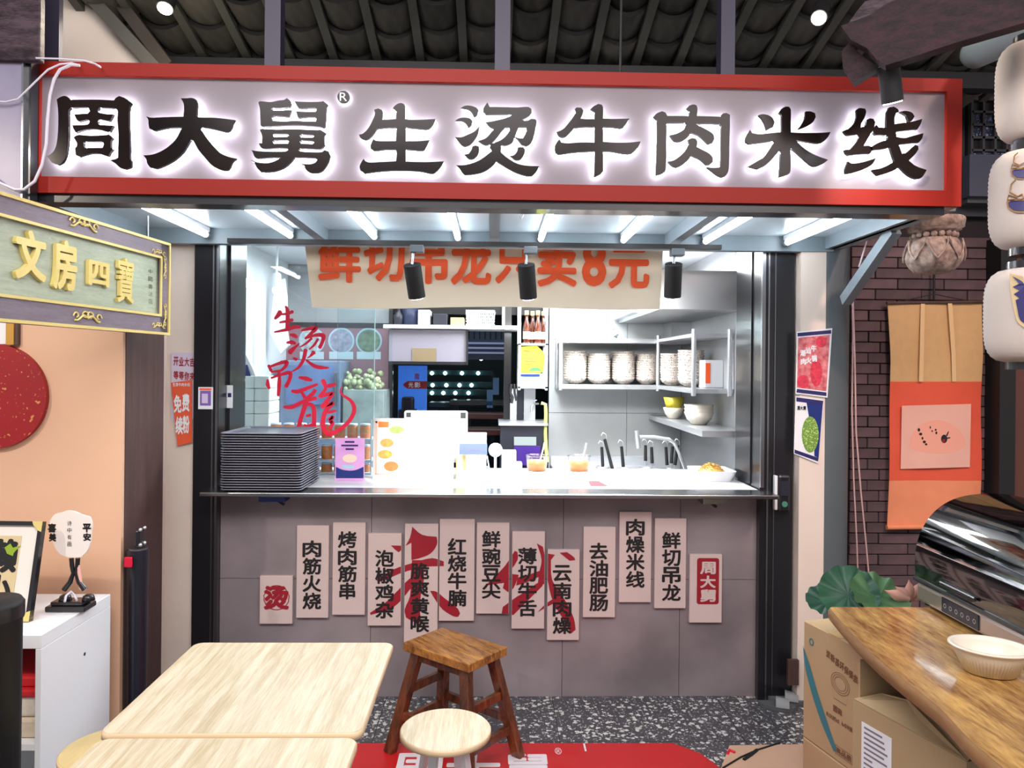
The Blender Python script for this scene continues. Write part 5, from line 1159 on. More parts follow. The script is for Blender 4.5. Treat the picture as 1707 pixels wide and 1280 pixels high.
for pts, lb in (([(60, 97), (100, 98), (140, 101), (158, 106), (168, 112)], 'short white cable crossing the top corner of the sign frame'), ([(-20, 168), (10, 170), (30, 165), (55, 140), (80, 116), (100, 107), (120, 105), (132, 109)], 'thin white cable sagging over the marble panel'),
                ([(133, 109), (118, 108), (100, 116), (90, 132), (83, 160), (79, 200), (77, 240), (70, 275), (58, 302), (40, 316), (25, 316), (0, 305), (-20, 290)], 'thick white cable looping down over the sign frame corner')):
    q = [P(x, y, 2.50 if i < len(pts) - 1 or x < 100 else 2.57) for i, (x, y) in enumerate(pts)]
    o = MB().tube(q, .0048 if 'thick' in lb else .003, 8).build('cable', m_cable, None, q[0]); tag(o, lb, 'cable', 'white cables at the sign corner')

# ------------------------------------------------------------------ the green board with gilt characters
Br, Bl = Vector((-1.335, 3.06, 0)), Vector((-1.43, 2.18, 0))
dirv = (Br - Bl).normalized()
GB = Plane(Br, dirv, (0, 0, 1))                         # N points to the aisle
aR, zT = GB.ab(278, 406); _, zB = GB.ab(278, 559)
aL = aR - 1.62
t = thing('gilt_name_board', 'sage green name board with four gilt characters hanging at the stationery stall', 'sign board', GB.pt((aR + aL) / 2, (zT + zB) / 2))
GB.N = -GB.N if GB.N.x < 0 else GB.N
def gp(a, b, h): return GB.pt(a, b, h)
def slab(mb, a0, a1, b0, b1, h0, h1): return mb.prism([(a0, b0), (a1, b0), (a1, b1), (a0, b1)], GB, h0, h1)
iw = .062
ia0, ia1, ib0, ib1 = aL + iw, aR - iw * 1.0, zB + iw + .01, zT - iw
slab(MB(), ia0, ia1, ib0, ib1, -.02, .0).build('green_panel', m_green, t)
for q in ((aL, aR, zT - iw, zT), (aL, aR, zB, zB + iw + .01), (aL, aL + iw, zB, zT), (aR - iw, aR, zB, zT)):
    slab(MB(), *q, -.02, .012).build('frame_board', m_plumwood, t)
for (w0, e) in ((0, .010), (iw - .0, .009)):
    x0, x1, y0, y1 = (aL, aR, zB, zT) if w0 == 0 else (ia0, ia1, ib0, ib1)
    mb = MB(); slab(mb, x0, x1, y1 - e, y1, .012, .018); slab(mb, x0, x1, y0, y0 + e, .012, .018); slab(mb, x1 - e, x1, y0 + e, y1 - e, .012, .018); slab(mb, x0, x0 + e, y0 + e, y1 - e, .012, .018)
    mb.build('gilt_beading', m_gold, t)
for ch, x0, y0, x1, y1 in (('文', 19, 377, 70, 472), ('房', 83, 395, 122, 487), ('四', 142, 432, 176, 480), ('寶', 191, 427, 217, 507)):
    mb = MB(); put(mb, ch, GB, x0, y0, x1, y1, h0=.001, h1=.014, off=.016 if ch == '寶' else .036); mb.build('character', m_gold, t)
mb = MB()
for k, ch in enumerate('中國書法店'): put(mb, ch, GB, 247, 448 + 12.5 * k, 254, 457 + 12.5 * k, h0=.0012, h1=.0012, off=.0)
mb.build('small_lettering', M('grey_green_ink', (88, 100, 84), .6), t)
def scroll(mb, a, b, s, flip=1, vert=False):
    def pt(x, y): return (a + (y if vert else x) * s, b + (x if vert else y * flip) * s)
    for k in (-1, 1):
        pts = []
        for i in range(22):
            th = i / 21 * 4.4; r = .32 * (1 - i / 26); pts.append(GB.pt(*pt(k * (1.15 + r * math.cos(th)), .1 + r * math.sin(th)), .016))
        mb.tube(pts, s * .06, 5)
        mb.tube([GB.pt(*pt(k * x, .18 * math.sin(x * 4)), .016) for x in [i * .1 for i in range(14)]], s * .075, 5)
        mb.tube([GB.pt(*pt(k * (.25 + .3 * math.sin(i * .5)), .25 + .2 * math.cos(i * .5)), .016) for i in range(13)], s * .05, 5)
for (px_, py, s, f, v) in ((133, 377, .05, 1, False), (139, 531, .05, 1, False)):
    a, b = GB.ab(px_, py); mb = MB(); scroll(mb, a, b, s, f, v); mb.build('gilt_scroll', m_gold, t)
for (py, f) in ((425, -1), (545, 1)):
    a, b = GB.ab(268, py); mb = MB(); scroll(mb, a - .04, b, .032, 1, False); scroll(mb, a, b + f * .05, .03, 1, True); mb.build('gilt_corner', m_gold, t)
for a_ in (aR - .12, aR - 1.2): MB().cyl(gp(a_, zT, -.01), gp(a_, 2.178, -.01), .004, n=8).build('hanger', m_alu, t)

# red fan disc and framed picture on the peach wall
c = P(-4, 660, 2.985); t = thing('red_disc', 'large round dark red disc flecked with gold on the peach wall', 'wall disc', c)
mr = speckM('gold_flecked_red', (150, 18, 26), (206, 140, 80), 30, .24, .5, (190, 120, 70))
MB().cyl((c.x, 2.955, c.z), (c.x, 2.977, c.z), .204, n=64).build('disc', mr, t)
t = thing('gold_frame', 'corner of a gold framed white picture above the red disc', 'picture', P(10, 545, 2.97))
MB().box(-2.6, XW(14, 2.975), 2.972, 2.977, ZW(582, 2.975), 2.1).build('picture', m_white, t)
MB().box(XW(14, 2.97), XW(27, 2.97), 2.952, 2.977, ZW(583, 2.97), 2.1).build('frame_side', M('warm_gold', (200, 150, 70), .4, .3), t)
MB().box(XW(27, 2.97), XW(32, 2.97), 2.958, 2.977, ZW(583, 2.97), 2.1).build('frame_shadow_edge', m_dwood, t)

# ------------------------------------------------------------------ white cube shelf with things on and in it
cx1 = -1.452; cy0, cy1 = 2.46, 2.90; cz = .72
t = thing('white_shelf_unit', 'white open shelf unit against the peach wall beside the dark wood post', 'shelf unit', (-1.8, 2.7, 0))
MB().box(-2.3, cx1, cy0, cy1, cz - .045, cz, .002).build('top_board', m_white, t)
MB().box(cx1 - .018, cx1, cy0, cy1, 0, cz - .0455, .001).build('side_panel', m_white, t)
MB().box(-2.3, -2.28, cy0, cy1, 0, cz - .0455, .001).build('side_panel', m_white, t)
MB().box(-2.28, cx1 - .019, cy1 - .01, cy1, 0, cz - .046).build('back_panel', m_white, t)
MB().box(-2.28, cx1 - .019, cy0 + .004, cy1 - .011, .345, .365).build('shelf_board', m_white, t)
MB().cyl((cx1 - .001, PX(141, 1090, cx1).y, PX(141, 1090, cx1).z), (cx1 + .001, PX(141, 1090, cx1).y, PX(141, 1090, cx1).z), .006, n=12).build('cable_hole', m_blkm, t)
o = MB().box(-2.1, cx1 - .03, 2.50, 2.84, .50, .525, .006).box(-2.1, cx1 - .03, 2.52, 2.84, .526, .56, .006).build('red_cloth', M('bright_red_cloth', (196, 24, 32), .7), None, (-1.8, 2.7, .5)); tag(o, 'folded bright red cloth on the parcels inside the white shelf unit', 'cloth')
o = MB().box(-2.12, cx1 - .03, 2.50, 2.84, .366, .43, .01).build('clear_parcel', M('cellophane_cream', (216, 200, 176), .2, noise=.15, scale=30, coat=.6), None, (-1.8, 2.7, .366)); tag(o, 'lower cream parcel wrapped in clear film inside the shelf unit', 'parcel')
o = MB().box(-2.1, cx1 - .04, 2.51, 2.84, .431, .498, .01).build('clear_parcel', M('cellophane_white', (226, 216, 200), .2, noise=.15, scale=30, coat=.6), None, (-1.8, 2.7, .431)); tag(o, 'upper clear wrapped parcel just under the red cloth', 'parcel')
c = (-1.62, 2.42, 0)
t = thing('waste_bucket', 'white round bucket holding crumpled grey paper at the foot of the shelf unit', 'bucket', (-1.575, 2.30, 0))
MB().lathe((-1.575, 2.30, 0), [(0, .004), (.085, .004), (.105, .24), (.112, .245), (.112, .255), (.1, .255), (.095, .24), (.08, .02), (0, .02)], 36).build('pail', m_white, t)
mb = MB(); rr_ = random.Random(3)
for k in range(7): mb.obox((-1.575 + rr_.uniform(-.04, .04), 2.30 + rr_.uniform(-.04, .04), .19 + .008 * k), (rr_.random() + .1, rr_.random(), .2), (-rr_.random(), .8, .1), (0, .1, 1), .04, .025, .003)
mb.build('crumpled_paper', M('grey_paper', (186, 184, 172), .7), t, kind='stuff')
# framed calligraphy leaning
F0 = P(-30, 985, 2.55); FP = Plane((-1.80, 2.60, cz + .001), (1, -.05, 0), (0, .22, .975))
t = thing('framed_calligraphy', 'white matted calligraphy in a black frame with brass corners leaning on the white shelf unit', 'picture frame', (-1.7, 2.62, cz))
a1, b1 = FP.ab(76, 868); _, b0_ = FP.ab(50, 1003); b0_ = 0
a0 = a1 - .42; fw = .014
for q in ((a0, a1, b0_, b0_ + fw), (a0, a1, b1 - fw, b1), (a0, a0 + fw, b0_ + fw, b1 - fw), (a1 - fw, a1, b0_ + fw, b1 - fw)):
    MB().prism([(q[0], q[2]), (q[1], q[2]), (q[1], q[3]), (q[0], q[3])], FP, -.012, .010).build('frame_bar', m_blk, t)
MB().prism([(a0 + fw, b0_ + fw), (a1 - fw, b0_ + fw), (a1 - fw, b1 - fw), (a0 + fw, b1 - fw)], FP, -.01, .0).build('mat_card', m_cream and M('mat_white', (232, 226, 218), .5), t)
aa, bb_ = a1 - .052, b0_ + .05
MB().prism([(a0 + .05, bb_), (aa - .02, bb_), (aa - .02, b1 - .05), (a0 + .05, b1 - .05)], FP, .0005, .002).build('paper', M('rice_paper', (212, 192, 150), .6), t)
mb = MB()
put_ab(mb, '懒', FP, aa - .15, b1 - .175, aa - .022, b1 - .06, h0=.003, h1=.003, off=.045)
put_ab(mb, '小', FP, aa - .13, bb_ + .02, aa - .03, b1 - .18, h0=.003, h1=.003, off=.045); mb.build('lettering', m_ink, t)
mb = MB(); patch_px(mb, [(10, 912), (20, 905), (24, 912), (38, 908), (26, 920), (24, 926), (14, 922)], FP, .0036); mb.build('green_mark', M('lime_mark', (140, 170, 40), .5), t)
for (ca, cb) in ((a1, b1), (a1, b0_), (a0, b1), (a0, b0_)):
    sa = -1 if ca == a1 else 1; sb = -1 if cb == b1 else 1
    MB().prism([(ca, cb), (ca + sa * .035, cb), (ca + sa * .03, cb + sb * .012), (ca + sa * .012, cb + sb * .03), (ca, cb + sb * .035)][::(1 if sa * sb > 0 else -1)], FP, -.0125, .0125).build('brass_corner', m_gold, t)
# moon fan on a stand
t = thing('round_fan_display', 'round white silk fan with black characters on a black wooden stand', 'fan', P(128, 995, 2.72))
fx = XW(121, 2.72); FN = front(2.72)
MB().box(fx - .068, fx + .072, 2.68, 2.76, cz + .001, cz + .020, .003).build('base', m_blk, t)
MB().box(fx - .055, fx + .058, 2.69, 2.75, cz + .0205, cz + .034, .003).build('base_step', m_blk, t)
fs = [(86, 885), (84, 868), (92, 857), (102, 854), (112, 851), (124, 852), (136, 857), (150, 861), (154, 872), (153, 888), (151, 905), (146, 918), (136, 928), (124, 929), (110, 927), (98, 920), (90, 905)]
mb = MB(); patch_px(mb, fs, FN, -.004, .004); mb.build('fan_leaf', M('silk_white', (236, 228, 222), .6), t)
MB().tube([P(128, 930, 2.72), P(133, 960, 2.72), P(135, 982, 2.72)], .006, 8).build('fan_handle', m_petal, t)
mb = MB()
for ch, x0, y0, x1, y1 in (('喜', 81, 872, 95, 887), ('美', 83, 888, 95, 902), ('平', 139, 872, 153, 887), ('安', 140, 888, 153, 901)): put(mb, ch, FN, x0, y0, x1, y1, h0=.0052, h1=.0052, off=.05)
column(mb, '诗中有画', FN, 117, 866, 912, 7, 8, h0=.0052, h1=.0052, off=.0); mb.build('lettering', m_ink, t)
for sgn, x0 in ((-1, 119), (1, 130)):
    q = [(x0 + (0 if sgn < 0 else 0), 932), (x0 + 3 * sgn, 945), (x0 - 5 * sgn * -1, 955), (x0 + 4 * sgn, 968), (x0 + 9 * sgn, 978), (x0 + 16 * sgn, 984)]
    MB().tube([P(x, y, 2.72) for x, y in [(x0, 930), (x0 - 1 * sgn, 942), (x0 - 3 * sgn, 955), (x0 + 2 * sgn, 970), (x0 + 12 * sgn, 983)]], .007, 8, rr=[.008, .008, .007, .009, .010]).build('stand_arm', m_blk, t)
    MB().lathe((P(x0 + 14 * sgn, 980, 2.70).x, 2.715, cz + .034), [(0, 0), (.022, 0), (.018, .016), (.008, .022), (0, .022)], 16).build('roundel', m_blk, t)
o = MB().tube([P(108, 1003, 2.6), P(110, 993, 2.62), P(118, 986, 2.66), P(124, 992, 2.66), P(128, 1000, 2.62)], .004, 6).build('cord_tangle', m_cable, None, P(118, 1000, 2.64)); tag(o, 'small tangle of pale cord before the fan stand', 'cord')
# black bag/quiver with hooks on post
t = thing('umbrella_case', 'long black case hanging upright on the dark wood post', 'case', PX(228, 1170, -1.42))
qx = -1.40; q0 = PX(230, 915, qx); q1 = PX(232, 1175, qx)
MB().cyl((qx, q0.y, q0.z), (qx, q0.y, .12), .040, .034, n=20).build('case_body', M('navy_black_case', (18, 20, 34), .35, coat=.3), t)
MB().cyl((qx, q0.y, q0.z), (qx, q0.y, q0.z + .006), .036, n=20).build('case_rim', m_alu, t)
MB().box(qx - .005, qx + .015, q0.y - .025, q0.y + .025, q0.z + .01, q0.z + .08, .008).build('holder', m_blk, t)
for dy in (-.018, .018):
    for dz in (.02, .08): MB().sphere((qx + .017, q0.y + dy, q0.z + dz), .0075, 10, 6).build('screw_knob', m_steel, t)
MB().box(qx - .03, qx + .0, q0.y - .052, q0.y - .04, q0.z - .06, q0.z - .02, .004).build('red_tab', m_brightred, t)
# black case at far left edge
c = (XW(-18, 2.2), 2.2, 0)
t = thing('black_tall_bag', 'tall black bag with a red mark standing in front of the white shelf unit', 'bag', c)
zt3 = ZW(1003, 2.2)
MB().lathe(c, [(0, 0), (.085, 0), (.088, zt3 - .06), (.092, zt3 - .055), (.092, zt3 - .01), (.085, zt3), (0, zt3)], 32).build('body', m_blkm, t)
MB().lathe(c, [(.0935, zt3 - .05), (.0935, zt3 - .012)], 32).build('top_band', m_blk, t)
q = Vector(c) + Vector((.03, -.083, zt3 - .10)); MB().box(q.x, q.x + .014, q.y - .012, q.y + .02, q.z, q.z + .05, .003).build('red_tab', m_brightred, t)

# ------------------------------------------------------------------ tables and stools
def table(nm_lb, x0, x1, y0, y1, z=.75):
    t = thing('dining_table', nm_lb, 'table', ((x0 + x1) / 2, (y0 + y1) / 2, 0), 'pale wood dining tables')
    cx, cy = (x0 + x1) / 2, (y0 + y1) / 2; hx, hy = (x1 - x0) / 2, (y1 - y0) / 2
    R = lambda g, zz: [(px_ + cx, py_ + cy, zz) for px_, py_, _ in rring(hx - g, hy - g, .028, 0, 6)]
    loft(MB(), [R(.006, z - .022), R(0, z - .018), R(0, z - .004), R(.003, z - .0008)], True, False, True).build('edge_band', m_edgeband, t)
    loft(MB(), [R(.003, z - .0012), R(.003, z)], False, True).build('tabletop', m_ash, t)
    for sx_ in (-1, 1):
        for sy_ in (-1, 1):
            MB().box(cx + sx_ * (hx - .17) - .015, cx + sx_ * (hx - .17) + .015, cy + sy_ * (hy - .08) - .015, cy + sy_ * (hy - .08) + .015, 0, z - .05).build('leg', m_white, t)
    MB().box(x0 + .05, x1 - .05, y0 + .045, y0 + .055, z - .05, z - .022).box(x0 + .05, x1 - .05, y1 - .055, y1 - .045, z - .05, z - .022).build('under_frame', m_white, t, kind='stuff')
    return t
A = [PZ(320, 1069, .75), PZ(658, 1072, .75), PZ(600, 1224, .75), PZ(172, 1222, .75)]
table('pale wood grain table nearest the counter front', (A[0].x + A[3].x) / 2, (A[1].x + A[2].x) / 2, (A[2].y + A[3].y) / 2 + .001, (A[0].y + A[1].y) / 2)
B = [PZ(182, 1229, .75), PZ(600, 1228, .75)]
table('pale wood grain table cut off at the bottom edge, in front of the other', -.885, PZ(599, 1228, .75).x, 1.15, B[1].y - .002)

# carbonised wood stool
def quadbox(mb, c0, c1, w, d, w1=None, d1=None):
    pass
st = thing('wooden_stool', 'dark carbonised wood stool with rectangular seat in front of the menu boards', 'stool', (0, 0, 0))
zs_ = .455
C4 = [PZ(674, 1066, zs_), PZ(736, 1049, zs_), PZ(850, 1082, zs_), PZ(778, 1103, zs_)]      # left, back, right, front corners
cc = sum(C4, Vector()) / 4
st.location = (cc.x, cc.y, 0)
U_ = ((C4[3] - C4[0]) + (C4[2] - C4[1])).normalized(); V_ = Vector((-U_.y, U_.x, 0))
if V_.dot(C4[1] - C4[0]) < 0: V_ = -V_
hu = (abs((C4[3] - C4[0]).dot(U_)) + abs((C4[2] - C4[1]).dot(U_))) / 4; hv = (abs((C4[1] - C4[0]).dot(V_)) + abs((C4[2] - C4[3]).dot(V_))) / 4
hv = max(hv, .12)
for k in range(3):
    MB().obox(cc + V_ * (k - 1) * (hv * 2 / 3) - Vector((0, 0, .0175)), U_, V_, (0, 0, 1), hu, hv / 3 - .0006, .0175, .003).build('seat_board', m_stoolw, st)
feet = {}
for su in (-1, 1):
    for sv in (-1, 1):
        top = cc + U_ * su * (hu - .05) + V_ * sv * (hv - .04); top.z = zs_ - .035
        ft = cc + U_ * su * (hu + .035) + V_ * sv * (hv + .035); ft.z = 0
        feet[su, sv] = (top, ft)
        MB().beam(top, ft, .046, .036, tuple(V_), .003).build('leg', m_stoolleg, st)
def on(su, sv, z): a, b = feet[su, sv]; return a + (b - a) * ((a.z - z) / a.z)
for sv in (-1, 1): MB().beam(on(-1, sv, .16), on(1, sv, .16), .022, .034, (0, 0, 1), .002).build('rung', m_stoolleg, st)
for su in (-1, 1):
    for z in (.12, .26): MB().beam(on(su, -1, z), on(su, 1, z), .022, .034, (0, 0, 1), .002).build('rung', m_stoolleg, st)
for sv in (-1, 1): MB().beam(on(-1, sv, .40), on(1, sv, .40), .016, .036, (0, 0, 1), .002).build('apron', m_stoolleg, st)

def round_stool(c, r, z, lb, mt=None):
    t = thing('round_stool', lb, 'stool', (c[0], c[1], 0), 'round topped stools')
    MB().lathe((c[0], c[1], z), [(0, -.022), (r - .01, -.022), (r, -.018), (r, -.004), (r - .003, -.001), (r - .004, -.0008)], 48).build('edge', m_edgeband, t)
    MB().lathe((c[0], c[1], z), [(r - .003, -.0009), (r - .005, 0), (0, 0)], 48, smooth=False).build('seat', mt or m_ash, t)
    for k in range(4):
        a = PI / 4 + k * PI / 2 + .3; p0 = Vector((c[0] + r * .45 * math.cos(a), c[1] + r * .45 * math.sin(a), z - .022)); p1 = Vector((c[0] + r * .95 * math.cos(a), c[1] + r * .95 * math.sin(a), 0))
        MB().beam(p0, p1, .03, .016, (0, 0, 1), .002).build('leg', m_white, t)
    MB().lathe((c[0], c[1], .16), [(r * .82, 0), (r * .85, .006), (r * .82, .012), (r * .79, .006), (r * .82, 0)], 32).build('ring_brace', m_white, t)
    return t
c = PZ(743, 1214, .46); round_stool((c.x, c.y), .143, .46, 'round pale topped stool with white legs before the wooden stool')
c = PZ(186, 1246, .44); round_stool((c.x, c.y), .143, .44, mt=M('shaded_stool_top', (190, 166, 110), .35, rgb2=(206, 184, 130), scale=4, stretch=(8, 1, 1), wood=True), lb= 'round yellowish stool half hidden under the nearer pale tables')  # yellow top coloured darker for the shade under the table

# ------------------------------------------------------------------ floor mats
mt = thing('red_floor_mat', 'large glossy red floor mat with white characters on the terrazzo', 'mat', (0, 2.9, 0))
q = [PZ(560, 1239, .003), PZ(1122, 1239, .003), PZ(1168, 1256, .003), PZ(1216, 1292, .003)]
poly = [(q[0].x, 2.3), (q[3].x + .05, 2.3), (q[3].x, q[3].y), (q[2].x, q[2].y), (q[1].x, q[1].y), (q[0].x, q[0].y)]
FL = flat(0)
MB().prism(poly, FL, .0006, .004).build('mat_sheet', m_mat, mt)
mb = MB()
for ch, x0, x1 in (('周', 655, 740), ('大', 745, 835), ('舅', 842, 911)):
    a0, b1 = FL.ab(x0, 1257); a1, _ = FL.ab(x1, 1257); put_ab(mb, ch, FL, a0, b1 - .26, a1, b1, h0=.0046, h1=.0046, off=.022)
mb.build('lettering', m_matw, mt)
mb = MB(); a0, b1 = FL.ab(924, 1248); a1, b0 = FL.ab(937, 1259); put_ab(mb, '®', FL, a0, b0, a1, b1, h0=.0046, h1=.0046, off=0); mb.build('registered_mark', m_matw, mt)
mb = MB(); mb.quad(PZ(972, 1239, .0048), PZ(975, 1252, .0048), PZ(978, 1252, .0048), PZ(975, 1239, .0048)); mb.build('tape_strip', m_matw, mt)
bm_ = MB(); q = [PZ(1216, 1243, .003), PZ(1340, 1241, .003), PZ(1345, 1300, .003), PZ(1195, 1300, .003)]
bm_.prism([(p.x, p.y) for p in reversed(q)], FL, .0006, .005); o = bm_.build('beige_floor_mat', m_beige, None, PZ(1280, 1260, 0)); tag(o, 'beige mat with a dark twig stain beside the cardboard boxes', 'mat')
o = MB().tube([PZ(1205, 1280, .007), PZ(1235, 1262, .007), PZ(1262, 1250, .007), PZ(1300, 1238, .007)], .004, 6).tube([PZ(1240, 1266, .008), PZ(1252, 1258, .008), PZ(1262, 1250, .008)], .007, 6).build('black_strap', m_blkm, None, PZ(1250, 1260, 0)); tag(o, 'thin black strap lying across the beige mat', 'strap')
o = MB().tube([PZ(1213, 1256, .009), PZ(1216, 1250, .009), PZ(1225, 1254, .009)], .006, 6).build('red_ribbon', m_brightred, None, PZ(1216, 1252, 0)); tag(o, 'tiny red ribbon at the corner of the beige mat', 'ribbon')
# grey slippers at the foot of the post
for k, (px_, py) in enumerate(((1293, 1178), (1312, 1172))):
    c = PZ(px_, py, 0); t = thing('slipper', ['grey slipper nearer the counter front', 'grey slipper touching the cream strip'][k], 'slipper', c, 'grey slippers')
    ca_, sa_ = math.cos(-.35), math.sin(-.35)
    tr_ = lambda x, y: (c.x + x * ca_ - y * sa_, c.y + x * sa_ + y * ca_ + (k - .5) * .03)
    ol = [(.085 * math.cos(a), .036 * math.sin(a) * (1 + .2 * math.cos(a))) for a in [2 * PI * i / 24 for i in range(24)]]
    MB().prism([tr_(x, y) for x, y in ol], FL, .001, .02).build('sole', M('slipper_grey', (84, 88, 92), .7), t)
    mb = MB(); vs = []
    for i in range(9):
        a = PI * i / 8
        for x in (-.005, .055): q = tr_(x, .039 * math.cos(a)); vs.append((q[0], q[1], .02 + .034 * math.sin(a) * (.8 if x > 0 else 1)))
    mb.add(vs, [(2 * i, 2 * i + 1, 2 * i + 3, 2 * i + 2) for i in range(8)], True); mb.build('strap', M('slipper_strap', (132, 138, 140), .7), t)

# ------------------------------------------------------------------ right: walnut slab table, dish cabinet, bowl
sl = thing('slab_table', 'thick walnut slab table with a rough waney edge beside the cardboard boxes', 'table', (1.6, 2.0, 0))
zt4 = .80
e = [PZ(1378, 1011, zt4), PZ(1401, 1040, zt4), PZ(1450, 1085, zt4), PZ(1500, 1130, zt4), PZ(1560, 1180, zt4), PZ(1620, 1235, zt4), PZ(1680, 1290, zt4), PZ(1760, 1362, zt4)]
ee = [(p.x + .006 * math.sin(i * 2.1), p.y) for i, p in enumerate(e)]; yb_ = PZ(1420, 1011, zt4).y
poly = [(e[0].x + .012, yb_), *[(x, min(y, yb_ - .01)) for x, y in ee], (2.2, e[-1].y), (2.2, yb_)]
poly = smooth_poly(poly, 4, 30)
n = len(poly); cxx, cyy = 1.6, 2.0
def shr(k): return [(cxx + (x - cxx) * k, cyy + (y - cyy) * k) for x, y in poly]
mb = MB(); rings = [[(x, y, z) for x, y in shr(k)] for k, z in ((.985, zt4 - .045), (1.0, zt4 - .032), (1.0, zt4 - .01), (.99, zt4 - .001))]
loft(mb, rings, True, False, True); mb.build('waney_edge', m_slabedge, sl)
mb = MB(); mb.add([(x, y, zt4) for x, y in shr(.991)], [tuple(range(n))]); mb.build('tabletop', m_slabw, sl)
mm = bpy.data.objects['tabletop'] if False else None
for x, y in ((2.05, 2.35), (2.05, 1.4), (1.75, 2.42)): MB().box(x - .03, x + .03, y - .03, y + .03, 0, zt4 - .045).build('leg', m_dwood, sl)

dc = thing('dish_cabinet', 'countertop dish cabinet with a smoked rolling dome lid on the slab table', 'dish cabinet', (1.7, 2.3, zt4))
dy0, dy1 = 2.00, 2.56
bz = zt4 + .002
MB().box(1.47, 1.92, dy0, dy1, bz + .008, bz + .072, .012).build('base_body', M('rose_silver', (186, 170, 164), .28, .8), dc)
MB().box(1.458, 1.93, dy0 - .005, dy1 + .005, bz + .073, bz + .092, .008).build('black_rim', m_blk, dc)
for x in (1.5, 1.88):
    for y in (dy0 + .03, dy1 - .03): MB().cyl((x, y, zt4 + .0005), (x, y, bz + .009), .014, n=12).build('foot', m_blkm, dc)
prof = smooth_poly([(1.465, .0), (1.463, .06), (1.472, .12), (1.498, .18), (1.54, .23), (1.60, .265), (1.68, .282), (1.78, .282), (1.86, .26), (1.905, .20), (1.918, .10), (1.92, .0)], 4, 80)
prof = [(x, z + bz + .092) for x, z in prof if z >= -.001]
mb = MB(); n = len(prof); vs = [(x, dy0 + .004, z) for x, z in prof] + [(x, dy1 - .004, z) for x, z in prof]
mb.add(vs, [(i, i + 1, n + i + 1, n + i) for i in range(n - 1)], True); mb.build('dome_lid', m_dark_glass, dc)
MB().add([(x, dy0 + .004, z) for x, z in prof], [tuple(range(n))]).build('end_panel', m_dark_glass, dc)
MB().add([(x, dy1 - .004, z) for x, z in prof], [tuple(range(n))]).build('end_panel', m_dark_glass, dc)
MB().box(1.452, 1.462, 2.22, 2.40, bz + .105, bz + .118, .003).build('handle', m_blk, dc)
DP = Plane((1.4695, 2.3, bz), (0, -1, 0), (0, 0, 1))
a0, _ = DP.ab(1571, 1015); a1, _ = DP.ab(1632, 1045)
MB().box(1.4665, 1.4697, 2.3 - a1, 2.3 - a0, bz + .018, bz + .064).build('control_panel', mdk, dc)
for k in range(6):
    a = a0 + (a1 - a0) * (k + .6) / 6.2
    mb = MB(); pp = [(a + .007 * math.cos(2 * PI * i / 16), .04 + .007 * math.sin(2 * PI * i / 16)) for i in range(16)]; p2 = [(a + .0055 * math.cos(2 * PI * i / 16), .04 + .0055 * math.sin(2 * PI * i / 16)) for i in range(16)]
    mb.add([DP.pt(x, y, .0036) for x, y in pp + p2], [(i, (i + 1) % 16, 16 + (i + 1) % 16, 16 + i) for i in range(16)]); mb.build('touch_key', m_cable, dc)
MB().box(1.49, 1.90, dy0 + .02, dy1 - .02, bz + .10, bz + .106).build('wire_shelf', m_alu, dc)
for k in range(9): MB().tube([(1.56 + .012 * k, dy0 + .06 + .005 * k, bz + .11), (1.60 + .014 * k, dy0 + .14, bz + .26)], .0035, 6).build('chopstick', m_orange if False else M('bamboo', (196, 164, 110), .5) if k == 0 else MATS['bamboo'], dc)
for k in range(4): MB().lathe((1.70, 2.36, bz + .107 + .02 * k), [(0, .003), (.04, .003), (.075, .045), (.073, .045), (.038, .008), (0, .007)], 24).build('stored_bowl', m_ceramicw, dc)
# cream oval bowl
c = PZ(1650, 1122, zt4); c.z = zt4 + .0012
ov = MB(); fl_ = lambda a, j, z: 1 + .012 * (1 if int(a / (2 * PI) * 120 + .5) % 2 else -1) * (j in (1, 2))
ov.lathe(c, [(0, .003), (.062, .003), (.088, .060), (.090, .066), (.099, .068), (.099, .073), (.088, .073), (.084, .062), (.058, .009), (0, .008)], 120, sx=1.0, sy=.82, fn=fl_)
o = ov.build('oval_tub', m_plastic, None, c); tag(o, 'cream ribbed oval plastic tub on the walnut slab table', 'tub'); o.rotation_euler.z = -.35

# cardboard boxes under and beside the slab
def carton(nm, lb, p0, p1, depth, z0, z1, cat='box', opened=False):
    """p0 -> p1: the printed face's foot line on the floor plan"""
    p0 = Vector(p0).to_3d(); p1 = Vector(p1).to_3d(); U = (p1 - p0).normalized(); V = Vector((-U.y, U.x, 0))
    L_ = (p1 - p0).length
    t = thing(nm, lb, cat, ((p0 + p1) / 2 + V * depth / 2 + Vector((0, 0, z0))))
    pl = Plane(Vector((p0.x, p0.y, 0)), U, (0, 0, 1))
    c = p0 + U * L_ / 2 + V * depth / 2; c.z = (z0 + z1) / 2
    if not opened: MB().obox(c, U, V, (0, 0, 1), L_ / 2, depth / 2, (z1 - z0) / 2, .003).build('carton_body', m_card, t)
    return t, pl, U, V, L_, c
pA0 = PZ(1340, 1034, .70); pA1 = PZ(1447, 1088, .70)
pA1 = pA0 + (pA1 - pA0) * 1.0
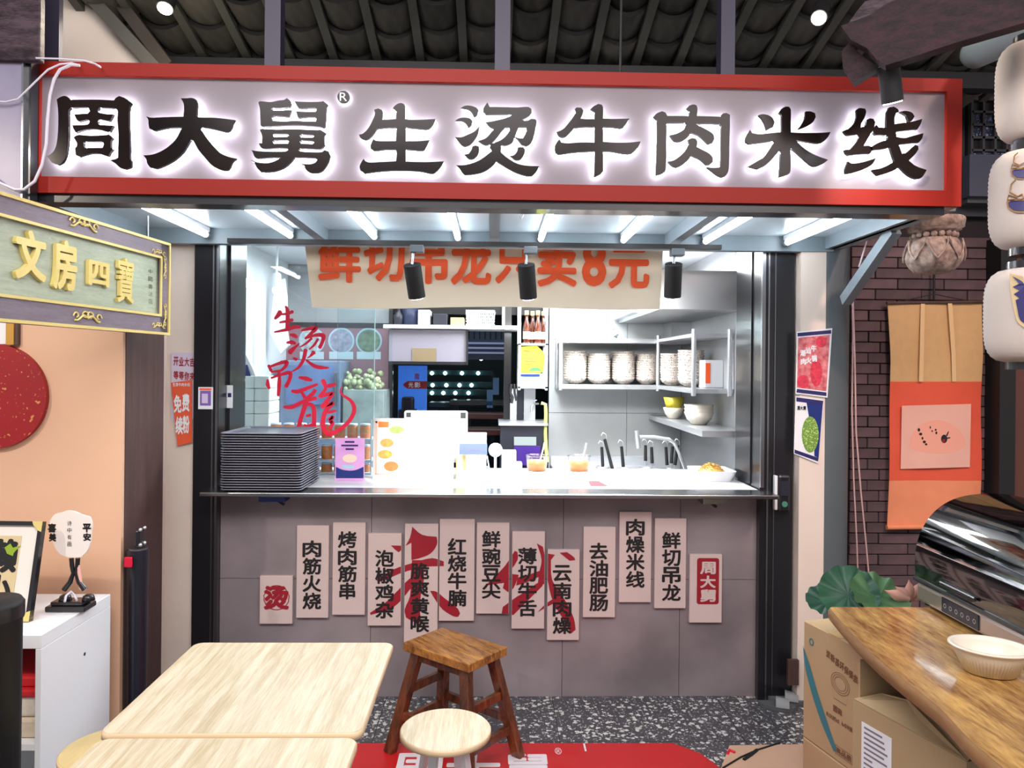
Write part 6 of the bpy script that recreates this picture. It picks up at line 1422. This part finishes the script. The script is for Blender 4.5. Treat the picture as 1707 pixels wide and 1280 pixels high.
for k, (z0, z1) in enumerate(((.285, .70), (0.001, .283))):
    zz0 = z0; tA, plA, U, V, L_, c = carton('cardboard_box', ['printed cardboard box for meal bowls, upper of two beside the column', 'printed cardboard box beneath the upper bowl box'][k], pA0.xy, pA1.xy, .40, z0, z1)
    plA.N = plA.N if plA.N.dot(CAM - c) > 0 else -plA.N
    def H(px_, py): return plA.ab(px_, py)
    dz = 0 if k == 0 else -.4165
    mb = MB(); a0, b1 = plA.ab(1375, 1080)
    for i, ch in enumerate('淀粉基环保餐盒'):
        a, b = plA.ab(1381 + i * 7.6, 1090 + i * 6.8); put_ab(mb, ch, plA, a - .0105, b - .013 + dz, a + .0105, b + .013 + dz, h0=.0015, h1=.0015, off=.03)
    mb.build('lettering', m_brownink, tA)
    if k == 0:
        cxA, czA = plA.ab(1401, 1140)
        for r_ in (.045, .037, .028):
            mb = MB(); n = 36; o1 = [(cxA + r_ * math.cos(2 * PI * i / n), czA + r_ * .8 * math.sin(2 * PI * i / n)) for i in range(n)]; o2 = [(cxA + (r_ - .0018) * math.cos(2 * PI * i / n), czA + (r_ - .0018) * .8 * math.sin(2 * PI * i / n)) for i in range(n)]
            mb.add([plA.pt(x, y, .0015) for x, y in o1 + o2], [(i, (i + 1) % n, n + (i + 1) % n, n + i) for i in range(n)]); mb.build('bowl_outline', m_brownink, tA)
        mb = MB(); q = [(cxA - .045, czA), (cxA - .03, czA - .06), (cxA + .03, czA - .06), (cxA + .045, czA)]
        for (a, b), (c2, d2) in zip(q[:-1], q[1:]): mb.quad(plA.pt(a, b, .0015), plA.pt(c2, d2, .0015), plA.pt(c2, d2 + .002, .0015), plA.pt(a, b + .002, .0015))
        mb.build('bowl_outline', m_brownink, tA)
        mb = MB(); a, b = plA.ab(1397, 1184); 
        for i, ch in enumerate('圆碗'): put_ab(mb, ch, plA, a - .022 + i * .022, b - .011, a - .002 + i * .022, b + .011, h0=.0015, h1=.0015, off=.03)
        mb.build('lettering', m_brownink, tA)
        mb = MB(); a, b = plA.ab(1402, 1204)
        for i, ch in enumerate('Round bowl'): 
            if ch != ' ': put_ab(mb, ch, plA, a - .07 + i * .0125, b - .008, a - .059 + i * .0125, b + .006, h0=.0015, h1=.0015, off=.02)
        mb.build('lettering', m_brownink, tA)
        mb = MB(); patch_px(mb, [(1339, 1075), (1342, 1108), (1352, 1150), (1370, 1205), (1390, 1252), (1396, 1253), (1380, 1205), (1362, 1150), (1350, 1108), (1341, 1082)], plA, .0013); mb.build('teal_swoosh', m_teal, tA)
        mb = MB(); patch_px(mb, [(1433, 1107), (1446, 1122), (1446, 1128), (1437, 1118)], plA, .0013); mb.build('teal_swoosh', m_teal, tA)
        mb = MB(); a, b = plA.ab(1353, 1070); n = 20; mb.add([plA.pt(a + r2 * math.cos(2 * PI * i / n), b + r2 * 1.1 * math.sin(2 * PI * i / n), .0014) for r2 in (.012, .007) for i in range(n)], [(i, (i + 1) % n, n + (i + 1) % n, n + i) for i in range(n)]); mb.build('round_logo', m_teal, tA)
        a0, b1 = plA.ab(1393, 1240); a1, b0 = plA.ab(1422, 1260)
        mb = MB(); 
        for (x0, x1, y0, y1) in ((a0, a1, b1 - .0016, b1), (a0, a1, b1 - .03, b1 - .0284), (a0, a0 + .0016, b1 - .03, b1), (a1 - .0016, a1, b1 - .03, b1)): mb.quad(*[plA.pt(x, y, .0014) for x, y in ((x0, y0), (x1, y0), (x1, y1), (x0, y1))])
        for i, ch in enumerate('高品质'): put_ab(mb, ch, plA, a0 + .004 + i * (a1 - a0 - .008) / 3, b1 - .025, a0 + .002 + (i + 1) * (a1 - a0 - .008) / 3, b1 - .005, h0=.0015, h1=.0015, off=.02)
        mb.build('stamp_frame', m_brownink, tA)
        tp = MB().obox(c + Vector((0, 0, (z1 - z0) / 2 + .0005)), U, V, (0, 0, 1), .03, .2, .0006).build('packing_tape', M('brown_tape', (196, 160, 110), .3), tA)
# open box
pB0 = PZ(1423, 1166, .60); pB1 = pB0 + Vector((.12, -.36, 0))
tB, plB, U, V, L_, c = carton('open_cardboard_box', 'opened cardboard box with a torn flap and a white shipping label under the slab', pB0.xy, pB1.xy, .34, .001, .60, opened=True)
V = V if V.x > 0 else -V
P0 = Vector((pB0.x, pB0.y, 0)); zB_ = .60
c = P0 + U * L_ / 2 + V * .17; c.z = zB_ / 2
for (cc_, hx_, hy_) in ((P0 + U * L_ / 2, L_ / 2, .002), (P0 + U * L_ / 2 + V * .34, L_ / 2, .002)): MB().obox(cc_ + Vector((0, 0, zB_ / 2)), U, V, (0, 0, 1), hx_, hy_, zB_ / 2).build('side_wall', m_card, tB)
for cc_ in (P0 + V * .17, P0 + U * L_ + V * .17): MB().obox(cc_ + Vector((0, 0, zB_ / 2)), U, V, (0, 0, 1), .002, .168, zB_ / 2).build('end_wall', m_card, tB)
MB().obox(c - Vector((0, 0, zB_ / 2 - .003)), U, V, (0, 0, 1), L_ / 2 - .004, .165, .002).build('bottom', m_cardd, tB)
z_ = Vector((0, 0, zB_))
def sheet(mb, pts, th=.004):
    pts = [Vector(p) for p in pts]; nn = (pts[1] - pts[0]).cross(pts[2] - pts[0]).normalized() * th; n = len(pts)
    return mb.add(pts + [p + nn for p in pts], [tuple(reversed(range(n))), tuple(range(n, 2 * n))] + [(i, (i + 1) % n, n + (i + 1) % n, n + i) for i in range(n)])
sheet(MB(), [P0 + z_, P0 + z_ + U * L_, P0 + z_ + U * (L_ - .02) + V * .10 + Vector((0, 0, .035)), P0 + z_ + U * .16 + V * .12 + Vector((0, 0, .02)), P0 + z_ + U * .13 + V * .075 + Vector((0, 0, .04)), P0 + z_ + U * .02 + V * .09 + Vector((0, 0, .012))]).build('torn_flap', m_card, tB)
sheet(MB(), [P0 + z_ + V * .02, P0 + z_ + V * .33, P0 + z_ + V * .31 - U * .02 + Vector((0, 0, .12)), P0 + z_ + V * .04 - U * .02 + Vector((0, 0, .11))]).build('end_flap', m_card, tB)
sheet(MB(), [P0 + z_ + V * .34 + U * L_, P0 + z_ + V * .34, P0 + z_ + V * .47 + Vector((0, 0, .10)), P0 + z_ + V * .47 + U * L_ + Vector((0, 0, .10))]).build('side_flap', m_cardd, tB)
plB = Plane(P0 + V * -.0021, U, (0, 0, 1)); plB.N = -V
a0 = .035; MB().prism([(a0, .27), (a0 + .11, .27), (a0 + .11, .55), (a0, .55)], plB, .0002, .0012).build('shipping_label', m_white, tB)
mb = MB(); rr_ = random.Random(5)
for k in range(16): 
    zz = .54 - k * .015; wl = rr_.uniform(.03, .09); mb.quad(*[plB.pt(x, y, .0016) for x, y in ((a0 + .01, zz - .006), (a0 + .01 + wl, zz - .006), (a0 + .01 + wl, zz), (a0 + .01, zz))])
mb.build('label_print', M('grey_print', (120, 116, 130), .6), tB, kind='stuff')

# lotus leaves and flower behind the slab
t = thing('lotus_leaf_plant', 'artificial lotus with ruffled green leaves standing behind the slab table', 'plant', PZ(1440, 1010, .75))
def leaf(c, r, N, rot, ph, a0=0, a1=2 * PI, nm='leaf', mt=None):
    N = Vector(N).normalized(); X = N.orthogonal().normalized(); Y = N.cross(X); mb = MB(); n = 48; m = 6; vs = []
    for j in range(m + 1):
        rr__ = r * j / m
        for i in range(n + 1):
            a = a0 + (a1 - a0) * i / n; ruff = .10 * r * (j / m) ** 2 * math.sin(11 * a + ph) + .03 * r * math.sin(30 * a) * (j / m)
            vs.append(Vector(c) + X * rr__ * math.cos(a) + Y * rr__ * math.sin(a) + N * (ruff + .25 * r * (j / m) ** 2))
    mb.add(vs, [(j * (n + 1) + i, j * (n + 1) + i + 1, (j + 1) * (n + 1) + i + 1, (j + 1) * (n + 1) + i) for j in range(m) for i in range(n)], True)
    return mb.build(nm, mt or m_leaf, t)
leaf(P(1414, 992, 2.75), .105, (-.25, -.75, .55), 0, 0)
leaf(P(1462, 1000, 2.70), .105, (.1, -.55, .75), 0, 2, mt=M('lotus_leaf_pale', (40, 80, 50), .5, rgb2=(84, 122, 78), scale=8))
leaf(P(1378, 1003, 2.85), .075, (-.3, -.5, .9), 0, 1)
for px_ in (1412, 1462, 1378): MB().tube([P(px_, 1000, 2.78), (1.50, 2.86, .3)], .005, 6).build('stem', m_leaf, t)
MB().lathe((1.50, 2.88, 0), [(0, 0), (.06, 0), (.075, .15), (.05, .3), (.055, .32), (.045, .32), (.04, .3), (0, .28)], 24).build('pot', m_dwood, t)
t = thing('lotus_flower', 'pale pink artificial lotus flower beside the smoked dish cabinet', 'flower', P(1510, 1000, 2.72))
for k, (dx, dy, L_) in enumerate(((-.11, .045, 0), (-.07, .06, 0), (-.02, .085, 0), (.03, .08, 0), (.07, .05, 0), (-.05, .02, 0))):
    c0 = P(1516, 1000, 2.70 + .01 * k); tip = c0 + Vector((dx, -.03, dy)); d = tip - c0; sd = d.cross(Vector((0, 1, 0))).normalized() * .022; up_ = Vector((0, -.012, 0))
    mb = MB(); vs = []
    for j in range(7):
        s = j / 6; wdt = math.sin(PI * min(1, s * .85 + .12)) * (1 - s ** 4)
        for u_ in (-1, -.5, 0, .5, 1): vs.append(c0 + d * s + sd * u_ * wdt + up_ * (1 - u_ * u_) * wdt)
    mb.add(vs, [(j * 5 + i, j * 5 + i + 1, j * 5 + 6 + i, j * 5 + 5 + i) for j in range(6) for i in range(4)], True); mb.build('petal', m_petal, t)
MB().tube([P(1516, 1000, 2.72), (1.56, 2.80, .5), (1.66, 2.84, 0)], .005, 6).build('stem', m_leaf, t)

# ------------------------------------------------------------------ posters on the column
def wave_poster(nm, lb, q, Y, mt):
    pl = front(Y); t = thing(nm, lb, 'poster', P(q[3][0], q[3][1], Y)); mb = MB(); patch_px(mb, q, pl, 0, .003, smooth=False); mb.build('paper', m_white, t); return t, pl
m_meat = M('meat_print', (170, 40, 60), .4, rgb2=(232, 150, 150), scale=40, detail=6)
t, pl = wave_poster('meat_poster', 'poster of raw red meat slices with violet borders on the column', [(1328, 553), (1387, 547), (1379, 663), (1326, 656)], 3.545, None)
mb = MB(); patch_px(mb, [(1330, 563), (1383, 558), (1377, 652), (1328, 646)], pl, .0035, smooth=False); mb.build('meat_picture', m_meat, t)
mb = MB(); patch_px(mb, [(1329, 555), (1385, 550), (1385, 556), (1329, 561)], pl, .004, smooth=False); patch_px(mb, [(1328, 648), (1377, 654), (1377, 660), (1327, 654)], pl, .004, smooth=False); mb.build('violet_border', m_navy, t, kind='stuff')
for x, y, rx, ry in ((1338, 636, 10, 11), (1368, 570, 9, 9), (1360, 622, 10, 22)):
    mb = MB(); ellipse(mb, pl, x, y, rx, ry, .0042); mb.build('meat_slice', M('meat_slice', (206, 56, 78), .35, noise=.35, scale=80), t)
mb = MB()
for i, (ch, x, y) in enumerate((('潮', 1337, 588), ('汕', 1346, 584), ('牛', 1355, 580), ('肉', 1338, 602), ('火', 1347, 600), ('锅', 1356, 597))): put(mb, ch, pl, x - 4, y - 5, x + 5, y + 6, h0=.0055, h1=.0055, off=.05)
mb.build('lettering', m_white, t)
t, pl = wave_poster('greens_poster', 'poster of chopped green noodles on blue below the meat poster', [(1326, 660), (1373, 666), (1363, 772), (1323, 756)], 3.545, None)
mb = MB(); patch_px(mb, [(1327, 662), (1372, 668), (1371, 675), (1327, 669)], pl, .0035, smooth=False); patch_px(mb, [(1324, 749), (1364, 763), (1363, 769), (1324, 755)], pl, .0035, smooth=False); mb.build('violet_border', m_navy, t, kind='stuff')
mb = MB(); patch_px(mb, [(1344, 671), (1371, 675), (1364, 763), (1357, 760), (1356, 720), (1348, 695)], pl, .0035, smooth=False); mb.build('blue_field', m_blue, t)
mb = MB(); ellipse(mb, pl, 1350, 724, 14, 30, .0045); mb.build('greens_picture', speckM('greens_print', (110, 150, 60), (190, 214, 130), 160, .6, .5, (60, 100, 40)), t)
mb = MB(); row(mb, '周大舅', pl, 1328, 1343, 680, 7, h0=.005, h1=.005, off=.03); mb.build('lettering', m_ink, t)
# cables by the column
for k, pts in enumerate(([(1421, 497), (1422, 560), (1420, 680), (1423, 800), (1428, 900), (1430, 960)], [(1422, 497), (1425, 600), (1427, 720), (1435, 820), (1443, 900), (1450, 978)])):
    q = [P(x, y, 3.86) for x, y in pts]; q[0] = P(pts[0][0], pts[0][1], 3.5)
    o = MB().tube([P(x, y, 3.55 + .04 * i) for i, (x, y) in enumerate(pts)], .004, 7).build('hanging_wire', m_pinkcable, None, q[0]); tag(o, ['pale pink wire hanging straight down from the canopy brace', 'pale pink wire curving away from the straight one below the brace'][k], 'wire', 'pink wires below the brace')
t = bpy.data.objects['canopy']
MB().tube([P(1455, 390, 3.4), P(1445, 400, 3.42), P(1438, 425, 3.45), P(1432, 445, 3.46)], .004, 6).build('white_tie', m_cable, t)

# ------------------------------------------------------------------ hanging scroll
SYc = 3.90; SP = front(SYc)
t = thing('hanging_scroll', 'ochre and red silk hanging scroll with a small insect painting on the dark brick wall', 'scroll', P(1560, 690, 3.9))
def wband(mb, pts, h=.0): patch_px(mb, pts, SP, h, h + .002, smooth=False)
def edge(py, side):
    L = [(505, 1480), (560, 1482), (600, 1484), (690, 1484), (780, 1482), (878, 1480)]; R_ = [(503, 1637), (545, 1636), (590, 1638), (690, 1636), (800, 1635), (876, 1634)]
    A_ = L if side < 0 else R_
    for (y0, x0), (y1, x1) in zip(A_[:-1], A_[1:]):
        if y0 <= py <= y1: return x0 + (x1 - x0) * (py - y0) / (y1 - y0)
    return A_[-1][1] if py > A_[-1][0] else A_[0][1]
def bandm(y0, y1, mt, nm):
    mb = MB(); n = 8; ys = [y0 + (y1 - y0) * i / n for i in range(n + 1)]; vs = []
    for y in ys:
        for j in range(7):
            x = edge(y, -1) + (edge(y, 1) - edge(y, -1)) * j / 6; q = P(x, y, SYc); q.y += .006 * math.sin(y * .03 + j * 1.1); vs.append(q)
    k = len(vs); vs += [v + Vector((0, .003, 0)) for v in vs]
    fs = [(i * 7 + j, i * 7 + j + 1, i * 7 + j + 8, i * 7 + j + 7) for i in range(n) for j in range(6)]
    mb.add(vs, fs + [tuple(reversed([q + k for q in f])) for f in fs], True); return mb.build(nm, mt, t)
bandm(505, 636, m_scroll1, 'ochre_silk'); bandm(636, 801, m_scroll2, 'red_silk'); bandm(801, 876, m_scroll3, 'peach_silk')
MB().cyl(P(1478, 505, SYc - .01), P(1640, 503, SYc - .01), .008, n=12).build('top_rod', m_dwood, t)
MB().cyl(P(1478, 879, SYc - .0), P(1637, 877, SYc - .0), .013, n=16).build('bottom_rod', m_scroll3, t)
mb = MB(); patch_px(mb, [(1501, 676), (1616, 673), (1614, 778), (1499, 781)], SP, .012, .014, smooth=False); pr = mb.build('painting', m_paper, t)
mb = MB(); q = [(1512, 745), (1520, 720), (1540, 704), (1562, 700), (1585, 708), (1602, 724), (1608, 742), (1590, 752), (1560, 755), (1530, 752)]; patch_px(mb, q, SP, .0145); mb.build('pale_moon', M('moon_wash', (238, 168, 146), .7), pr)
mb = MB()
for (x, y, w_, h_) in ((1529, 716, 4, 5), (1532, 723, 5, 4), (1535, 730, 3, 4), (1538, 736, 5, 4), (1541, 740, 4, 3), (1548, 712, 2, 4), (1551, 718, 2, 3), (1557, 716, 3, 3), (1558, 721, 3, 4)): ellipse(mb, SP, x, y, w_ * .55, h_ * .6, .0155, 8)
ellipse(mb, SP, 1571, 731, 5.2, 7, .0155, 16)
mb.quad(*[SP.pt(*SP.ab(x, y), .0156) for x, y in ((1574, 725), (1578, 718), (1579, 719), (1576, 727))]); mb.quad(*[SP.pt(*SP.ab(x, y), .0156) for x, y in ((1575, 729), (1581, 728), (1581, 730), (1576, 731))])
mb.build('ink_painting', m_ink, pr, kind='stuff')
mb = MB(); ellipse(mb, SP, 1570, 734, 2.5, 3, .0165, 10); mb.build('red_spot', m_redink, pr)
for xs_ in (((1536, 505), (1534, 600), (1533, 636)), ((1581, 505), (1587, 590), (1588, 636))):
    mb = MB(); q = [(x - 3.5, y) for x, y in xs_] + [(x + 3.5, y) for x, y in reversed(xs_)]; patch_px(mb, q, SP, .012, .014, smooth=False); mb.build('silk_strip', M('pale_silk_strip', (224, 188, 138), .6) if xs_[0][0] == 1536 else MATS['pale_silk_strip'], t)
MB().cyl(P(1557, 497, SYc - .01), P(1557, 455, SYc - .005), .004, n=8).build('hanging_cord', m_blkm, t)
MB().tube([P(1495, 504, SYc - .01), P(1557, 490, SYc - .01), P(1620, 503, SYc - .01)], .0025, 6).build('hanging_cord', m_blkm, t)

# ------------------------------------------------------------------ carved lotus finial
c = P(1556, 455, 3.05)
t = thing('carved_finial', 'carved grey wooden lotus bud finial hanging beside the sign end', 'carving', c)
R = .112
def petal_fn(a, j, z): return 1 + .05 * abs(math.sin(4 * a + (0 if (j // 4) % 2 else PI / 2))) + .012 * math.sin(44 * a)
prof = [(0, 0), (.055, 0), (.07, .006), (.088, .025), (.101, .05), (.106, .075), (.103, .1), (.094, .122), (.082, .135), (.076, .14)]
MB().lathe(c, prof, 96, fn=petal_fn).build('lotus_bud', m_stone, t)
mb = MB()
for k in range(18):
    a = 2 * PI * k / 18; mb.sphere((c.x + .079 * math.cos(a), c.y + .079 * math.sin(a), c.z + .151), .0128, 10, 7)
    
mb.build('bead_ring', m_stone, t, kind='stuff')
MB().lathe(c, [(.074, .14), (.07, .15), (.074, .162), (.09, .166), (.1, .172), (.1, .178), (.108, .184), (.112, .215), (.11, .222), (0, .222)], 8 * 12, fn=lambda a, j, z: 1 + .03 * (abs(math.sin(4 * a)) if j > 5 else 0)).build('capital', m_stone, t)
for k in range(8):
    a = 2 * PI * (k + .5) / 8; pts = []
    for side in (-1, 1):
        pts = []
        for i in range(9):
            s = i / 8; zz = .132 - .085 * s; aa = a + side * .36 * math.cos(s * PI / 2); r = .099 + .014 * math.sin(PI * (zz / .15))
            pts.append((c.x + r * math.cos(aa), c.y + r * math.sin(aa), c.z + zz))
        MB().tube(pts, .0035, 6).build('petal_rib', m_stone, t)
MB().cyl(c + Vector((0, 0, .22)), c + Vector((0, 0, .75)), .02, n=12).build('hanger_post', m_blkm, t)
o = MB().cyl(P(1557, 452, 3.9), P(1557, 500, 3.9), .006, n=8).build('wall_hook', m_blkm, None, P(1557, 500, 3.9)); tag(o, 'black metal hook bar above the scroll', 'hook')

# ------------------------------------------------------------------ lanterns at the right edge
LX, LY = P(1717, 300, 2.25).x, 2.25
def lantern(y0, y1, r, lb):
    zt_, zb_ = ZW(y0, LY, 1700), ZW(y1, LY, 1700); h = zt_ - zb_; c = Vector((LX, LY, zb_))
    t = thing('paper_lantern', lb, 'lantern', c, 'white ribbed paper lanterns at the edge')
    n = 46; prof = []
    for i in range(n + 1):
        s = i / n; e_ = (1 - abs(2 * s - 1) ** 4.2) ** .5; q = r * (.48 + .52 * e_) * (1 + (.014 if i % 2 else -.008)); prof.append((q, h * s))
    MB().lathe(c, prof, 48).build('paper_shade', m_lantern, t)
    MB().cyl(c + Vector((0, 0, -.022)), c + Vector((0, 0, .006)), r * .50, n=32).build('bottom_cap', m_blk, t)
    MB().cyl(c + Vector((0, 0, h - .006)), c + Vector((0, 0, h + .022)), r * .50, n=32).build('top_cap', m_blk, t)
    return t, c, h
m_bronze = M('bronze_line', (150, 112, 70), .5)
def lpt(c, px_, py, r, h=.001):
    """pixel -> point on the lantern's cylinder"""
    d = ray(px_, py); ox, oy = CAM.x - c.x, CAM.y - c.y; A_ = d.x ** 2 + d.y ** 2; B_ = 2 * (ox * d.x + oy * d.y); C_ = ox ** 2 + oy ** 2 - (r + h) ** 2
    D_ = max(B_ * B_ - 4 * A_ * C_, 0); tt_ = (-B_ - math.sqrt(D_)) / (2 * A_); return CAM + d * tt_
t1, c1, h1 = lantern(72, 234, .093, 'highest white paper lantern at the edge of the view, plain')
t2, c2, h2 = lantern(252, 414, .108, 'middle paper lantern printed with violet bowls and bronze bull horns')
t3, c3, h3 = lantern(448, 604, .118, 'lowest paper lantern printed with a violet flame shape')
def ldecal(c, r, outer, mt, par, h=.004):
    ab = smooth_poly(outer, 4); vs, fs = filled([ab]); mb = MB(); mb.add([lpt(c, x, y, r, h) for x, y in vs], fs); return mb.build('print_shape', mt, par)
for dy, s in ((0, .9), (52, 1.1)):
    cx_, cy_ = 1702 - (0 if dy == 0 else 3), 283 + dy
    ldecal(c2, .109, [(cx_ - 20 * s, cy_ + 2), (cx_ - 14 * s, cy_ - 3), (cx_ + 10, cy_ - 4), (cx_ + 12, cy_ + 18 * s), (cx_ - 8 * s, cy_ + 17 * s), (cx_ - 18 * s, cy_ + 10 * s)], m_bronze, t2, .003)
    ldecal(c2, .109, [(cx_ - 17 * s, cy_ + 3), (cx_ - 12 * s, cy_), (cx_ + 9, cy_ - 1), (cx_ + 10, cy_ + 15 * s), (cx_ - 7 * s, cy_ + 14 * s), (cx_ - 15 * s, cy_ + 9 * s)], m_navy, t2, .005)
    for pts in ([(cx_ - 3, cy_ - 8), (cx_ - 14 * s, cy_ - 14 * s), (cx_ - 12 * s, cy_ - 26 * s), (cx_ - 6 * s, cy_ - 32 * s)], [(cx_ - 3, cy_ - 6), (cx_ - 16 * s, cy_ - 10), (cx_ - 18 * s, cy_ - 2), (cx_ - 8 * s, cy_ - 3)], [(cx_ - 2, cy_ - 8), (cx_ + 5, cy_ - 12), (cx_ + 8, cy_ - 5), (cx_ + 2, cy_ - 3)]):
        MB().tube([lpt(c2, x, y, .109, .003) for x, y in pts], .0022, 5).build('horn_line', m_bronze, t2)
fl3 = [(1687, 460), (1702, 468), (1709, 475), (1709, 540), (1700, 532), (1696, 515), (1693, 500), (1700, 497), (1690, 490), (1700, 484), (1688, 478), (1699, 473)]
ldecal(c3, .119, [(1683, 456), (1704, 460), (1711, 470), (1711, 548), (1697, 538), (1690, 515), (1684, 480)], M('pale_bronze', (196, 172, 130), .5), t3, .003)
ldecal(c3, .119, fl3, m_navy, t3, .005)
MB().cyl((LX, LY, c2.z + h2 + .02), (LX, LY, c1.z - .02), .004, n=8).build('link_wire', m_blkm, t2)
MB().cyl((LX, LY, c3.z + h3 + .02), (LX, LY, c2.z - .02), .02, n=12).build('link_wire', m_blkm, t3)
MB().cyl((LX, LY, c1.z + h1 + .02), (LX, LY, 3.2), .004, n=8).build('hanging_wire', m_blkm, t1)

# ------------------------------------------------------------------ red-brown carved eave board and pipe, upper right
EP = Plane(P(1500, 100, 2.15), (.86, -.5, 0), (0, 0, 1))
t = thing('eave_board', 'heavy dark maroon timber board with a notched end above the sign', 'beam', EP.O)
mb = MB(); q = [EP.ab(x, y) for x, y in ((1402, 43), (1450, 25), (1480, 5), (1560, -30), (1850, -80), (1850, -10), (1707, 38), (1590, 72), (1530, 92), (1476, 109), (1460, 98), (1445, 80), (1418, 66), (1410, 55))]
vs, fs = filled([q]); extrude2d(mb, vs, fs, EP, -.05, .0); mb.build('board', m_maroon, t)
mb = MB(); q = [EP.ab(x, y) for x, y in ((1400, 74), (1412, 60), (1440, 85), (1462, 100), (1420, 127), (1402, 100))]
vs, fs = filled([q]); extrude2d(mb, vs, fs, EP, -.10, -.055); mb.build('rear_board', m_maroon, t)
mb = MB(); q = [EP.ab(x, y) for x, y in ((1410, 30), (1425, 8), (1440, -10), (1600, -60), (1600, -40), (1480, 4), (1450, 24), (1420, 36))]
vs, fs = filled([q]); extrude2d(mb, vs, fs, EP, -.14, -.051); mb.build('bark_wrap', m_carve, t)
MB().cyl(EP.pt(*EP.ab(1620, -30), -.02), EP.pt(*EP.ab(1620, -200), -.02), .01, n=8).build('hanger', m_blkm, t)
o = MB().cyl(P(1628, 88, 2.6), P(1780, 20, 2.2), .052, n=28).sphere(P(1628, 88, 2.6), .052, 20, 10).build('round_duct', M('pale_translucent_duct', (132, 144, 146), .4), None, P(1700, 60, 2.4)); tag(o, 'pale grey rounded duct behind the maroon board', 'duct')
# two ceiling spots among the roof tiles
for k, (px_, py, yy) in enumerate(((275, 14, 2.95), (1365, 30, 2.9))):
    q = P(px_, py, yy); d = Vector((.0, -.45, -.9)).normalized() if k == 0 else Vector((-.35, -.6, -.7)).normalized()
    t = thing('roof_spotlight', ['small black spotlight with a glowing face under the rafters above the first sign character', 'glaring spotlight under the rafters near the maroon board'][k], 'spotlight', q, 'spotlights under the roof tiles')
    MB().cyl(q - d * .10, q, .032, n=20).build('housing', m_blkm, t); MB().cyl(q, q + d * .004, .027, n=20).build('lens', m_lamp, t)
    MB().cyl(q - d * .10, (q.x, q.y, roofz(q.y) - .02), .008, n=8).build('stem', m_blkm, t)
    lamp('SPOT', 'roof_spot_beam', q + d * .02, q + d, 30, (1, .9, .72), .03, None, 110, .6)
lamp('POINT', 'roof_glow', (-1.25, 2.95, 2.75), (0, 0, 0), 1.6, (1, .86, .6), .05)
lamp('SPOT', 'lantern_spot', (.9, 1.2, 2.5), (LX, LY, 1.75), 1.5, (1, .97, .9), .04, None, 35, .5)
